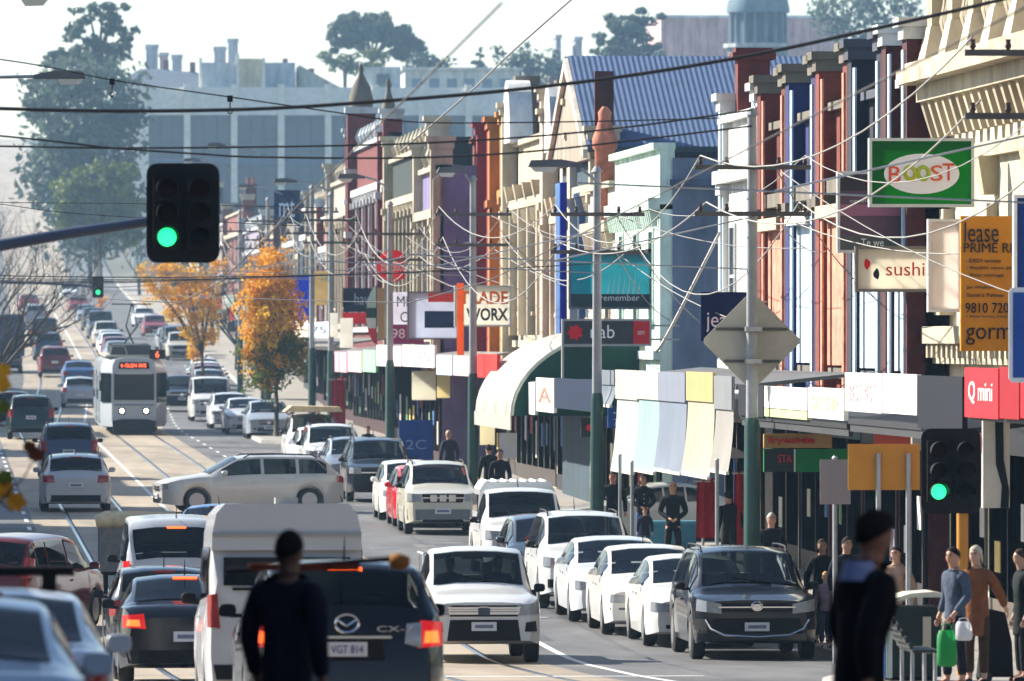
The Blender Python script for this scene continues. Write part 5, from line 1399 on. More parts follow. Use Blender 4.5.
# the curved dark green canopy
def curved_canopy():
    d0, d1 = 206.0, 220.0; dm = 213.0; zg = ZG(dm) + .13
    t = thing('curved_canopy', 'barrel curved dark green canopy with cream striped outer edge', 'awning', (13.8, dm, zg))
    r = 2.1; w = XF - 13.8 - .1
    arc = [(w * (1 - cos(q)), 2.55 + r * sin(q)) for q in [pi / 2 * k / 12 for k in range(13)]]
    n = 10
    for k in range(n):
        a, b = lerp(d0, d1, k / n) - dm, lerp(d0, d1, (k + 1) / n) - dm
        MB().grid([[(x, a, z) for x, z in arc], [(x, b, z) for x, z in arc]]).build('canopy_strip', cmat((232, 226, 206) if k % 3 != 1 else (196, 200, 190), 'blind'), t, 60)
    MB().prism(arc + [(w, 2.55)], d0 - dm - .03, d0 - dm - .001, 'y').build('canopy_end', cmat((30, 74, 62), 'solid'), t)
    MB().tube([(x, d0 - dm - .05, z) for x, z in arc], .05, 6).build('canopy_rim', cmat((220, 216, 200), 'paint'), t)
    MB().box(-.03, .0, d0 - dm, d1 - dm, 2.2, 2.549).build('valance', cmat((224, 222, 210), 'blind'), t)
curved_canopy()
verandah('red roofed verandah with pale blue and pink fascia boards', 500, 437, [(455, 478, 356, 376, (226, 196, 190)), (438, 454, 355, 375, (176, 200, 226)), (479, 499, 354, 378, (190, 50, 44))], (170, 44, 38))
verandah('white fascia verandah beneath the blue notice sign', 436, 378, [(404, 436, 345, 367, (230, 230, 226), 'OSTEO', (150, 160, 190)), (390, 403, 346, 366, (236, 208, 206)), (378, 389, 345, 366, (232, 226, 224))], (140, 138, 134))
verandah('pink and green fascia verandah below the flag', 377, 332, [(364, 377, 350, 372, (150, 214, 160)), (349, 363, 351, 372, (226, 190, 186)), (333, 348, 352, 372, (214, 166, 176))], (120, 110, 110))
verandah('white fascia verandah numbered 75 beside the orange tree', 331, 272, [(310, 331, 322, 338, (220, 226, 234), '75', (70, 80, 110)), (290, 309, 321, 337, (230, 228, 220)), (273, 289, 322, 336, (196, 190, 180))], (130, 126, 120))
d = on_plane(272, XA); k = 0
vn = ['first', 'second', 'third', 'fourth', 'fifth', 'sixth']
while d < 640 and k < 6:
    L = (18, 26, 34, 40, 40, 50)[k]; dm = d + L / 2; X = XA + DX(dm); zg = ZG(dm) + .13
    t = thing('verandah', 'small far verandah up the slope, %s past the one numbered 75' % vn[k], 'awning', (X, dm, zg), 0, 'far verandahs')
    MB().prism([(0, 3.4), (2.2, 3.7), (2.2, 3.76), (0, 3.48)], -L / 2 + .1, L / 2 - .1, 'y').build('verandah_roof', cmat((150, 146, 140), 'paint'), t)
    for j in range(4):
        MB().box(-.06, .0, -L / 2 + .1 + j * L / 4, -L / 2 - .1 + (j + 1) * L / 4, 3.2, 3.95).build('fascia_sign', cmat([(230, 228, 222), (190, 60, 60), (70, 90, 140), (226, 210, 160), (200, 214, 206)][(j + k) % 5], 'sign'), t)
    d += L + 1; k += 1

# ------------------------------------------------------------------ signs that face along the street
def board(name, label, x0, x1, y0, y1, s, col, texts=(), thick=.16, frame=None, kind='sign', cat='sign', post=None, arm=True, extra=None):
    xa, y = spot(x0, s); xb, _ = spot(x1, s); zt, zb = zat(y0, s), zat(y1, s)
    cx = (xa + xb) / 2; w = (xb - xa) / 2; hh = (zt - zb) / 2; zc = (zt + zb) / 2
    t = thing(name, label, cat, (cx, y, zc))
    MB().box(-w, w, 0, .025 if kind == 'sign' else thick, -hh, hh).build('panel', cmat(col, kind), t)
    if frame:
        f = cmat(frame, 'paint'); e = .05
        MB().box(-w - e, w + e, -.02, thick + .02, hh, hh + e).build('frame_bar', f, t); MB().box(-w - e, w + e, -.02, thick + .02, -hh - e, -hh).build('frame_bar', f, t)
        MB().box(-w - e, -w, -.02, thick + .02, -hh, hh).build('frame_bar', f, t); MB().box(w, w + e, -.02, thick + .02, -hh, hh).build('frame_bar', f, t)
    for tx in texts:
        s_, u, v, tw, th, ink = tx[:6]
        lettering(s_, tw * 2 * w, th * 2 * hh, cmat(ink, 'print'), t, (lerp(-w, w, u), -.022, lerp(hh, -hh, v)), bold=tx[6] if len(tx) > 6 else 0.)
    if arm and xb < XF + .3:
        for q in (.6, -.6): MB().tube([(w, thick / 2, hh * q), (XF - cx + .02, thick / 2, hh * q)], .025, 6).build('bracket', M_STEEL, t)
    if post:
        MB().tube([(0, thick + .05, -hh * .2), (0, thick + .05, post - zc)], .05, 8).build('post', M_STEEL, t)
    if extra: extra(t, w, hh)
    return t
def boost_logo(t, w, h):
    pts = [(.76 * w * cos(2 * pi * k / 32), -.04 * h + .64 * h * sin(2 * pi * k / 32)) for k in range(32)]
    MB().prism(pts, -.02, -.003, 'y').build('oval_panel', cmat((240, 238, 240), 'print'), t)
    for ch, u, dz, c, hh in (('B', -.54, -.06, (226, 84, 30), .52), ('S', .30, -.02, (226, 100, 36), .50), ('T', .54, .02, (216, 74, 34), .54)):
        lettering(ch, w * .24, h * hh, cmat(c, 'print'), t, (u * w, -.03, dz * h))
    for u, c in ((-.235, (186, 190, 40)), (.03, (166, 190, 50))):
        MB().tube([(u * w + .105 * w * cos(2 * pi * k / 18), -.03, -.02 * h + .2 * h * sin(2 * pi * k / 18)) for k in range(19)], .035, 5).build('letter_ring', cmat(c, 'print'), t)
board('juice_sign', 'green projecting sign with white oval reading BOOST in orange letters', 872, 972, 141, 204, 60, (22, 140, 40), frame=(206, 214, 206), extra=boost_logo)
board('billboard', 'dark photographic billboard headed RETAIL behind the green juice sign', 840, 905, 174, 250, 56.5, (96, 70, 84), [('RETAIL', .72, .13, .6, .13, (220, 50, 44)), ('opening soon', .5, .36, .7, .06, (200, 190, 190))], frame=(200, 200, 200), arm=False, kind='solid',
      extra=lambda t, w, h: (MB().box(-w, w, -.01, -.001, -h * .1, h * .2).build('photo_band', cmat((150, 96, 120), 'print'), t), MB().box(-w, w, -.01, -.001, -h, -h * .62).build('caption_band', cmat((84, 84, 82), 'print'), t), lettering('Te we', w * .7, h * .2, cmat((230, 230, 226), 'print'), t, (w * .0, -.018, -h * .8)), MB().box(-w, w, -.012, -.001, h * .56, h * .98).build('title_band', cmat((52, 44, 46), 'print'), t)))
def swirl(t, w, h):
    for sg, c in ((1, (200, 40, 36)), (-1, (34, 30, 34))):
        pts = []
        for k in range(13):
            a = lerp(.2, 3.0, k / 12); pts.append((-.62 * w + sg * -.05 * w + .1 * w * cos(a) * sg * .6, .05 * h + sg * (.48 * h * sin(a) - .18 * h)))
        MB().prism([(-.66 * w - .08 * w * (sg > 0) + .17 * w * (sg < 0) + .085 * w * cos(q), .26 * h * sg + .3 * h * sin(q) * (1 if cos(q) * sg < 0 else .7)) for q in [2 * pi * k / 16 for k in range(16)]], -.02, -.003, 'y').build('swirl_mark', cmat(c, 'print'), t)
board('sushi_sign', 'long white lightbox reading sushi with red and black swirl', 858, 930, 249, 289, 58.5, (240, 234, 222), [('sushi', .66, .50, .54, .34, (200, 60, 50))], frame=(120, 112, 104), extra=swirl)
board('blank_lightbox', 'blank white lightbox between sushi sign and orange lease board', 931, 959, 222, 309, 60.5, (240, 232, 226), frame=(226, 222, 218))
board('lease_board', 'tall orange lease board reading lease PRIME RE with phone number', 961, 1030, 216, 351, 63, (206, 134, 22),
      [('lease', .30, .12, .50, .15, (50, 44, 40)), ('PRIME RE', .42, .235, .76, .07, (40, 36, 34)), ('- EASY access', .32, .33, .52, .03, (60, 52, 40)), ('- flexible open plan', .44, .385, .74, .03, (60, 52, 40)), ('- Rear storage', .35, .44, .55, .03, (60, 52, 40)), ('Jai Walker', .28, .53, .4, .028, (60, 52, 40)), ('Sandra Palmer', .36, .585, .55, .028, (60, 52, 40)), ('9810 7200', .42, .68, .72, .075, (34, 30, 30)), ('1 Riley Street, Hawthorn', .46, .745, .76, .022, (70, 60, 44)), ('gorm', .40, .89, .66, .13, (44, 40, 36))], kind='solid', arm=False)
board('blue_vertical_sign', 'narrow vertical pale blue sign behind the lease board at right edge', 1017, 1040, 198, 288, 66, (60, 96, 170), frame=(230, 232, 236), arm=False)
def sw_sign():
    x, y = spot(1030, 82); z = zat(335, 82)
    t = thing('street_sign', 'blue parking sign with white border cut off by the right edge', 'sign', (x, y, z))
    w, h = .26, .58
    MB().prism([(-w + .04, -h), (w, -h), (w, h), (-w + .04, h), (-w, h - .05), (-w - 0, -h + .05)], 0, .02, 'y').build('border', cmat((226, 228, 230), 'paint'), t)
    MB().box(-w + .05, w - .05, -.008, -.001, -h + .06, h - .06).build('panel', cmat((34, 78, 156), 'paint'), t)
    MB().tube([(.1, .05, h), (.1, .05, ZG(y) + .13 - z)], .035, 8).build('post', M_STEEL, t)
sw_sign()
board('jeans_sign', 'navy sign reading jeans half hidden by the diamond sign back', 701, 757, 292, 341, 48.5, (26, 44, 96), [('jeans', .42, .62, .66, .40, (226, 230, 238))])
def star(t, w, h):
    c = (-.74 * w, .0); n = 14
    MB().prism([(c[0] + (.75 if k % 2 else .5) * h * cos(2 * pi * k / n), c[1] + (.75 if k % 2 else .5) * h * sin(2 * pi * k / n)) for k in range(n)], -.02, -.003, 'y').build('star_mark', cmat((214, 28, 40), 'print'), t)
    MB().box(w * .62, w, -.012, -.001, -h, h).build('atm_panel', cmat((196, 40, 48), 'print'), t)
    lettering('atm', w * .16, h * .36, cmat((240, 220, 216), 'print'), t, (w * .8, -.022, 0))
board('bank_sign', 'charcoal bank sign reading nab with red star and red end panel', 564, 650, 321, 344, 43.4, (62, 62, 66), [('nab', .45, .46, .28, .58, (240, 240, 238))], frame=(160, 160, 160), kind='solid', extra=star)
board('green_sign', 'plain dark green panel hanging under the charcoal bank sign', 564, 594, 347, 379, 43.3, (36, 76, 66), frame=(170, 170, 166), kind='solid', arm=False)
def teal(t, w, h):
    MB().box(-w, w, -.01, -.001, -h, -h * .5).build('dark_band', cmat((40, 60, 66), 'print'), t)
    for k in range(7): MB().prism([(-w * .1 + k * w * .13, -h * .5), (-w * .04 + k * w * .13, -h * .5), (w * .0 + k * w * .13, h * (.2 + .1 * (k % 3)))], -.013, -.002, 'y').build('pale_shape', cmat((150, 206, 206), 'print'), t)
    MB().box(-w, w * -.5, -.009, -.0005, -h * .5, h).build('teal_band', cmat((24, 140, 156), 'print'), t)
board('teal_billboard', 'teal billboard with pale figures reading remember above the bank sign', 571, 650, 255, 307, 43.2, (92, 182, 190), [('remember', .62, .82, .5, .12, (206, 210, 206))], frame=(90, 100, 104), kind='sign', extra=teal, arm=False)
board('trade_sign', 'white sign reading TRADE in orange over WORX in black', 456, 510, 287, 325, 33.2, (236, 234, 226), [('TRADE', .52, .28, .9, .34, (226, 110, 36), .03), ('WORX', .58, .72, .78, .34, (34, 34, 44), .03)], frame=(190, 190, 190))
tb_ = board('orange_blade', 'thin tall orange blade sign beside the white trade sign', 457, 464, 283, 355, 36, (224, 140, 60), arm=False)
board('blue_notice', 'white framed sign with navy rectangle and red corner', 409, 457, 293, 338, 32.3, (214, 222, 234), frame=(120, 110, 120), arm=False, extra=lambda t, w, h: (MB().box(-.35 * w, w * .9, -.012, -.001, -.55 * h, .2 * h).build('navy_panel', cmat((30, 50, 92), 'print'), t), MB().box(-.2 * w, w, -.012, -.001, .6 * h, .98 * h).build('red_strip', cmat((206, 60, 56), 'print'), t)))
board('medical_sign', 'white and maroon sign reading MEDI CE with number 9810', 387, 424, 292, 344, 31.9, (226, 226, 234), [('MEDI', .62, .18, .7, .2, (50, 44, 56)), ('CEN', .66, .48, .6, .2, (50, 44, 56))], arm=False, extra=lambda t, w, h: (MB().box(-w, w, -.012, -.001, -h, -.25 * h).build('maroon_panel', cmat((150, 60, 110), 'print'), t), lettering('9810', 1.5 * w, .36 * h, cmat((240, 236, 240), 'print'), t, (0, -.022, -.6 * h))))
def round_sign():
    s = 27; x, y = spot(393, s); z = zat(266, s); t = thing('round_sign', 'round red projecting sign with white script above the medical sign', 'sign', (x, y, z))
    MB().lathe([(.6, 0), (.6, .12)], (0, 0, 0), 28, 'y').build('disc', cmat((206, 36, 34), 'sign'), t)
    lettering("the Good", .9, .38, cmat((240, 236, 230), 'print'), t, (0, -.015, 0))
    MB().tube([(.6, .06, 0), (XF - x, .06, 0)], .03, 6).build('bracket', M_STEEL, t)
round_sign()
def flag():
    s = 27.4; x, y = spot(376, s); z = zat(345, s); t = thing('feather_flag', 'curved feather flag in green, white, red and black on its pole', 'flag', (x, y, z))
    h = 60 / s
    def strip_(z0, z1, c):
        L = [(lerp(.0, .25, q), q) for q in (0, .5, 1)]
        def xl(v): return -.36 * sin(pi * min(1, v * 1.0)) ** .6 if 0 < v < 1 else -.02
        pts = [(xl(lerp(z0, z1, q)), lerp(z0, z1, q) * h) for q in (0, .33, .66, 1)] + [(.0, z1 * h), (.0, z0 * h)]
        MB().prism(pts, 0, .015, 'y').build('flag_band', cmat(c, 'blind'), t)
    strip_(.02, .28, (200, 40, 50)); strip_(.28, .45, (226, 226, 222)); strip_(.45, .62, (24, 70, 56)); strip_(.62, .99, (206, 222, 214))
    MB().tube([(.02, .01, -.6), (.02, .01, h)], .02, 6).build('flag_pole', M_BLACK, t)
    MB().box(.05, .3, -.01, .02, .1 * h, .95 * h).build('yellow_banner', cmat((206, 170, 110), 'blind'), t)
flag()
board('navy_sign', 'navy sign with white lettering above a red strip, right of the orange tree', 343, 379, 288, 312, 25, (30, 36, 60), [('hawt', .62, .45, .6, .5, (150, 170, 196))], arm=False, extra=lambda t, w, h: MB().box(-w, w, .0, .1, -2.0 * h, -1.05 * h).build('red_strip', cmat((186, 44, 54), 'sign'), t))
board('blue_banner', 'plain bright blue sign board beside the orange tree', 289, 311, 275, 321, 23.5, (34, 84, 190), arm=False)
board('tan_sign', 'tan sign with teal lettering beside the bright blue board', 312, 333, 271, 305, 23.2, (196, 180, 140), [('no', .7, .22, .5, .25, (80, 160, 150))], arm=False)
board('high_navy_sign', 'navy sign with white letters high on a far shop front', 274, 300, 190, 224, 19.5, (28, 50, 96), [('mt', .5, .55, .6, .5, (206, 220, 236))], arm=False)
# under-verandah and footpath signs
board('under_sign', 'tan under-verandah sign with red lettering', 764, 832, 434, 448, 56, (176, 140, 90), [('fryeside', .4, .5, .7, .6, (206, 40, 30), .02)], kind='solid', arm=False)
board('green_under_sign', 'green under-verandah sign with red STA panel', 764, 848, 449, 472, 56.5, (24, 120, 62), kind='solid', arm=False, extra=lambda t, w, h: (MB().box(-w, -.3 * w, -.012, -.001, -h, h).build('dark_panel', cmat((44, 52, 50), 'print'), t), lettering('STA', .34 * w, .7 * h, cmat((206, 60, 66), 'print'), t, (-.5 * w, -.02, .15 * h)), MB().box(-.28 * w, -.25 * w, -.02, -.001, -h, h).build('divider', cmat((226, 226, 226), 'print'), t)))
board('pink_under_sign', 'pink under-verandah notice behind the orange sign back', 874, 911, 420, 445, 62, (236, 150, 140), [('SALE NOW', .5, .4, .8, .3, (200, 80, 80))], arm=False)
board('scroll_sign', 'white hanging sign with black S stroke near the right edge', 983, 1010, 420, 508, 72, (206, 204, 194), kind='solid', arm=False, extra=lambda t, w, h: MB().prism([(-.1 * w, h), (.5 * w, h), (.55 * w, .1 * h), (w * .95, -.6 * h), (w * .9, -h), (.3 * w, -h), (.4 * w, -.5 * h), (-.05 * w, 0)], -.015, -.002, 'y').build('black_stroke', cmat((24, 30, 36), 'print'), t))
board('bank_cube', 'small charcoal hanging sign with red star beside the green pole', 581, 595, 418, 437, 43.5, (50, 46, 48), kind='solid', arm=False, extra=lambda t, w, h: MB().prism([((.6 if k % 2 else .4) * w * cos(2 * pi * k / 14) + .2 * w, (.6 if k % 2 else .4) * w * sin(2 * pi * k / 14)) for k in range(14)], -.015, -.002, 'y').build('star_mark', cmat((214, 28, 40), 'print'), t))
board('arrow_sign', 'blue street sign with white arrow over number 76', 608, 625, 406, 428, 46, (36, 84, 160), [('->', .6, .25, .6, .22, (236, 240, 244)), ('76', .55, .74, .4, .3, (236, 240, 244))], kind='solid', arm=False)
for k, (x0, x1, y0, y1, s, c, lb) in enumerate(((412, 436, 371, 400, 32.6, (238, 236, 224), 'white hanging lightbox left of the cream one'), (437, 450, 373, 398, 33.2, (236, 226, 190), 'cream hanging lightbox under red verandah'), (480, 495, 398, 445, 38.5, (236, 230, 206), 'tall cream hanging banner at canopy corner'), (511, 528, 383, 411, 40.2, (206, 220, 214), 'pale mint hanging sign in front of the green canopy'), (330, 338, 313, 337, 29, (232, 230, 222), 'white hanging lightbox at the far green pole'), (340, 353, 318, 348, 28, (234, 232, 226), 'tilted white lightbox near the flag'), (342, 356, 352, 374, 27, (90, 70, 110), 'purple hanging notice below the flag'))):
    board('hanging_sign', lb, x0, x1, y0, y1, s, c, arm=False)
def aboard(label, px, s, y0, y1, w, col, txt=None, ink=(240, 240, 240)):
    x, y = spot(px, s); zg = ZG(y) + .13; h = zat(y0, s) - zg
    t = thing('sandwich_board', label, 'sign', (x, y, zg))
    MB().prism([(-.28, .0), (-.24, 0), (.0, h), (-.04, h)], -w / 2, w / 2, 'x').build('front_panel', cmat(col, 'solid'), t)
    MB().prism([(.24, .0), (.28, 0), (.03, h), (-.0, h)], -w / 2, w / 2, 'x').build('back_panel', cmat(col, 'solid'), t)
    if txt: lettering(txt, w * .6, .28, cmat(ink, 'print'), t, (0, -.30 + .14, h * .6))
aboard('blue footpath sandwich board with pale lettering', 416, 34, 420, 470, 1.0, (36, 74, 150), '2C', (130, 160, 210))
def stand():
    s = 36.5; x, y = spot(452, s); zg = ZG(y) + .13; t = thing('display_stand', 'low blue and yellow goods stand on the footpath behind the silver boxy sport utility', 'stand', (x, y, zg))
    MB().box(-.75, .75, -.3, .3, 0, .5).build('base', cmat((60, 70, 150), 'paint'), t)
    for k, c in enumerate(((226, 180, 60), (200, 70, 60), (226, 190, 80), (80, 110, 190))):
        MB().box(-.72 + k * .37, -.40 + k * .37, -.28, .28, .5, .72).build('goods_tray', cmat(c, 'paint'), t)
stand()
def cloth_banner(label, px, s, y0, y1, w, col):
    x, y = spot(px, s); z0, z1 = zat(y0, s), zat(y1, s)
    t = thing('hanging_banner', label, 'banner', (x, y, z1))
    rows = [[(w * (u / 8 - .5) * (1 - .12 * v), .06 * sin(u * 1.7), (z0 - z1) * v * (1 + .01 * u)) for u in range(9)] for v in (0, .25, .5, .75, 1)]
    MB().grid(rows).build('cloth', cmat(col, 'cloth'), t, 60)
    MB().tube([(-w * .6, 0, z0 - z1 + .02), (w * .6, 0, z0 - z1 + .02)], .025, 6).build('rod', M_STEEL, t)
cloth_banner('red curtain banner under the cream blind, left of two', 706, 49, 482, 538, .42, (176, 30, 44))
cloth_banner('red curtain banner beside the nearest green pole, right of two', 741, 51, 474, 545, .30, (176, 30, 44))
cloth_banner('tall dark red banner on the footpath by the far green pole', 338, 28.5, 380, 430, .55, (150, 26, 40))
def umbrella():
    s = 48; x, y = spot(703, s); zg = ZG(y) + .13; t = thing('cafe_umbrella', 'pale square cafe umbrella behind the red banners', 'umbrella', (x, y, zg))
    MB().frustum(0, 0, 2.15, 2.65, 1.0, 1.0, .05, .05).build('canopy', cmat((206, 212, 214), 'blind'), t)
    MB().tube([(0, 0, 0), (0, 0, 2.6)], .03, 6).build('pole', M_STEEL, t)
umbrella()
def tub():
    s = 46; x, y = spot(672, s); zg = ZG(y) + .13; t = thing('planter_box', 'low teal blue box on the footpath in front of the bald man', 'box', (x, y, zg))
    MB().box(-.5, .5, -.25, .25, 0, .55).build('tub_body', cmat((70, 140, 170), 'paint'), t); MB().box(-.54, .54, -.29, .29, .55, .62).build('rim', cmat((90, 160, 190), 'paint'), t)
tub()

# ------------------------------------------------------------------ poles, lamps and wires
XP = 13.92
POLES = [(1042, None, 8.8), (752, 115, 0), (597, 172, 0), (473, 180, 0), (390, 205, 0), (331, 195, 0), (312, 188, 0), (268, 200, 0), (240, 212, 0)]
wherep = ['off the right edge by the corner', 'in front of the terrace, carrying the diamond sign', 'beside the bank sign', 'right of the trade sign', 'beside the round red sign', 'right of the bright blue board', 'at the bright blue board', 'behind the orange tree', 'left of the orange tree']
pole_tops = []
for k, (px, yt, hh) in enumerate(POLES):
    d = on_plane(px, XP); zg = ZG(d) + .13; s = scale_at(XP, d)
    h = hh or (zat(yt, s) - zg)
    t = thing('tram_pole', 'grey street pole with green lower sleeve, ' + wherep[k], 'pole', (XP, d, zg), 0, 'kerbside street poles')
    MB().lathe([(.15, 0), (.135, 3.3), (.11, 3.45)], (0, 0, 0), 12).build('sleeve', M_POLEGREEN, t, 40)
    MB().lathe([(.105, 3.4), (.08, h)], (0, 0, 0), 10).build('shaft', M_POLEGREY, t, 40)
    MB().lathe([(.13, h), (.05, h + .12)], (0, 0, 0), 10).build('cap', M_POLEGREY, t)
    for q in (h - .9, h - 1.7):
        c = MB().box(-1.0, 1.0, -.18, -.1, q - .04, q + .04).build('cross_arm', mat('timber_grey', (.10, .085, .075), rough=.9, var=.25, scale=5), t)
        for xx in (-.9, -.45, .45, .9):
            MB().lathe([(.02, q + .04), (.045, q + .08), (.03, q + .13), (.035, q + .17)], (xx, -.15, 0), 8).build('insulator', cmat((70, 50, 44), 'paint'), c)
    MB().tube([(0, 0, 6.0), (-5.9, 0, 6.25)], .014, 6).build('bracket_arm', M_STEEL, t)
    MB().tube([(0, 0, 6.9), (-3.4, 0, 6.15)], .014, 5).build('stay', M_STEEL, t)
    pole_tops.append((d, zg, h))
def street_lamp(label, px, py, s, pole_d, L=1.0, dirx=1, toX=XP):
    x, y = spot(px, s); z = zat(py, s)
    t = thing('street_lamp', label, 'lamp', (x, y, z), 0, None)
    MB().prism([(-L / 2, -.02), (-L / 2 + .06, .12), (L * .1, .14), (L / 2, .06), (L / 2, -.02)] if dirx > 0 else [(L / 2, -.02), (L / 2 - .06, .12), (-L * .1, .14), (-L / 2, .06), (-L / 2, -.02)], -.16, .16, 'y').build('housing', cmat((84, 86, 92), 'paint'), t, 30)
    MB().prism([(-L * .45 * dirx, -.021), (.05 * dirx, -.021), (-.02 * dirx, -.13), (-L * .36 * dirx, -.12)], -.14, .14, 'y').build('lens', mat('lamp_glass', (.7, .7, .66), rough=.3, var=.1, trans=.4), t, 30)
    if toX is not None:
        a = toX - x
        MB().tube([(L / 2 * dirx, 0, .03), (a * .6, 0, -.05), (a, 0, -.35)], .035, 6).build('arm', M_STEEL, t)
    return t
street_lamp('long lamp head on an arm above the blue banner', 555, 166, 47.2, None, 1.15)
street_lamp('lamp head above the lavender shop', 453, 172, 38.2, None, .85)
street_lamp('lamp head above the round red sign', 351, 178, 32.3, None, .85)
street_lamp('lamp head far along, above the red far shops', 285, 182, 28, None, .85)
street_lamp('lamp head at upper left with drooping lens, on an arm from the left', 60, 78, 52, None, 1.0, -1, toX=-3.5)
street_lamp('lamp head cut by the top edge at upper left', 24, -2, 60, None, .9, -1, toX=-3.5)
for k, (px, py, s) in enumerate(((216, 146, 24.5), (192, 161, 21.5), (246, 187, 20.2))):
    street_lamp(['highest of three small lamp heads above the signal', 'lamp head just behind the top of the near signal', 'lowest of three small lamp heads, right of the signal'][k], px, py, s, None, .8, 1, toX=spot(px, s)[0] + 1.8)
def wire(label, pts, r, m, name='overhead_cable', n=5, group=None):
    c = sum((Vector(p) for p in pts), Vector()) / len(pts)
    o = MB().tube([Vector(p) - c for p in pts], r, n).build(name, m)
    for p in o.data.polygons: p.use_smooth = True
    o.location = c
    return tag(o, label, 'cable', group)
def px_curve(P, s, sub=6):
    out = []
    for i in range(len(P) - 1):
        p0, p1, p2, p3 = P[max(0, i - 1)], P[i], P[i + 1], P[min(len(P) - 1, i + 2)]
        for k in range(sub):
            t = k / sub
            f = lambda a: .5 * (2 * p1[a] + (p2[a] - p0[a]) * t + (2 * p0[a] - 5 * p1[a] + 4 * p2[a] - p3[a]) * t * t + (3 * p1[a] - p0[a] - 3 * p2[a] + p3[a]) * t ** 3)
            out.append((f(0), f(1)))
    out.append(P[-1])
    return [(spot(x, s)[0], spot(x, s)[1], zat(y, s)) for x, y in out]
wire('thickest black cable sweeping across the whole top of the picture', px_curve([(-160, 104), (-20, 108), (110, 111), (256, 109), (384, 101), (512, 90), (640, 74), (768, 52), (896, 24), (1000, 0), (1200, -50)], 95), .021, M_WIRE)
wire('thin black wire with ring hangers sloping down from upper left', px_curve([(-160, 38), (25, 63), (112, 80), (230, 97), (340, 113), (400, 121), (470, 123), (610, 121), (720, 118)], 80), .009, M_WIRE)
wire('middle black cable crossing behind the near signal, upper of the close pair', px_curve([(-160, 146), (-20, 146), (112, 148), (256, 147), (400, 144), (512, 138), (620, 128), (752, 110)], 85), .012, M_WIRE)
wire('middle black cable crossing behind the near signal, sagging lower of the pair', px_curve([(-160, 122), (-20, 134), (60, 142), (112, 148), (200, 154), (256, 157), (400, 158), (512, 153), (620, 142), (752, 126)], 85.5), .012, M_WIRE)
wire('thin wire low over the far street behind the signal arm', px_curve([(-60, 202), (60, 203), (160, 204), (330, 208)], 50), .007, M_WIRE)
wire('thin wire crossing low over the far street, drooping to the right', px_curve([(-60, 198), (0, 204), (60, 212), (145, 218), (300, 226)], 50.5), .008, M_WIRE)
wire('thin wire above the tram roof holding the far signal', px_curve([(-60, 280), (30, 283), (100, 287), (140, 286), (240, 279)], 23), .016, M_WIRE)
wire('pale diagonal stay wire running from top centre down to the shops', px_curve([(580, -8), (512, 52), (470, 92), (400, 152)], 60), .016, M_WIREW)
wire('pale diagonal steel tie from the lane wall up to the terrace', px_curve([(656, 352), (670, 330), (720, 232)], 47), .035, M_WIREW)
for k, (px, py) in enumerate(((112, 80), (230, 97))):
    s = 80; x, y = spot(px, s); z = zat(py, s)
    h = thing('wire_hanger', ['ring hanger on the thin wire, left one', 'ring hanger on the thin wire, right one above the signal'][k], 'hanger', (x, y, z))
    MB().box(-.035, .035, -.02, .02, -.06, .02).build('clamp', M_BLACK, h); MB().tube([(0, 0, -.06), (0, 0, -.15)], .008, 5).build('rod', M_BLACK, h)
    MB().tube([(.028 * cos(2 * pi * j / 10), 0, -.18 + .03 * sin(2 * pi * j / 10)) for j in range(11)], .008, 5).build('ring', M_BLACK, h)
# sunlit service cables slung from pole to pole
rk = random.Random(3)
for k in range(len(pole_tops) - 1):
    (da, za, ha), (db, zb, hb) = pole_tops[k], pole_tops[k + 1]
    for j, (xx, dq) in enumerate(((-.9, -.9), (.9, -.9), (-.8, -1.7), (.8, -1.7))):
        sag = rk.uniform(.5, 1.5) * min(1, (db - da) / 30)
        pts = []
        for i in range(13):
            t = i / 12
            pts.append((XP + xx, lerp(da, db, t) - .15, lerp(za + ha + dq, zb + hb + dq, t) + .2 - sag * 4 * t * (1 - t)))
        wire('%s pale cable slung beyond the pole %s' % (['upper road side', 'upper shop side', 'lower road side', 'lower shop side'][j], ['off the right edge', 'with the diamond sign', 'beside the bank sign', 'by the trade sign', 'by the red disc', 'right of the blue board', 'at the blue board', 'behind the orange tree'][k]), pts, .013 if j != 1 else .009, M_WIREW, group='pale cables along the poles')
for k in range(1, 6):        # service drops from the poles to the shop fronts
    d, zg, h = pole_tops[k]
    for j, dd in enumerate((-16, -8, 6, 15)):
        p0 = Vector((XP + .4, d, zg + h - (1.7 if j % 2 else .9))); p1 = Vector((XF - .25, d + dd, zg + rk.uniform(4.6, 6.6)))
        pts = [tuple(p0.lerp(p1, t / 8) + Vector((0, 0, -.9 * (t / 8) * (1 - t / 8)))) for t in range(9)]
        wire('%s slanting service wire to the shops from pole %s' % (['nearest', 'second', 'third', 'farthest'][j], ['', 'with the diamond sign', 'beside the bank sign', 'by the trade sign', 'by the red disc', 'right of the blue board'][k]), pts, .011, M_WIREW if j % 2 else mat('cable_grey', (.2, .19, .18), rough=.6, var=0), group='service wires to the shops')
for nm, X in (('left', 3.95), ('right', 7.7)):     # tram contact wires
    pts = [(X + DX(d), d, ZG(d) + 5.55) for d in drange(60, 700, 20)]
    wire('long contact wire above the %s tram track' % nm, pts, .009, M_WIRE, name='contact_wire')
for k in range(2, 9):
    d, zg, h = pole_tops[k]
    pts = [(lerp(-5.0, XP, t / 8), d, zg + 6.2 - 1.2 * (t / 8) * (1 - t / 8)) for t in range(9)]
    wire('span wire across the street at the pole ' + wherep[k], pts, .010, M_WIRE, name='span_wire')

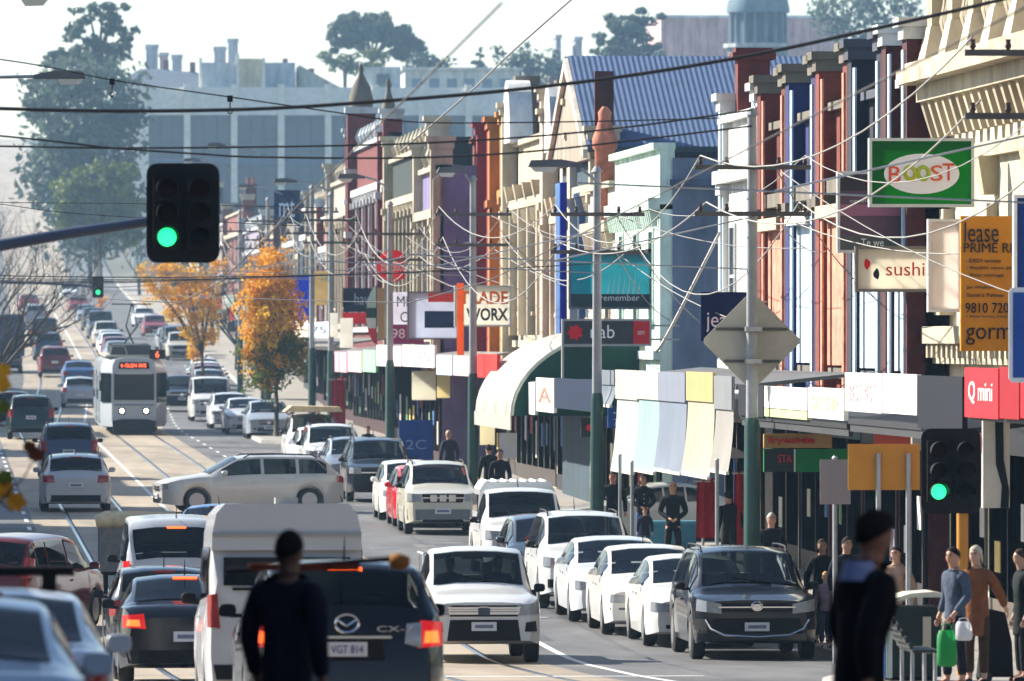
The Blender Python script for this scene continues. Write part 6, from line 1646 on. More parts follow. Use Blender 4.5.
# ------------------------------------------------------------------ traffic signals and road signs
def signal(name, label, px, py, s, w, h, lit=2, dual=True, arm=None, post=None, postm=None):
    x, y = spot(px, s); z = zat(py, s); t = thing(name, label, 'traffic light', (x, y, z))
    r = .12 * w / .77; pts = []
    for cx, cz, a0 in ((w / 2 - r, h / 2 - r, 0), (-w / 2 + r, h / 2 - r, pi / 2), (-w / 2 + r, -h / 2 + r, pi), (w / 2 - r, -h / 2 + r, 3 * pi / 2)):
        for k in range(5): a = a0 + pi / 2 * k / 4; pts.append((cx + r * cos(a), cz + r * sin(a)))
    MB().prism(pts, 0, .03, 'y').build('target_board', M_BLACK, t)
    dim = [mat('lens_red_dim', (.012, .003, .003), rough=.6, var=0, spec=.1), mat('lens_amber_dim', (.008, .005, .002), rough=.6, var=0, spec=.1), mat('lens_green_dim', (.002, .006, .005), rough=.6, var=0, spec=.1)]
    cols = (-.17, .17) if dual else (0,)
    for ci, cx in enumerate(cols):
        cx *= w / .77
        for k in range(3):
            cz = (.255 - .255 * k) * h / 1.05
            lamp = MB().box(cx - .145 * w / .77, cx + .145 * w / .77, -.10, -.001, cz - .125, cz + .125).build('lamp_housing', M_BLACK, t)
            MB().lathe([(.001, -.112), (.07, -.115), (.098, -.103)], (cx, 0, cz), 18, 'y').build('lens', M_GREENLIT if (k == lit and ci == 0) else dim[k], lamp, 40)
            arc = [(cx + .115 * cos(a), cz + .115 * sin(a)) for a in [-.3 + (pi + .6) * j / 12 for j in range(13)]]
            MB().grid([[(p, -.101, q) for p, q in arc], [(p, -.30 if q > cz else -.2, q) for p, q in arc]]).build('visor', M_BLACK, lamp)
    if arm:
        pts = [Vector((spot(a, s)[0] - x, .12 + spot(a, s)[1] - y, zat(b, s) - z)) for a, b in arm]
        MB().tube(pts, [lerp(.055, .085, k / (len(pts) - 1)) for k in range(len(pts))], 10).build('mast_arm', mat('arm_paint', (.05, .07, .12), rough=.4, var=.1), t, 40)
    if post:
        MB().tube([(post[0], .1, post[1]), (post[0], .1, ZG(y) + .13 - z)], .075, 12).build('post', postm, t, 40)
    return t
signal('traffic_signal', 'black traffic signal on a mast arm at upper left, green lit', 183, 213, 95, .77, 1.05, arm=[(150, 221), (70, 233), (-10, 247), (-150, 268), (-155, 400), (-155, 740)])
signal('traffic_signal', 'black traffic signal on orange post at right, green lit', 951, 471, 78, .77, 1.09, post=(.16, -.3), postm=mat('post_orange', (.55, .22, .01), rough=.5, var=.1))
signal('traffic_signal', 'tiny far traffic signal left of the tram, green lit', 98, 287, 22.6, .5, .95, dual=False, arm=[(98, 287), (60, 284), (-40, 280), (-42, 420)])
def diamond():
    d = pole_tops[1][0] + .25; s = scale_at(XP, d); z = zat(341, s); t = thing('warning_sign', 'large diamond sign seen from its plain beige back on the nearest kerb pole', 'sign', (XP + .02, d, z)); r = 48 / s
    MB().prism([(-r, .04), (-r, -.04), (-.04, -r), (.04, -r), (r, -.04), (r, .04), (.04, r), (-.04, r)], 0, .02, 'y').build('panel', mat('sign_back', (.42, .40, .34), rough=.5, var=.08), t)
    for q in (.25, -.42): MB().box(-r * (1 - abs(q)), r * (1 - abs(q)), -.03, -.001, q * r - .025, q * r + .025).build('stiffener', cmat((86, 84, 78), 'paint'), t)
    for q in (.25, -.42): MB().box(-.14, .14, -.42, -.03, q * r - .04, q * r + .04).build('clamp', M_STEEL, t)
diamond()
def orange_back():
    s = 74; x, y = spot(884, s); z = zat(467, s); t = thing('temporary_sign', 'orange temporary road sign on two grey posts, right of the dark walker', 'sign', (x, y, z)); w, h = 36 / s, 23 / s
    MB().box(-w, w, 0, .02, -h, h).build('panel', mat('sign_orange', (.62, .27, .015), rough=.45, var=.08), t)
    for px in (878, 908):
        a = (px - 884) / s; MB().tube([(a, -.05, h * .6), (a, -.05, ZG(y) + .13 - z)], .035, 8).build('post', M_STEEL, t)
orange_back()
for k, (px, s, y0, lab, plate) in enumerate(((620, 50, 455, 'thin grey parking sign post beside the green pole', 0), (632, 50.5, 462, 'thicker grey post right of the parking post', 0), (717, 58, 460, 'grey parking post in front of the red banners', 0), (835, 70, 458, 'grey post with pale finger sign left of the dark walker', 1), (508, 40, 432, 'post with white parking plate before the canopy', 1))):
    x, y = spot(px, s); zg = ZG(y) + .13; h = zat(y0, s) - zg
    t = thing('sign_post', lab, 'post', (x, y, zg)); MB().tube([(0, 0, 0), (0, 0, h)], .035, 8).build('post', M_STEEL, t)
    MB().lathe([(.045, h), (.02, h + .03)], (0, 0, 0), 8).build('cap', M_STEEL, t)
    if plate: MB().box(-.22, .22, -.05, -.036, h - .66, h - .02).build('plate', cmat((196, 204, 216) if k == 4 else (150, 140, 136), 'paint'), t)
# ------------------------------------------------------------------ bin, seat
def bin_():
    s = 81; x, y = spot(911, s); zg = ZG(y) + .13; t = thing('litter_bin', 'dark green litter bin enclosure with curved cream top and blue poster side', 'bin', (x, y, zg))
    w, dp, h = .33, .4, .92
    MB().box(-w, w, -dp, dp, .06, h).build('cabinet', cmat((26, 44, 38), 'paint'), t)
    arc = [(-w - .06, h), (-w + .05, h + .10), (-w + .28, h + .17), (w - .1, h + .19), (w + .05, h + .16), (w + .05, h + .12), (-w + .28, h + .12), (-w + .02, h + .03)]
    MB().prism(arc, -dp - .05, dp + .05, 'y').build('curved_top', cmat((206, 202, 180), 'paint'), t, 30)
    MB().box(-w - .03, -w - .002, -dp, dp, .05, h - .02).build('blue_poster', cmat((40, 96, 176), 'paint'), t)
    MB().box(-w - .02, -w + .05, -dp - .03, -dp - .002, .05, h).build('corner_post', cmat((186, 196, 186), 'paint'), t)
    MB().box(.1, .2, -dp - .02, -dp - .002, .35, .8).build('slot', cmat((196, 186, 160), 'paint'), t)
    MB().box(-w + .05, w - .05, -dp + .05, dp - .05, 0, .06).build('plinth', M_BLACK, t)
bin_()
def seat():
    s = 84; x, y = spot(908, s); zg = ZG(y) + .13; t = thing('park_bench', 'dark metal street seat side on in front of the litter bin', 'bench', (x, y, zg))
    for q in range(5):
        a = q / 4
        MB().box(lerp(-.06, -.26, a), lerp(-.02, -.22, a), -.7, .7, lerp(.50, .80, a) - .05, lerp(.50, .80, a) + .02).build('back_slat', cmat((40, 44, 40), 'paint'), t)
    for q in range(4): MB().box(-.02 + q * .085, .05 + q * .085, -.7, .7, .41, .44).build('seat_slat', cmat((48, 52, 46), 'paint'), t)
    for yy in (-.55, .55):
        MB().tube([(-.01, yy, 0), (-.01, yy, .42), (-.27, yy, .86)], .025, 6).build('leg', M_STEEL, t); MB().tube([(.26, yy, 0), (.26, yy, .42)], .025, 6).build('leg', M_STEEL, t)
seat()
# ------------------------------------------------------------------ tram
def tram():
    s = 25.2; x, y = spot(134, s); z = ZG(y) + .02
    t = thing('tram', 'white and grey single tram coming down the street with lit destination display', 'tram', (x, y, z))
    t.rotation_euler = (math.atan(.0061), 0, 0)
    L, W = 16.6, 2.66; wht = cmat((186, 192, 196), 'car'); gr = cmat((150, 168, 166), 'car'); rf = cmat((176, 174, 160), 'paint')
    def sec(yy):
        e = max(0, (1.3 - min(yy, L - yy)) / 1.3); w = W / 2 * (1 - .34 * e); zz = 3.05
        return [(w * .96, .32), (w, .6), (w, 1.2), (w * .995, 2.2), (w * .97, 2.75), (w * .86, 2.98), (w * .5, 3.08 - .02 * e), (0, 3.1 - .02 * e)]
    rows = []
    for k in range(41):
        yy = L * k / 40 if k not in (0, 40) else (0 if k == 0 else L)
        P = sec(yy); rows.append([(p, yy, q) for p, q in P] + [(-p, yy, q) for p, q in reversed(P[:-1])])
    mb = MB().grid(rows); n = len(rows[0]); mb.f.append(tuple(range(n))); mb.f.append(tuple(40 * n + k for k in range(n)))
    mb.build('body', wht, t, 35)
    w0 = W / 2 * .66
    MB().box(-w0 * .90, w0 * .90, -.03, .02, 1.38, 2.42).build('windscreen', M_GLASS, t)
    MB().box(-w0 * .80, w0 * .80, -.05, -.031, 2.4, 2.5).build('screen_rail', cmat((196, 200, 190), 'paint'), t)
    dsp = MB().prism([(-.62, 2.62), (.62, 2.62), (.58, 2.88), (-.58, 2.88)], -.06, .1, 'y').build('destination_box', M_BLACK, t)
    lettering('6 GLEN IRIS', 1.0, .14, M_LEDRED, dsp, (-.02, -.065, 2.75))
    rn = MB().box(.62, 1.25, .15, .4, 3.0, 3.38).build('route_box', M_BLACK, t)
    lettering('6', .14, .25, M_LEDRED, rn, (.93, .135, 3.19))
    for sg in (1, -1):
        h = MB().box(sg * .48 - .13, sg * .48 + .13, -.04, .01, .82, 1.06).build('headlight', M_BLACK, t)
        MB().lathe([(.01, -.055), (.085, -.05), (.09, -.041)], (sg * .48, 0, .95), 14, 'y').build('lamp', M_HEADLIT, h)
        MB().prism([(sg * (w0 + .03), .10), (sg * (W / 2 - .06), 1.08), (sg * (W / 2 - .02), 1.06), (sg * (w0 + .07), .06)], 1.3, 2.45, 'z').build('corner_window', M_GLASS, t)
        mr = MB().box(sg * 1.32 - .06, sg * 1.32 + .06, -.2, -.1, 1.75, 2.15).build('mirror', M_BLACK, t)
        MB().tube([(sg * 1.0, .05, 2.2), (sg * 1.3, -.12, 2.18)], .02, 5).build('mirror_arm', M_BLACK, mr)
        for k in range(8):
            a = 1.9 + k * 1.7
            X = sg * W / 2
            if k in (0, 4): MB().box(X - .02, X + .02, a, a + 1.4, .45, 2.5).build('door', cmat((110, 130, 136), 'paint'), t)
            else: MB().box(X - .015, X + .015, a, a + 1.4, 1.35, 2.3).build('side_window', M_GLASS, t)
    MB().box(-w0 * .9, w0 * .9, -.02, .01, 1.15, 1.22).build('front_stripe', cmat((120, 140, 150), 'paint'), t)
    MB().prism([(-w0 * .95, .1), (w0 * .95, .1), (w0 * .98, .55), (.5, .62), (-.5, .62), (-w0 * .98, .55)], -.12, .6, 'y').build('apron', M_BLACK, t)
    MB().box(-.1, .1, -.45, -.1, .38, .5).build('coupler', M_BLACK, t)
    MB().box(-1.1, 1.1, .6, L - .6, 3.08, 3.16).build('roof_deck', rf, t)
    for a, b, c, d_ in ((-.9, .7, 1.2, 3.2), (-.7, .5, 5, 8), (-.8, .8, 10, 13)):
        MB().box(a, b, c, d_, 3.16, 3.55).build('roof_unit', cmat((70, 72, 74), 'paint'), t)
    for yy in (1.0, 1.3):
        MB().tube([(-.95, yy, 3.16), (-.85, yy, 3.5), (-.35, yy, 3.5), (-.25, yy, 3.16)], .02, 5).build('roof_rail', M_STEEL, t)
    MB().tube([(.1, 6, 3.6), (-.25, 3.0, 4.3), (.0, 4.4, 5.15)], .035, 6).build('pantograph_arm', M_BLACK, t)
    MB().tube([(-.25, 6, 3.6), (.2, 3.0, 4.3), (.05, 4.4, 5.15)], .035, 6).build('pantograph_arm', M_BLACK, t)
    MB().box(-.8, .8, 4.35, 4.45, 5.15, 5.2).build('contact_bow', M_BLACK, t)
    for yy in (3.2, 5.0, 11.5, 13.3):
        for sg in (1, -1): MB().lathe([(.33, -.06), (.33, .06)], (sg * .72, yy, .33), 18, 'x').build('wheel', M_BLACK, t)
    for yy in (3.0, 11.4): MB().box(-1.0, 1.0, yy, yy + 2.2, .12, .42).build('bogie', M_BLACK, t)
tram()
def trailer():
    s = 53; x, y = spot(138, s); z = ZG(y); t = thing('box_trailer', 'grey tarpaulin covered trailer with rolled beige canvas ahead of the silver van', 'trailer', (x, y, z))
    MB().box(-.72, .72, 0, 2.0, .45, 1.38).build('tarp_box', cmat((120, 118, 116), 'cloth'), t)
    MB().tube([(-.80, .05, 1.40), (-.6, .05, 1.44), (0, .05, 1.44), (.7, .05, 1.42)], [.12, .17, .16, .15], 10).build('canvas_roll', cmat((216, 196, 160), 'cloth'), t, 40)
    for sg in (1, -1): MB().lathe([(.28, -.07), (.3, -.05), (.3, .05), (.28, .07)], (sg * .62, 1.0, .3), 16, 'x').build('wheel', M_RUBBER, t, 40)
    MB().box(-.7, .7, .1, 1.9, .38, .45).build('chassis', M_BLACK, t); MB().tube([(0, 2.0, .42), (0, 3.0, .42)], .04, 6).build('drawbar', M_BLACK, t)
trailer()
# ------------------------------------------------------------------ unseen buildings added beside and behind the camera to darken what cars and windows mirror
def added_shop(lab, X, d0, d1, h, col, sg):
    dm = (d0 + d1) / 2; zg = ZG(dm) + .13 + max(0, -dm - 60) * .02
    t = thing('added_shop_behind', lab, 'building', (X, dm, zg)); a, b = d0 - dm + .02, d1 - dm - .02
    MB().box(min(0, sg * 14), max(0, sg * 14), a, b, -.6, h).build('wall', cmat(col), t)
    MB().box(min(-sg * .3, sg * .3), max(-sg * .3, sg * .3), a, b, h + .001, h + .2).build('cornice', STUCCO, t)
    for k in range(int((b - a) / 3)):
        c = a + 1.5 + 3 * k
        MB().box(-.05, .05, c - .6, c + .6, 4.6, 6.6).build('window', M_SHOPGLASS, t)
        MB().box(-.05, .05, c - 1.2, c + 1.2, .4, 2.9).build('shop_pane', M_SHOPGLASS, t)
    MB().box(min(-sg * 2.7, -sg * .06), max(-sg * 2.7, -sg * .06), a + .1, b - .1, 3.3, 3.55).build('awning', cmat((90, 86, 80), 'paint'), t)
bcol = [(120, 70, 60), (150, 140, 126), (80, 84, 96), (170, 160, 146), (110, 100, 92)]
badj = ['first', 'second', 'third', 'fourth', 'fifth', 'sixth', 'seventh', 'eighth']
for k in range(8):
    d1 = 62 - k * 34
    added_shop('%s shop back from the junction on the left, added unseen to darken reflections' % badj[k], KL - 3.4, d1 - 32, d1, 13.0 if k == 0 else 7.5 + (k * 7) % 4, bcol[k % 5], -1)  # first left shop raised so that its shade covers the near walkers
    d1 = 84 - k * 34
    added_shop('%s shop back from the junction on the right, added unseen to darken reflections' % badj[k], 19.0, d1 - 32, d1, 8 + (k * 5) % 4, bcol[(k + 2) % 5], 1)
t = thing('added_cross_building', 'long brick building added unseen far behind the picture to darken reflections', 'building', (6, -300, ZG(-300) + 4))
MB().box(-60, 60, -12, 0, -3, 16).build('wall', cmat((116, 84, 72), 'brick'), t)  # unseen end wall, added to darken reflections facing back up the street
MB().box(-60.5, 60.5, -12.5, .5, 16.001, 16.5).build('cornice', STUCCO, t)
for k in range(20):
    MB().box(-57 + k * 6, -54.5 + k * 6, -.05, .06, 4, 7).build('window', M_SHOPGLASS, t)

# ------------------------------------------------------------------ people
def skin_mesh(chains, levels=2):
    """chains: lists of (point, radius x, radius y), each a connected island or a branch that starts on a named joint"""
    verts = []; edges = []; rad = []; names = {}
    roots = []
    for ch in chains:
        prev = None
        for it in ch:
            if isinstance(it, str):
                prev = names[it]; continue
            p, r = it[0], it[1]; nm = it[2] if len(it) > 2 else None
            verts.append(tuple(p)); rad.append(r if isinstance(r, tuple) else (r, r)); i = len(verts) - 1
            if prev is not None: edges.append((prev, i))
            else: roots.append(i)
            if nm: names[nm] = i
            prev = i
    me = bpy.data.meshes.new('skeleton'); me.from_pydata(verts, edges, [])
    o = bpy.data.objects.new('skeleton', me)
    m = o.modifiers.new('skin', 'SKIN'); m.use_smooth_shade = True; m.branch_smoothing = .4
    if not me.skin_vertices: me.attributes  # the modifier adds the layer below
    try:
        sv = me.skin_vertices[0].data
    except IndexError:
        bm = bmesh.new(); bm.from_mesh(me); bm.verts.layers.skin.verify(); bm.to_mesh(me); bm.free(); sv = me.skin_vertices[0].data
    for i, r in enumerate(rad): sv[i].radius = r; sv[i].use_root = i in roots
    sd = o.modifiers.new('sub', 'SUBSURF'); sd.levels = levels; sd.render_levels = levels
    out = baked(o)
    bpy.data.objects.remove(o); bpy.data.meshes.remove(me)
    out.polygons.foreach_set('use_smooth', [True] * len(out.polygons))
    out.materials.clear()
    return out
def person(label, px, s, face=180., h=1.72, top=(30, 32, 40), legs=(28, 30, 38), hair=(40, 30, 24), skin=(196, 150, 124), walk=0., arms='down', base=None, coat=False, bald=False, collar=None, X=None, fingers=True, sleeves=True, head_turn=0., lean=0., buttons=False, group=None, woman=False, sit=False, curly=.3, dz=0.):
    """face: heading in degrees, 0 = walking away up the street, 180 = towards the camera, 90 = to the left, -90 = to the right"""
    x, y = spot(px, s)
    if X is not None: x = X
    on_path = x > KR(y)
    zg = ZG(y) + (.13 if on_path else .004) + dz
    t = thing('person', label, 'person', (x, y, zg), radians(face), group)
    k = h / 1.75
    V = lambda a, b, c: Vector((a, b + lean * max(0, c - .9), c)) * k
    sw = walk
    hipz = .93 - .03 * abs(sw)
    wS = .165 if not woman else .145
    hipL, hipR = V(.09, 0, hipz - .04), V(-.09, 0, hipz - .04)
    if not sit:
        kL, kR = V(.10, .22 * sw + .02, .50), V(-.10, -.16 * sw + .02, .50)
        aL, aR = V(.10, .36 * sw, .09), V(-.10, -.40 * sw, .09 + .06 * abs(sw))
    else:
        kL, kR = V(.12, .40, .98), V(-.12, .40, .98); aL, aR = V(.12, .62, .68), V(-.12, .62, .68)
    sh = 1.405; shL, shR = V(wS, 0, sh), V(-wS, 0, sh)
    if arms == 'down': eL, eR, wL, wR = V(.25, -.06 - .14 * sw, 1.13), V(-.25, -.06 + .14 * sw, 1.13), V(.26, .04 - .26 * sw, .87), V(-.26, .04 + .26 * sw, .87)
    elif arms == 'clasp': eL, eR, wL, wR = V(.26, -.02, 1.13), V(-.26, -.02, 1.13), V(.05, .20, 1.00), V(-.05, .20, .98)
    elif arms == 'bags': eL, eR, wL, wR = V(.24, -.04, 1.14), V(-.24, -.03, 1.14), V(.24, .06, .90), V(-.20, .16, .92)
    elif arms == 'carry': eL, eR, wL, wR = V(.28, .05, 1.20), V(-.28, .05, 1.20), V(.22, .26, 1.42), V(-.22, .26, 1.42)
    elif arms == 'trolley': eL, eR, wL, wR = V(.24, -.04, 1.14), V(-.25, -.16, 1.14), V(.24, .06, .90), V(-.26, -.30, .96)
    else: eL, eR, wL, wR = V(.25, -.05, 1.13), V(-.25, .0, 1.13), V(.22, .10, .92), V(-.20, .18, 1.12)
    pel, wa, ch, ne = V(0, 0, hipz), V(0, .01, 1.12), V(0, .0, 1.34), V(0, .01, 1.50)
    ht = radians(head_turn); fx, fy = -sin(ht), cos(ht)
    hd0, hd1, hd2 = V(.0 + fx * .015, .02 + fy * .01, 1.56), V(fx * .02, .02 + fy * .015, 1.635), V(fx * .0, .02, 1.705)
    R = lambda r: tuple(q * k for q in r) if isinstance(r, tuple) else r * k
    def foot(a): return [(a, R(.042)), (a + V(0, .07, -.045) - V(0, 0, 0), R(.04)), (a + V(0, .17, -.062), R((.032, .022)))]
    body = [[(pel, R((.13, .095)), 'pel'), (wa, R((.12, .085)), 'wa'), (ch, R((.145, .095)), 'ch'), (ne, R(.056), 'ne'), (hd0, R((.066, .075)), 'h0'), (hd1, R((.072, .092)), 'h1'), (hd2, R((.056, .070)))],
            ['pel', (hipL, R(.082)), (kL, R(.055)), (aL, R(.042))] + foot(aL)[1:], ['pel', (hipR, R(.082)), (kR, R(.055)), (aR, R(.042))] + foot(aR)[1:],
            ['ch', (shL, R(.055)), (eL, R(.040)), (wL, R(.028)), (wL + (wL - eL).normalized() * .08 * k, R((.038, .018)))],
            ['ch', (shR, R(.055)), (eR, R(.040)), (wR, R(.028)), (wR + (wR - eR).normalized() * .08 * k, R((.038, .018)))]]
    # nose, chin and ears as small added joints
    nd = Vector((fx, fy, 0)); sd = Vector((fy, -fx, 0))
    body.append([(hd1 + nd * .075 * k + Vector((0, 0, .005)), R(.014)), (hd1 + nd * .098 * k - Vector((0, 0, .018 * k)), R(.012))])
    for sg in (1, -1): body.append([(hd1 + sd * sg * .066 * k, R(.012)), (hd1 + sd * sg * .078 * k + Vector((0, 0, .02 * k)), R(.011))])
    if fingers:
        for e, w in ((eL, wL), (eR, wR)):
            dr = (w - e).normalized(); across = dr.cross(Vector((1, 0, 0))).normalized(); fw = Vector((1, 0, 0)) if abs(dr.x) < .5 else Vector((0, 0, 1))
            for q, ln in ((-.028, .062), (-.010, .075), (.009, .072), (.027, .056)):
                b0 = w + dr * .085 * k + across * q * k
                body.append([(b0, R(.010)), (b0 + dr * ln * .55 * k, R(.009)), (b0 + dr * ln * k - fw * (.012 if w.x > 0 else -.012) * k, R(.008))])
            b0 = w + dr * .035 * k + across * .032 * k
            body.append([(b0, R(.011)), (b0 + across * .025 * k + dr * .025 * k, R(.010)), (b0 + across * .03 * k + dr * .05 * k, R(.009))])
    bm_me = skin_mesh(body)
    hc = hd1 + Vector((0, 0, .0)); ex, ey, ez = .081 * k, .098 * k, .116 * k
    for v in bm_me.vertices:          # round the skull out to its true egg shape
        if v.co.z < 1.53 * k: continue
        dv = v.co - hc; l = sqrt((dv.dot(sd) / ex) ** 2 + (dv.dot(nd) / ey) ** 2 + (dv.z / ez) ** 2)
        if 1e-4 < l < 1:
            w_ = min(1, (v.co.z - 1.53 * k) / (.05 * k)); v.co = v.co.lerp(hc + dv / l, w_)
    link('body', bm_me, cmat(skin, 'skin'), t)
    # clothing follows the same joints with a little ease
    g = .018 if not coat else .03
    hem = V(0, 0, .86) if not coat else V(0, 0, .62)
    tor = [[(hem - V(0, 0, .012), R((.155 + g * .6, .115 + g))), (hem, R((.155 + g * .6, .115 + g)), 'hem'), (V(0, 0, 1.0), R((.140 + g, .10 + g))), (wa, R((.130 + g, .098 + g))), (ch, R((.168 + g, .118 + g)), 'ch'), (V(0, .005, 1.455), R(.105)), (V(0, .008, 1.50), R(.078))]]
    if sleeves:
        tor += [['ch', (shL + V(.01, 0, 0), R(.076 + g * .5)), (eL, R(.052 + g * .4)), (eL.lerp(wL, .93), R(.042 + g * .3))], ['ch', (shR - V(.01, 0, 0), R(.076 + g * .5)), (eR, R(.052 + g * .4)), (eR.lerp(wR, .93), R(.042 + g * .3))]]
    jk = link('jacket' if coat else 'top', skin_mesh(tor), cmat(top, 'cloth'), t)
    if buttons:
        for q in range(4): MB().lathe([(.012, 0), (.012, .01)], (0, 0, 0), 8, 'y').build('button', cmat((220, 216, 200), 'paint'), jk).location = V(0, .125, 1.30 - q * .1)
    tr = [[(V(0, 0, hipz + .05), R((.145, .105)), 'p'), (V(0, 0, hipz - .02), R((.15, .11)), 'q')],
          ['q', (hipL - V(0, 0, .05), R(.095)), (kL, R(.072)), (aL + V(0, 0, .03), R(.062))], ['q', (hipR - V(0, 0, .05), R(.095)), (kR, R(.072)), (aR + V(0, 0, .03), R(.062))]]
    link('trousers', skin_mesh(tr), cmat(legs, 'cloth'), t)
    for a in (aL, aR):
        sh_ = skin_mesh([[(a + V(0, -.03, -.03), R(.05)), (a + V(0, .06, -.045), R((.05, .042))), (a + V(0, .17, -.06), R((.042, .03)))]], 1)
        link('shoe', sh_, cmat((26, 24, 24), 'cloth'), t)
    def hairshell(front, back, grow, drop=0.):
        rows = []; n = 22
        for j in range(9):
            row = []
            for i in range(n):
                ph = 2 * pi * i / n; bk = (1 - cos(ph)) / 2          # 0 = face side, 1 = back
                th = radians(lerp(front, back, bk ** .8)) * (j + .02) / 8
                wob = 1 + (.04 * sin(7 * ph + 3 * j) + .03 * sin(13 * ph - 2 * j)) * (.4 + grow)
                p = nd * cos(ph) * sin(th) * ey * (1.03 + .08 * grow) * wob + sd * sin(ph) * sin(th) * ex * (1.04 + .12 * grow) * wob + Vector((0, 0, cos(th) * ez * (1.05 + .07 * grow)))
                if drop and bk > .35 and j >= 6: p.z -= drop * k * (j - 5) / 3
                row.append(tuple(hc + p))
            rows.append(row)
        mb = MB().grid(rows, close=True); mb.f.append(tuple(range(n)))
        mb.build('hair', cmat(hair, 'cloth'), t, 70)
    if bald: hairshell(20, 20, 0) if False else None
    else: hairshell(52, 110, curly, .10 if woman else 0.)
    if collar:
        MB().lathe([(.105 * k, 1.40 * k), (.085 * k, 1.47 * k), (.078 * k, 1.50 * k)], (0, .01, 0), 14).build('collar', cmat(collar, 'cloth'), t, 60)
    for sg in (1, -1):
        e = MB(); balls(e, 0, 0, 0, .011 * k, 6); eo = e.build('eye', M_BLACK, t); eo.location = hd1 + nd * .082 * k + sd * sg * .03 * k + Vector((0, 0, .022 * k))
    mo = MB().box(-.02 * k, .02 * k, -.006, .006, -.004, .004).build('mouth', cmat((130, 70, 66), 'skin'), t); mo.location = hd0 + nd * .078 * k + Vector((0, 0, .022 * k)); mo.rotation_euler = (0, 0, ht)
    return t, V, k, (wL, wR), (hd1, hd2)
# foreground walkers
person('dark navy clad person with bare dark head crossing before the black crossover', 287, 165, -25, 1.80, (14, 17, 32), (20, 20, 24), (16, 13, 12), (92, 62, 50), walk=.5, coat=True)
person('large dark coated walker with pale collar crossing at right, curly hair', 858, 180, -62, 1.88, (9, 10, 13), (14, 14, 18), (30, 22, 18), (150, 104, 84), walk=.6, coat=True, collar=(140, 150, 190), lean=.10, curly=1.6)
x, y = spot(318, 148)
pole = thing('carried_pole', 'long dark pole with brown fluffy end carried past the campervan', 'pole', (x, y, zat(562, 148)))
MB().tube([(-.62, 0, -.06), (.5, 0, .02)], .018, 8).build('shaft', M_BLACK, pole, 40)
MB().lathe([(.02, .48), (.055, .50), (.06, .56), (.035, .62)], (0, 0, 0), 10, 'x').build('fluffy_end', cmat((150, 100, 50), 'cloth'), pole, 60)
for q in (-.35, -.02, .18): MB().box(q - .12, q + .1, -.03, .03, -.06, -.01).build('tie', cmat((104, 50, 34), 'cloth'), pole)
# the pair at the right kerb
b, Vb, kb, wb, hb = person('boy in grey sweatshirt and dark trousers holding two carrier bags at the kerb', 955, 85, 120, 1.64, (74, 84, 102), (22, 26, 34), (22, 18, 16), (186, 132, 104), arms='bags', walk=.12, head_turn=10)
person('older woman in brown coat and knitted hat standing behind the boy', 977, 83.5, 150, 1.66, (128, 78, 48), (70, 52, 40), (196, 186, 160), (190, 150, 126), arms='trolley', coat=True, woman=True)
person('dark jacketed person cut off by the right edge beside the footpath shops', 1023, 82, 100, 1.62, (22, 30, 30), (24, 26, 30), (60, 44, 34), (180, 136, 112), coat=True)
def carrier(label, px, py0, py1, s, w, col, fill=.6):
    x, y = spot(px, s); z1 = zat(py1, s); h = zat(py0, s) - z1
    t = thing('carrier_bag', label, 'bag', (x, y - .16, z1))
    rows = []
    for v, a in ((0, .72), (.05, .95), (.3, 1.0), (.6, .97), (.85, .88), (1, .7)):
        rows.append([(w / 2 * a * cos(q) * (1 + .06 * sin(3 * q + v * 5)), .10 * a * sin(q), v * h * .86) for q in [2 * pi * j / 14 for j in range(14)]])
    mb = MB().grid(rows, close=True); mb.f.append(tuple(range(14)))
    mb.build('sack', cmat(col, 'blind'), t, 60)
    for sg in (1, -1): MB().tube([(sg * w * .3, 0, h * .8), (sg * .05, 0, h * .98), (0, 0, h * 1.03)], .008, 5).build('handle', cmat(col, 'blind'), t)
carrier('bright green carrier bag hanging from the boy\'s hand', 945, 624, 666, 85.5, .24, (20, 150, 70))
carrier('white knotted plastic bag in the boy\'s other hand', 962, 618, 640, 86, .20, (226, 226, 230))
def shopper():
    s = 83; x, y = spot(994, s); zg = ZG(y) + .13; t = thing('shopping_trolley', 'tall black wheeled shopping trolley bag beside the woman in brown', 'trolley', (x, y, zg))
    MB().prism([(-.20, .08), (.22, .08), (.20, .5), (.12, .86), (-.06, .90), (-.12, .8)], -.14, .14, 'y').build('bag', cmat((22, 20, 26), 'cloth'), t, 40)
    MB().tube([(-.14, .1, .1), (-.16, .1, .95), (-.16, -.1, .95), (-.14, -.1, .1)], .014, 6).build('handle', M_BLACK, t)
    for yy in (-.16, .16): MB().lathe([(.08, -.02), (.08, .02)], (-.12, yy, .085), 14, 'y').build('wheel', M_RUBBER, t)
shopper()
# driver and passenger of the white pickup
for sx, lb, ar in ((-.37, 'driver in dark clothing at the wheel of the white pickup', 'clasp'), (.37, 'passenger in dark clothing beside the driver of the white pickup', 'down')):
    p_, *_ = person(lb, 484, 66, 180, 1.66, (26, 26, 32), (30, 30, 36), (30, 24, 20), (150, 112, 92), arms=ar, sit=True, fingers=False, dz=-.08)
    ut = [o for o in COL.objects if o.name == 'pickup_truck'][0].location
    p_.location.x = ut.x + sx; p_.location.y = ut.y - .02
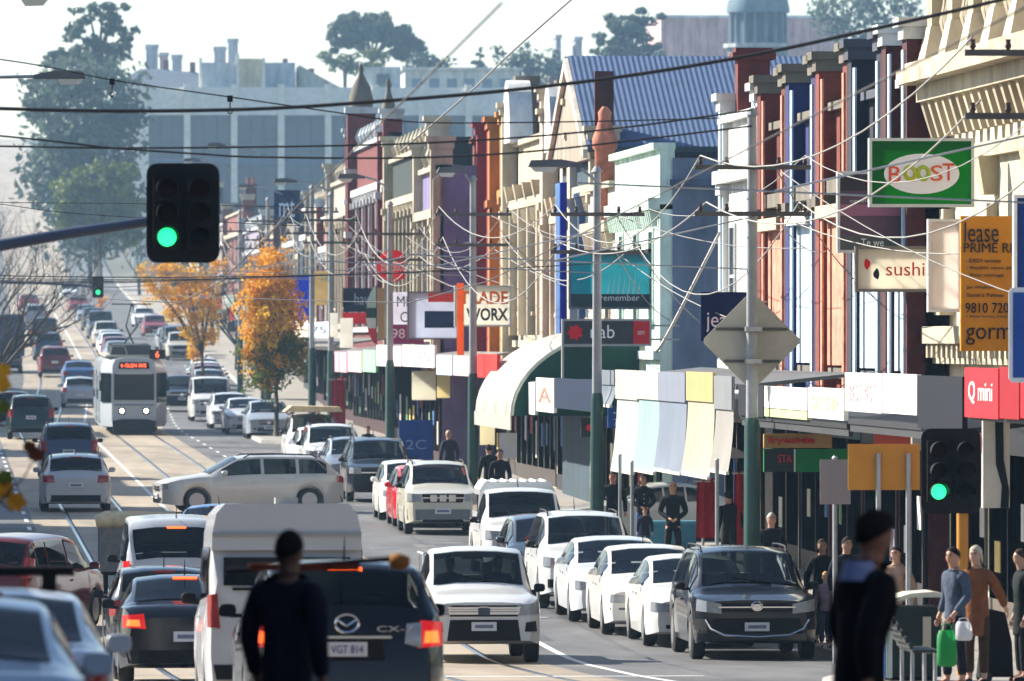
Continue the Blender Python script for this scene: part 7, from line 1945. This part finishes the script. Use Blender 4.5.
# people on the footpath further along
person('man in dark jumper and beige trousers beside the green pole', 613, 47, 175, 1.78, (24, 26, 34), (150, 138, 116), (70, 50, 40), (196, 140, 114), fingers=False)
person('woman in buttoned dark jacket and blue jeans, hands clasped', 643, 46.5, 185, 1.68, (22, 24, 34), (70, 104, 150), (50, 34, 26), (190, 146, 120), arms='clasp', buttons=True, woman=True, fingers=False)
person('bald man in dark top walking towards the camera behind the white sedans', 673, 49.5, 172, 1.78, (22, 26, 30), (30, 30, 36), (90, 80, 70), (206, 156, 130), arms='clasp', bald=True, walk=.4, fingers=False)
person('small child with brown hair low beside the teal box', 645, 47.5, 170, 1.05, (36, 34, 46), (40, 40, 50), (90, 64, 46), (206, 160, 136), fingers=False)
person('dark figure seen from behind between the two red banners', 729, 51, 20, 1.7, (18, 18, 22), (24, 24, 28), (30, 24, 20), fingers=False, coat=True)
person('grey haired man in dark coat under the tan sign beside the green pole', 771, 57, 190, 1.74, (24, 24, 34), (34, 34, 42), (190, 184, 176), (200, 150, 128), coat=True, fingers=False)
person('long haired woman in black in the shop shade beside the black sport utility', 822, 63, 180, 1.66, (16, 16, 20), (20, 20, 24), (60, 40, 28), (170, 126, 104), woman=True, coat=True, fingers=False)
person('child with fair hair beside the black sport utility bonnet', 826, 64, 160, 1.2, (150, 130, 140), (60, 60, 90), (200, 160, 100), (216, 170, 140), fingers=False)
person('man in dark shirt in the shop shade left of the dark walker', 846, 64, 200, 1.74, (26, 28, 36), (24, 24, 30), (40, 28, 22), fingers=False)
person('woman in pale cardigan in the shade right of the dark walker', 897, 68, 150, 1.66, (170, 140, 120), (40, 36, 40), (40, 26, 20), woman=True, fingers=False)
person('man in grey coat with back turned near the cream lightbox', 449, 36, 20, 1.74, (50, 54, 66), (40, 40, 48), (170, 160, 150), coat=True, fingers=False, bald=True)
person('person in orange top among the far footpath shoppers', 318, 29.5, 180, 1.66, (206, 100, 50), (40, 40, 50), (40, 30, 26), fingers=False)
person('person in blue top beside the orange clad shopper', 311, 28.5, 20, 1.7, (70, 90, 120), (40, 44, 60), (40, 30, 26), fingers=False)
person('seated looking dark figure outside the shops past the green pole', 368, 32, 180, 1.5, (30, 32, 40), (30, 30, 40), (50, 36, 30), fingers=False)
person('dark figure near the white parking plate, left of it', 489, 39.5, 10, 1.72, (20, 22, 28), (24, 26, 32), (40, 30, 26), fingers=False)
person('dark figure near the white parking plate, close to the canopy', 500, 40.5, 180, 1.7, (24, 24, 30), (30, 30, 36), (30, 24, 20), fingers=False)
bpy.data.scenes.remove(BENCH)
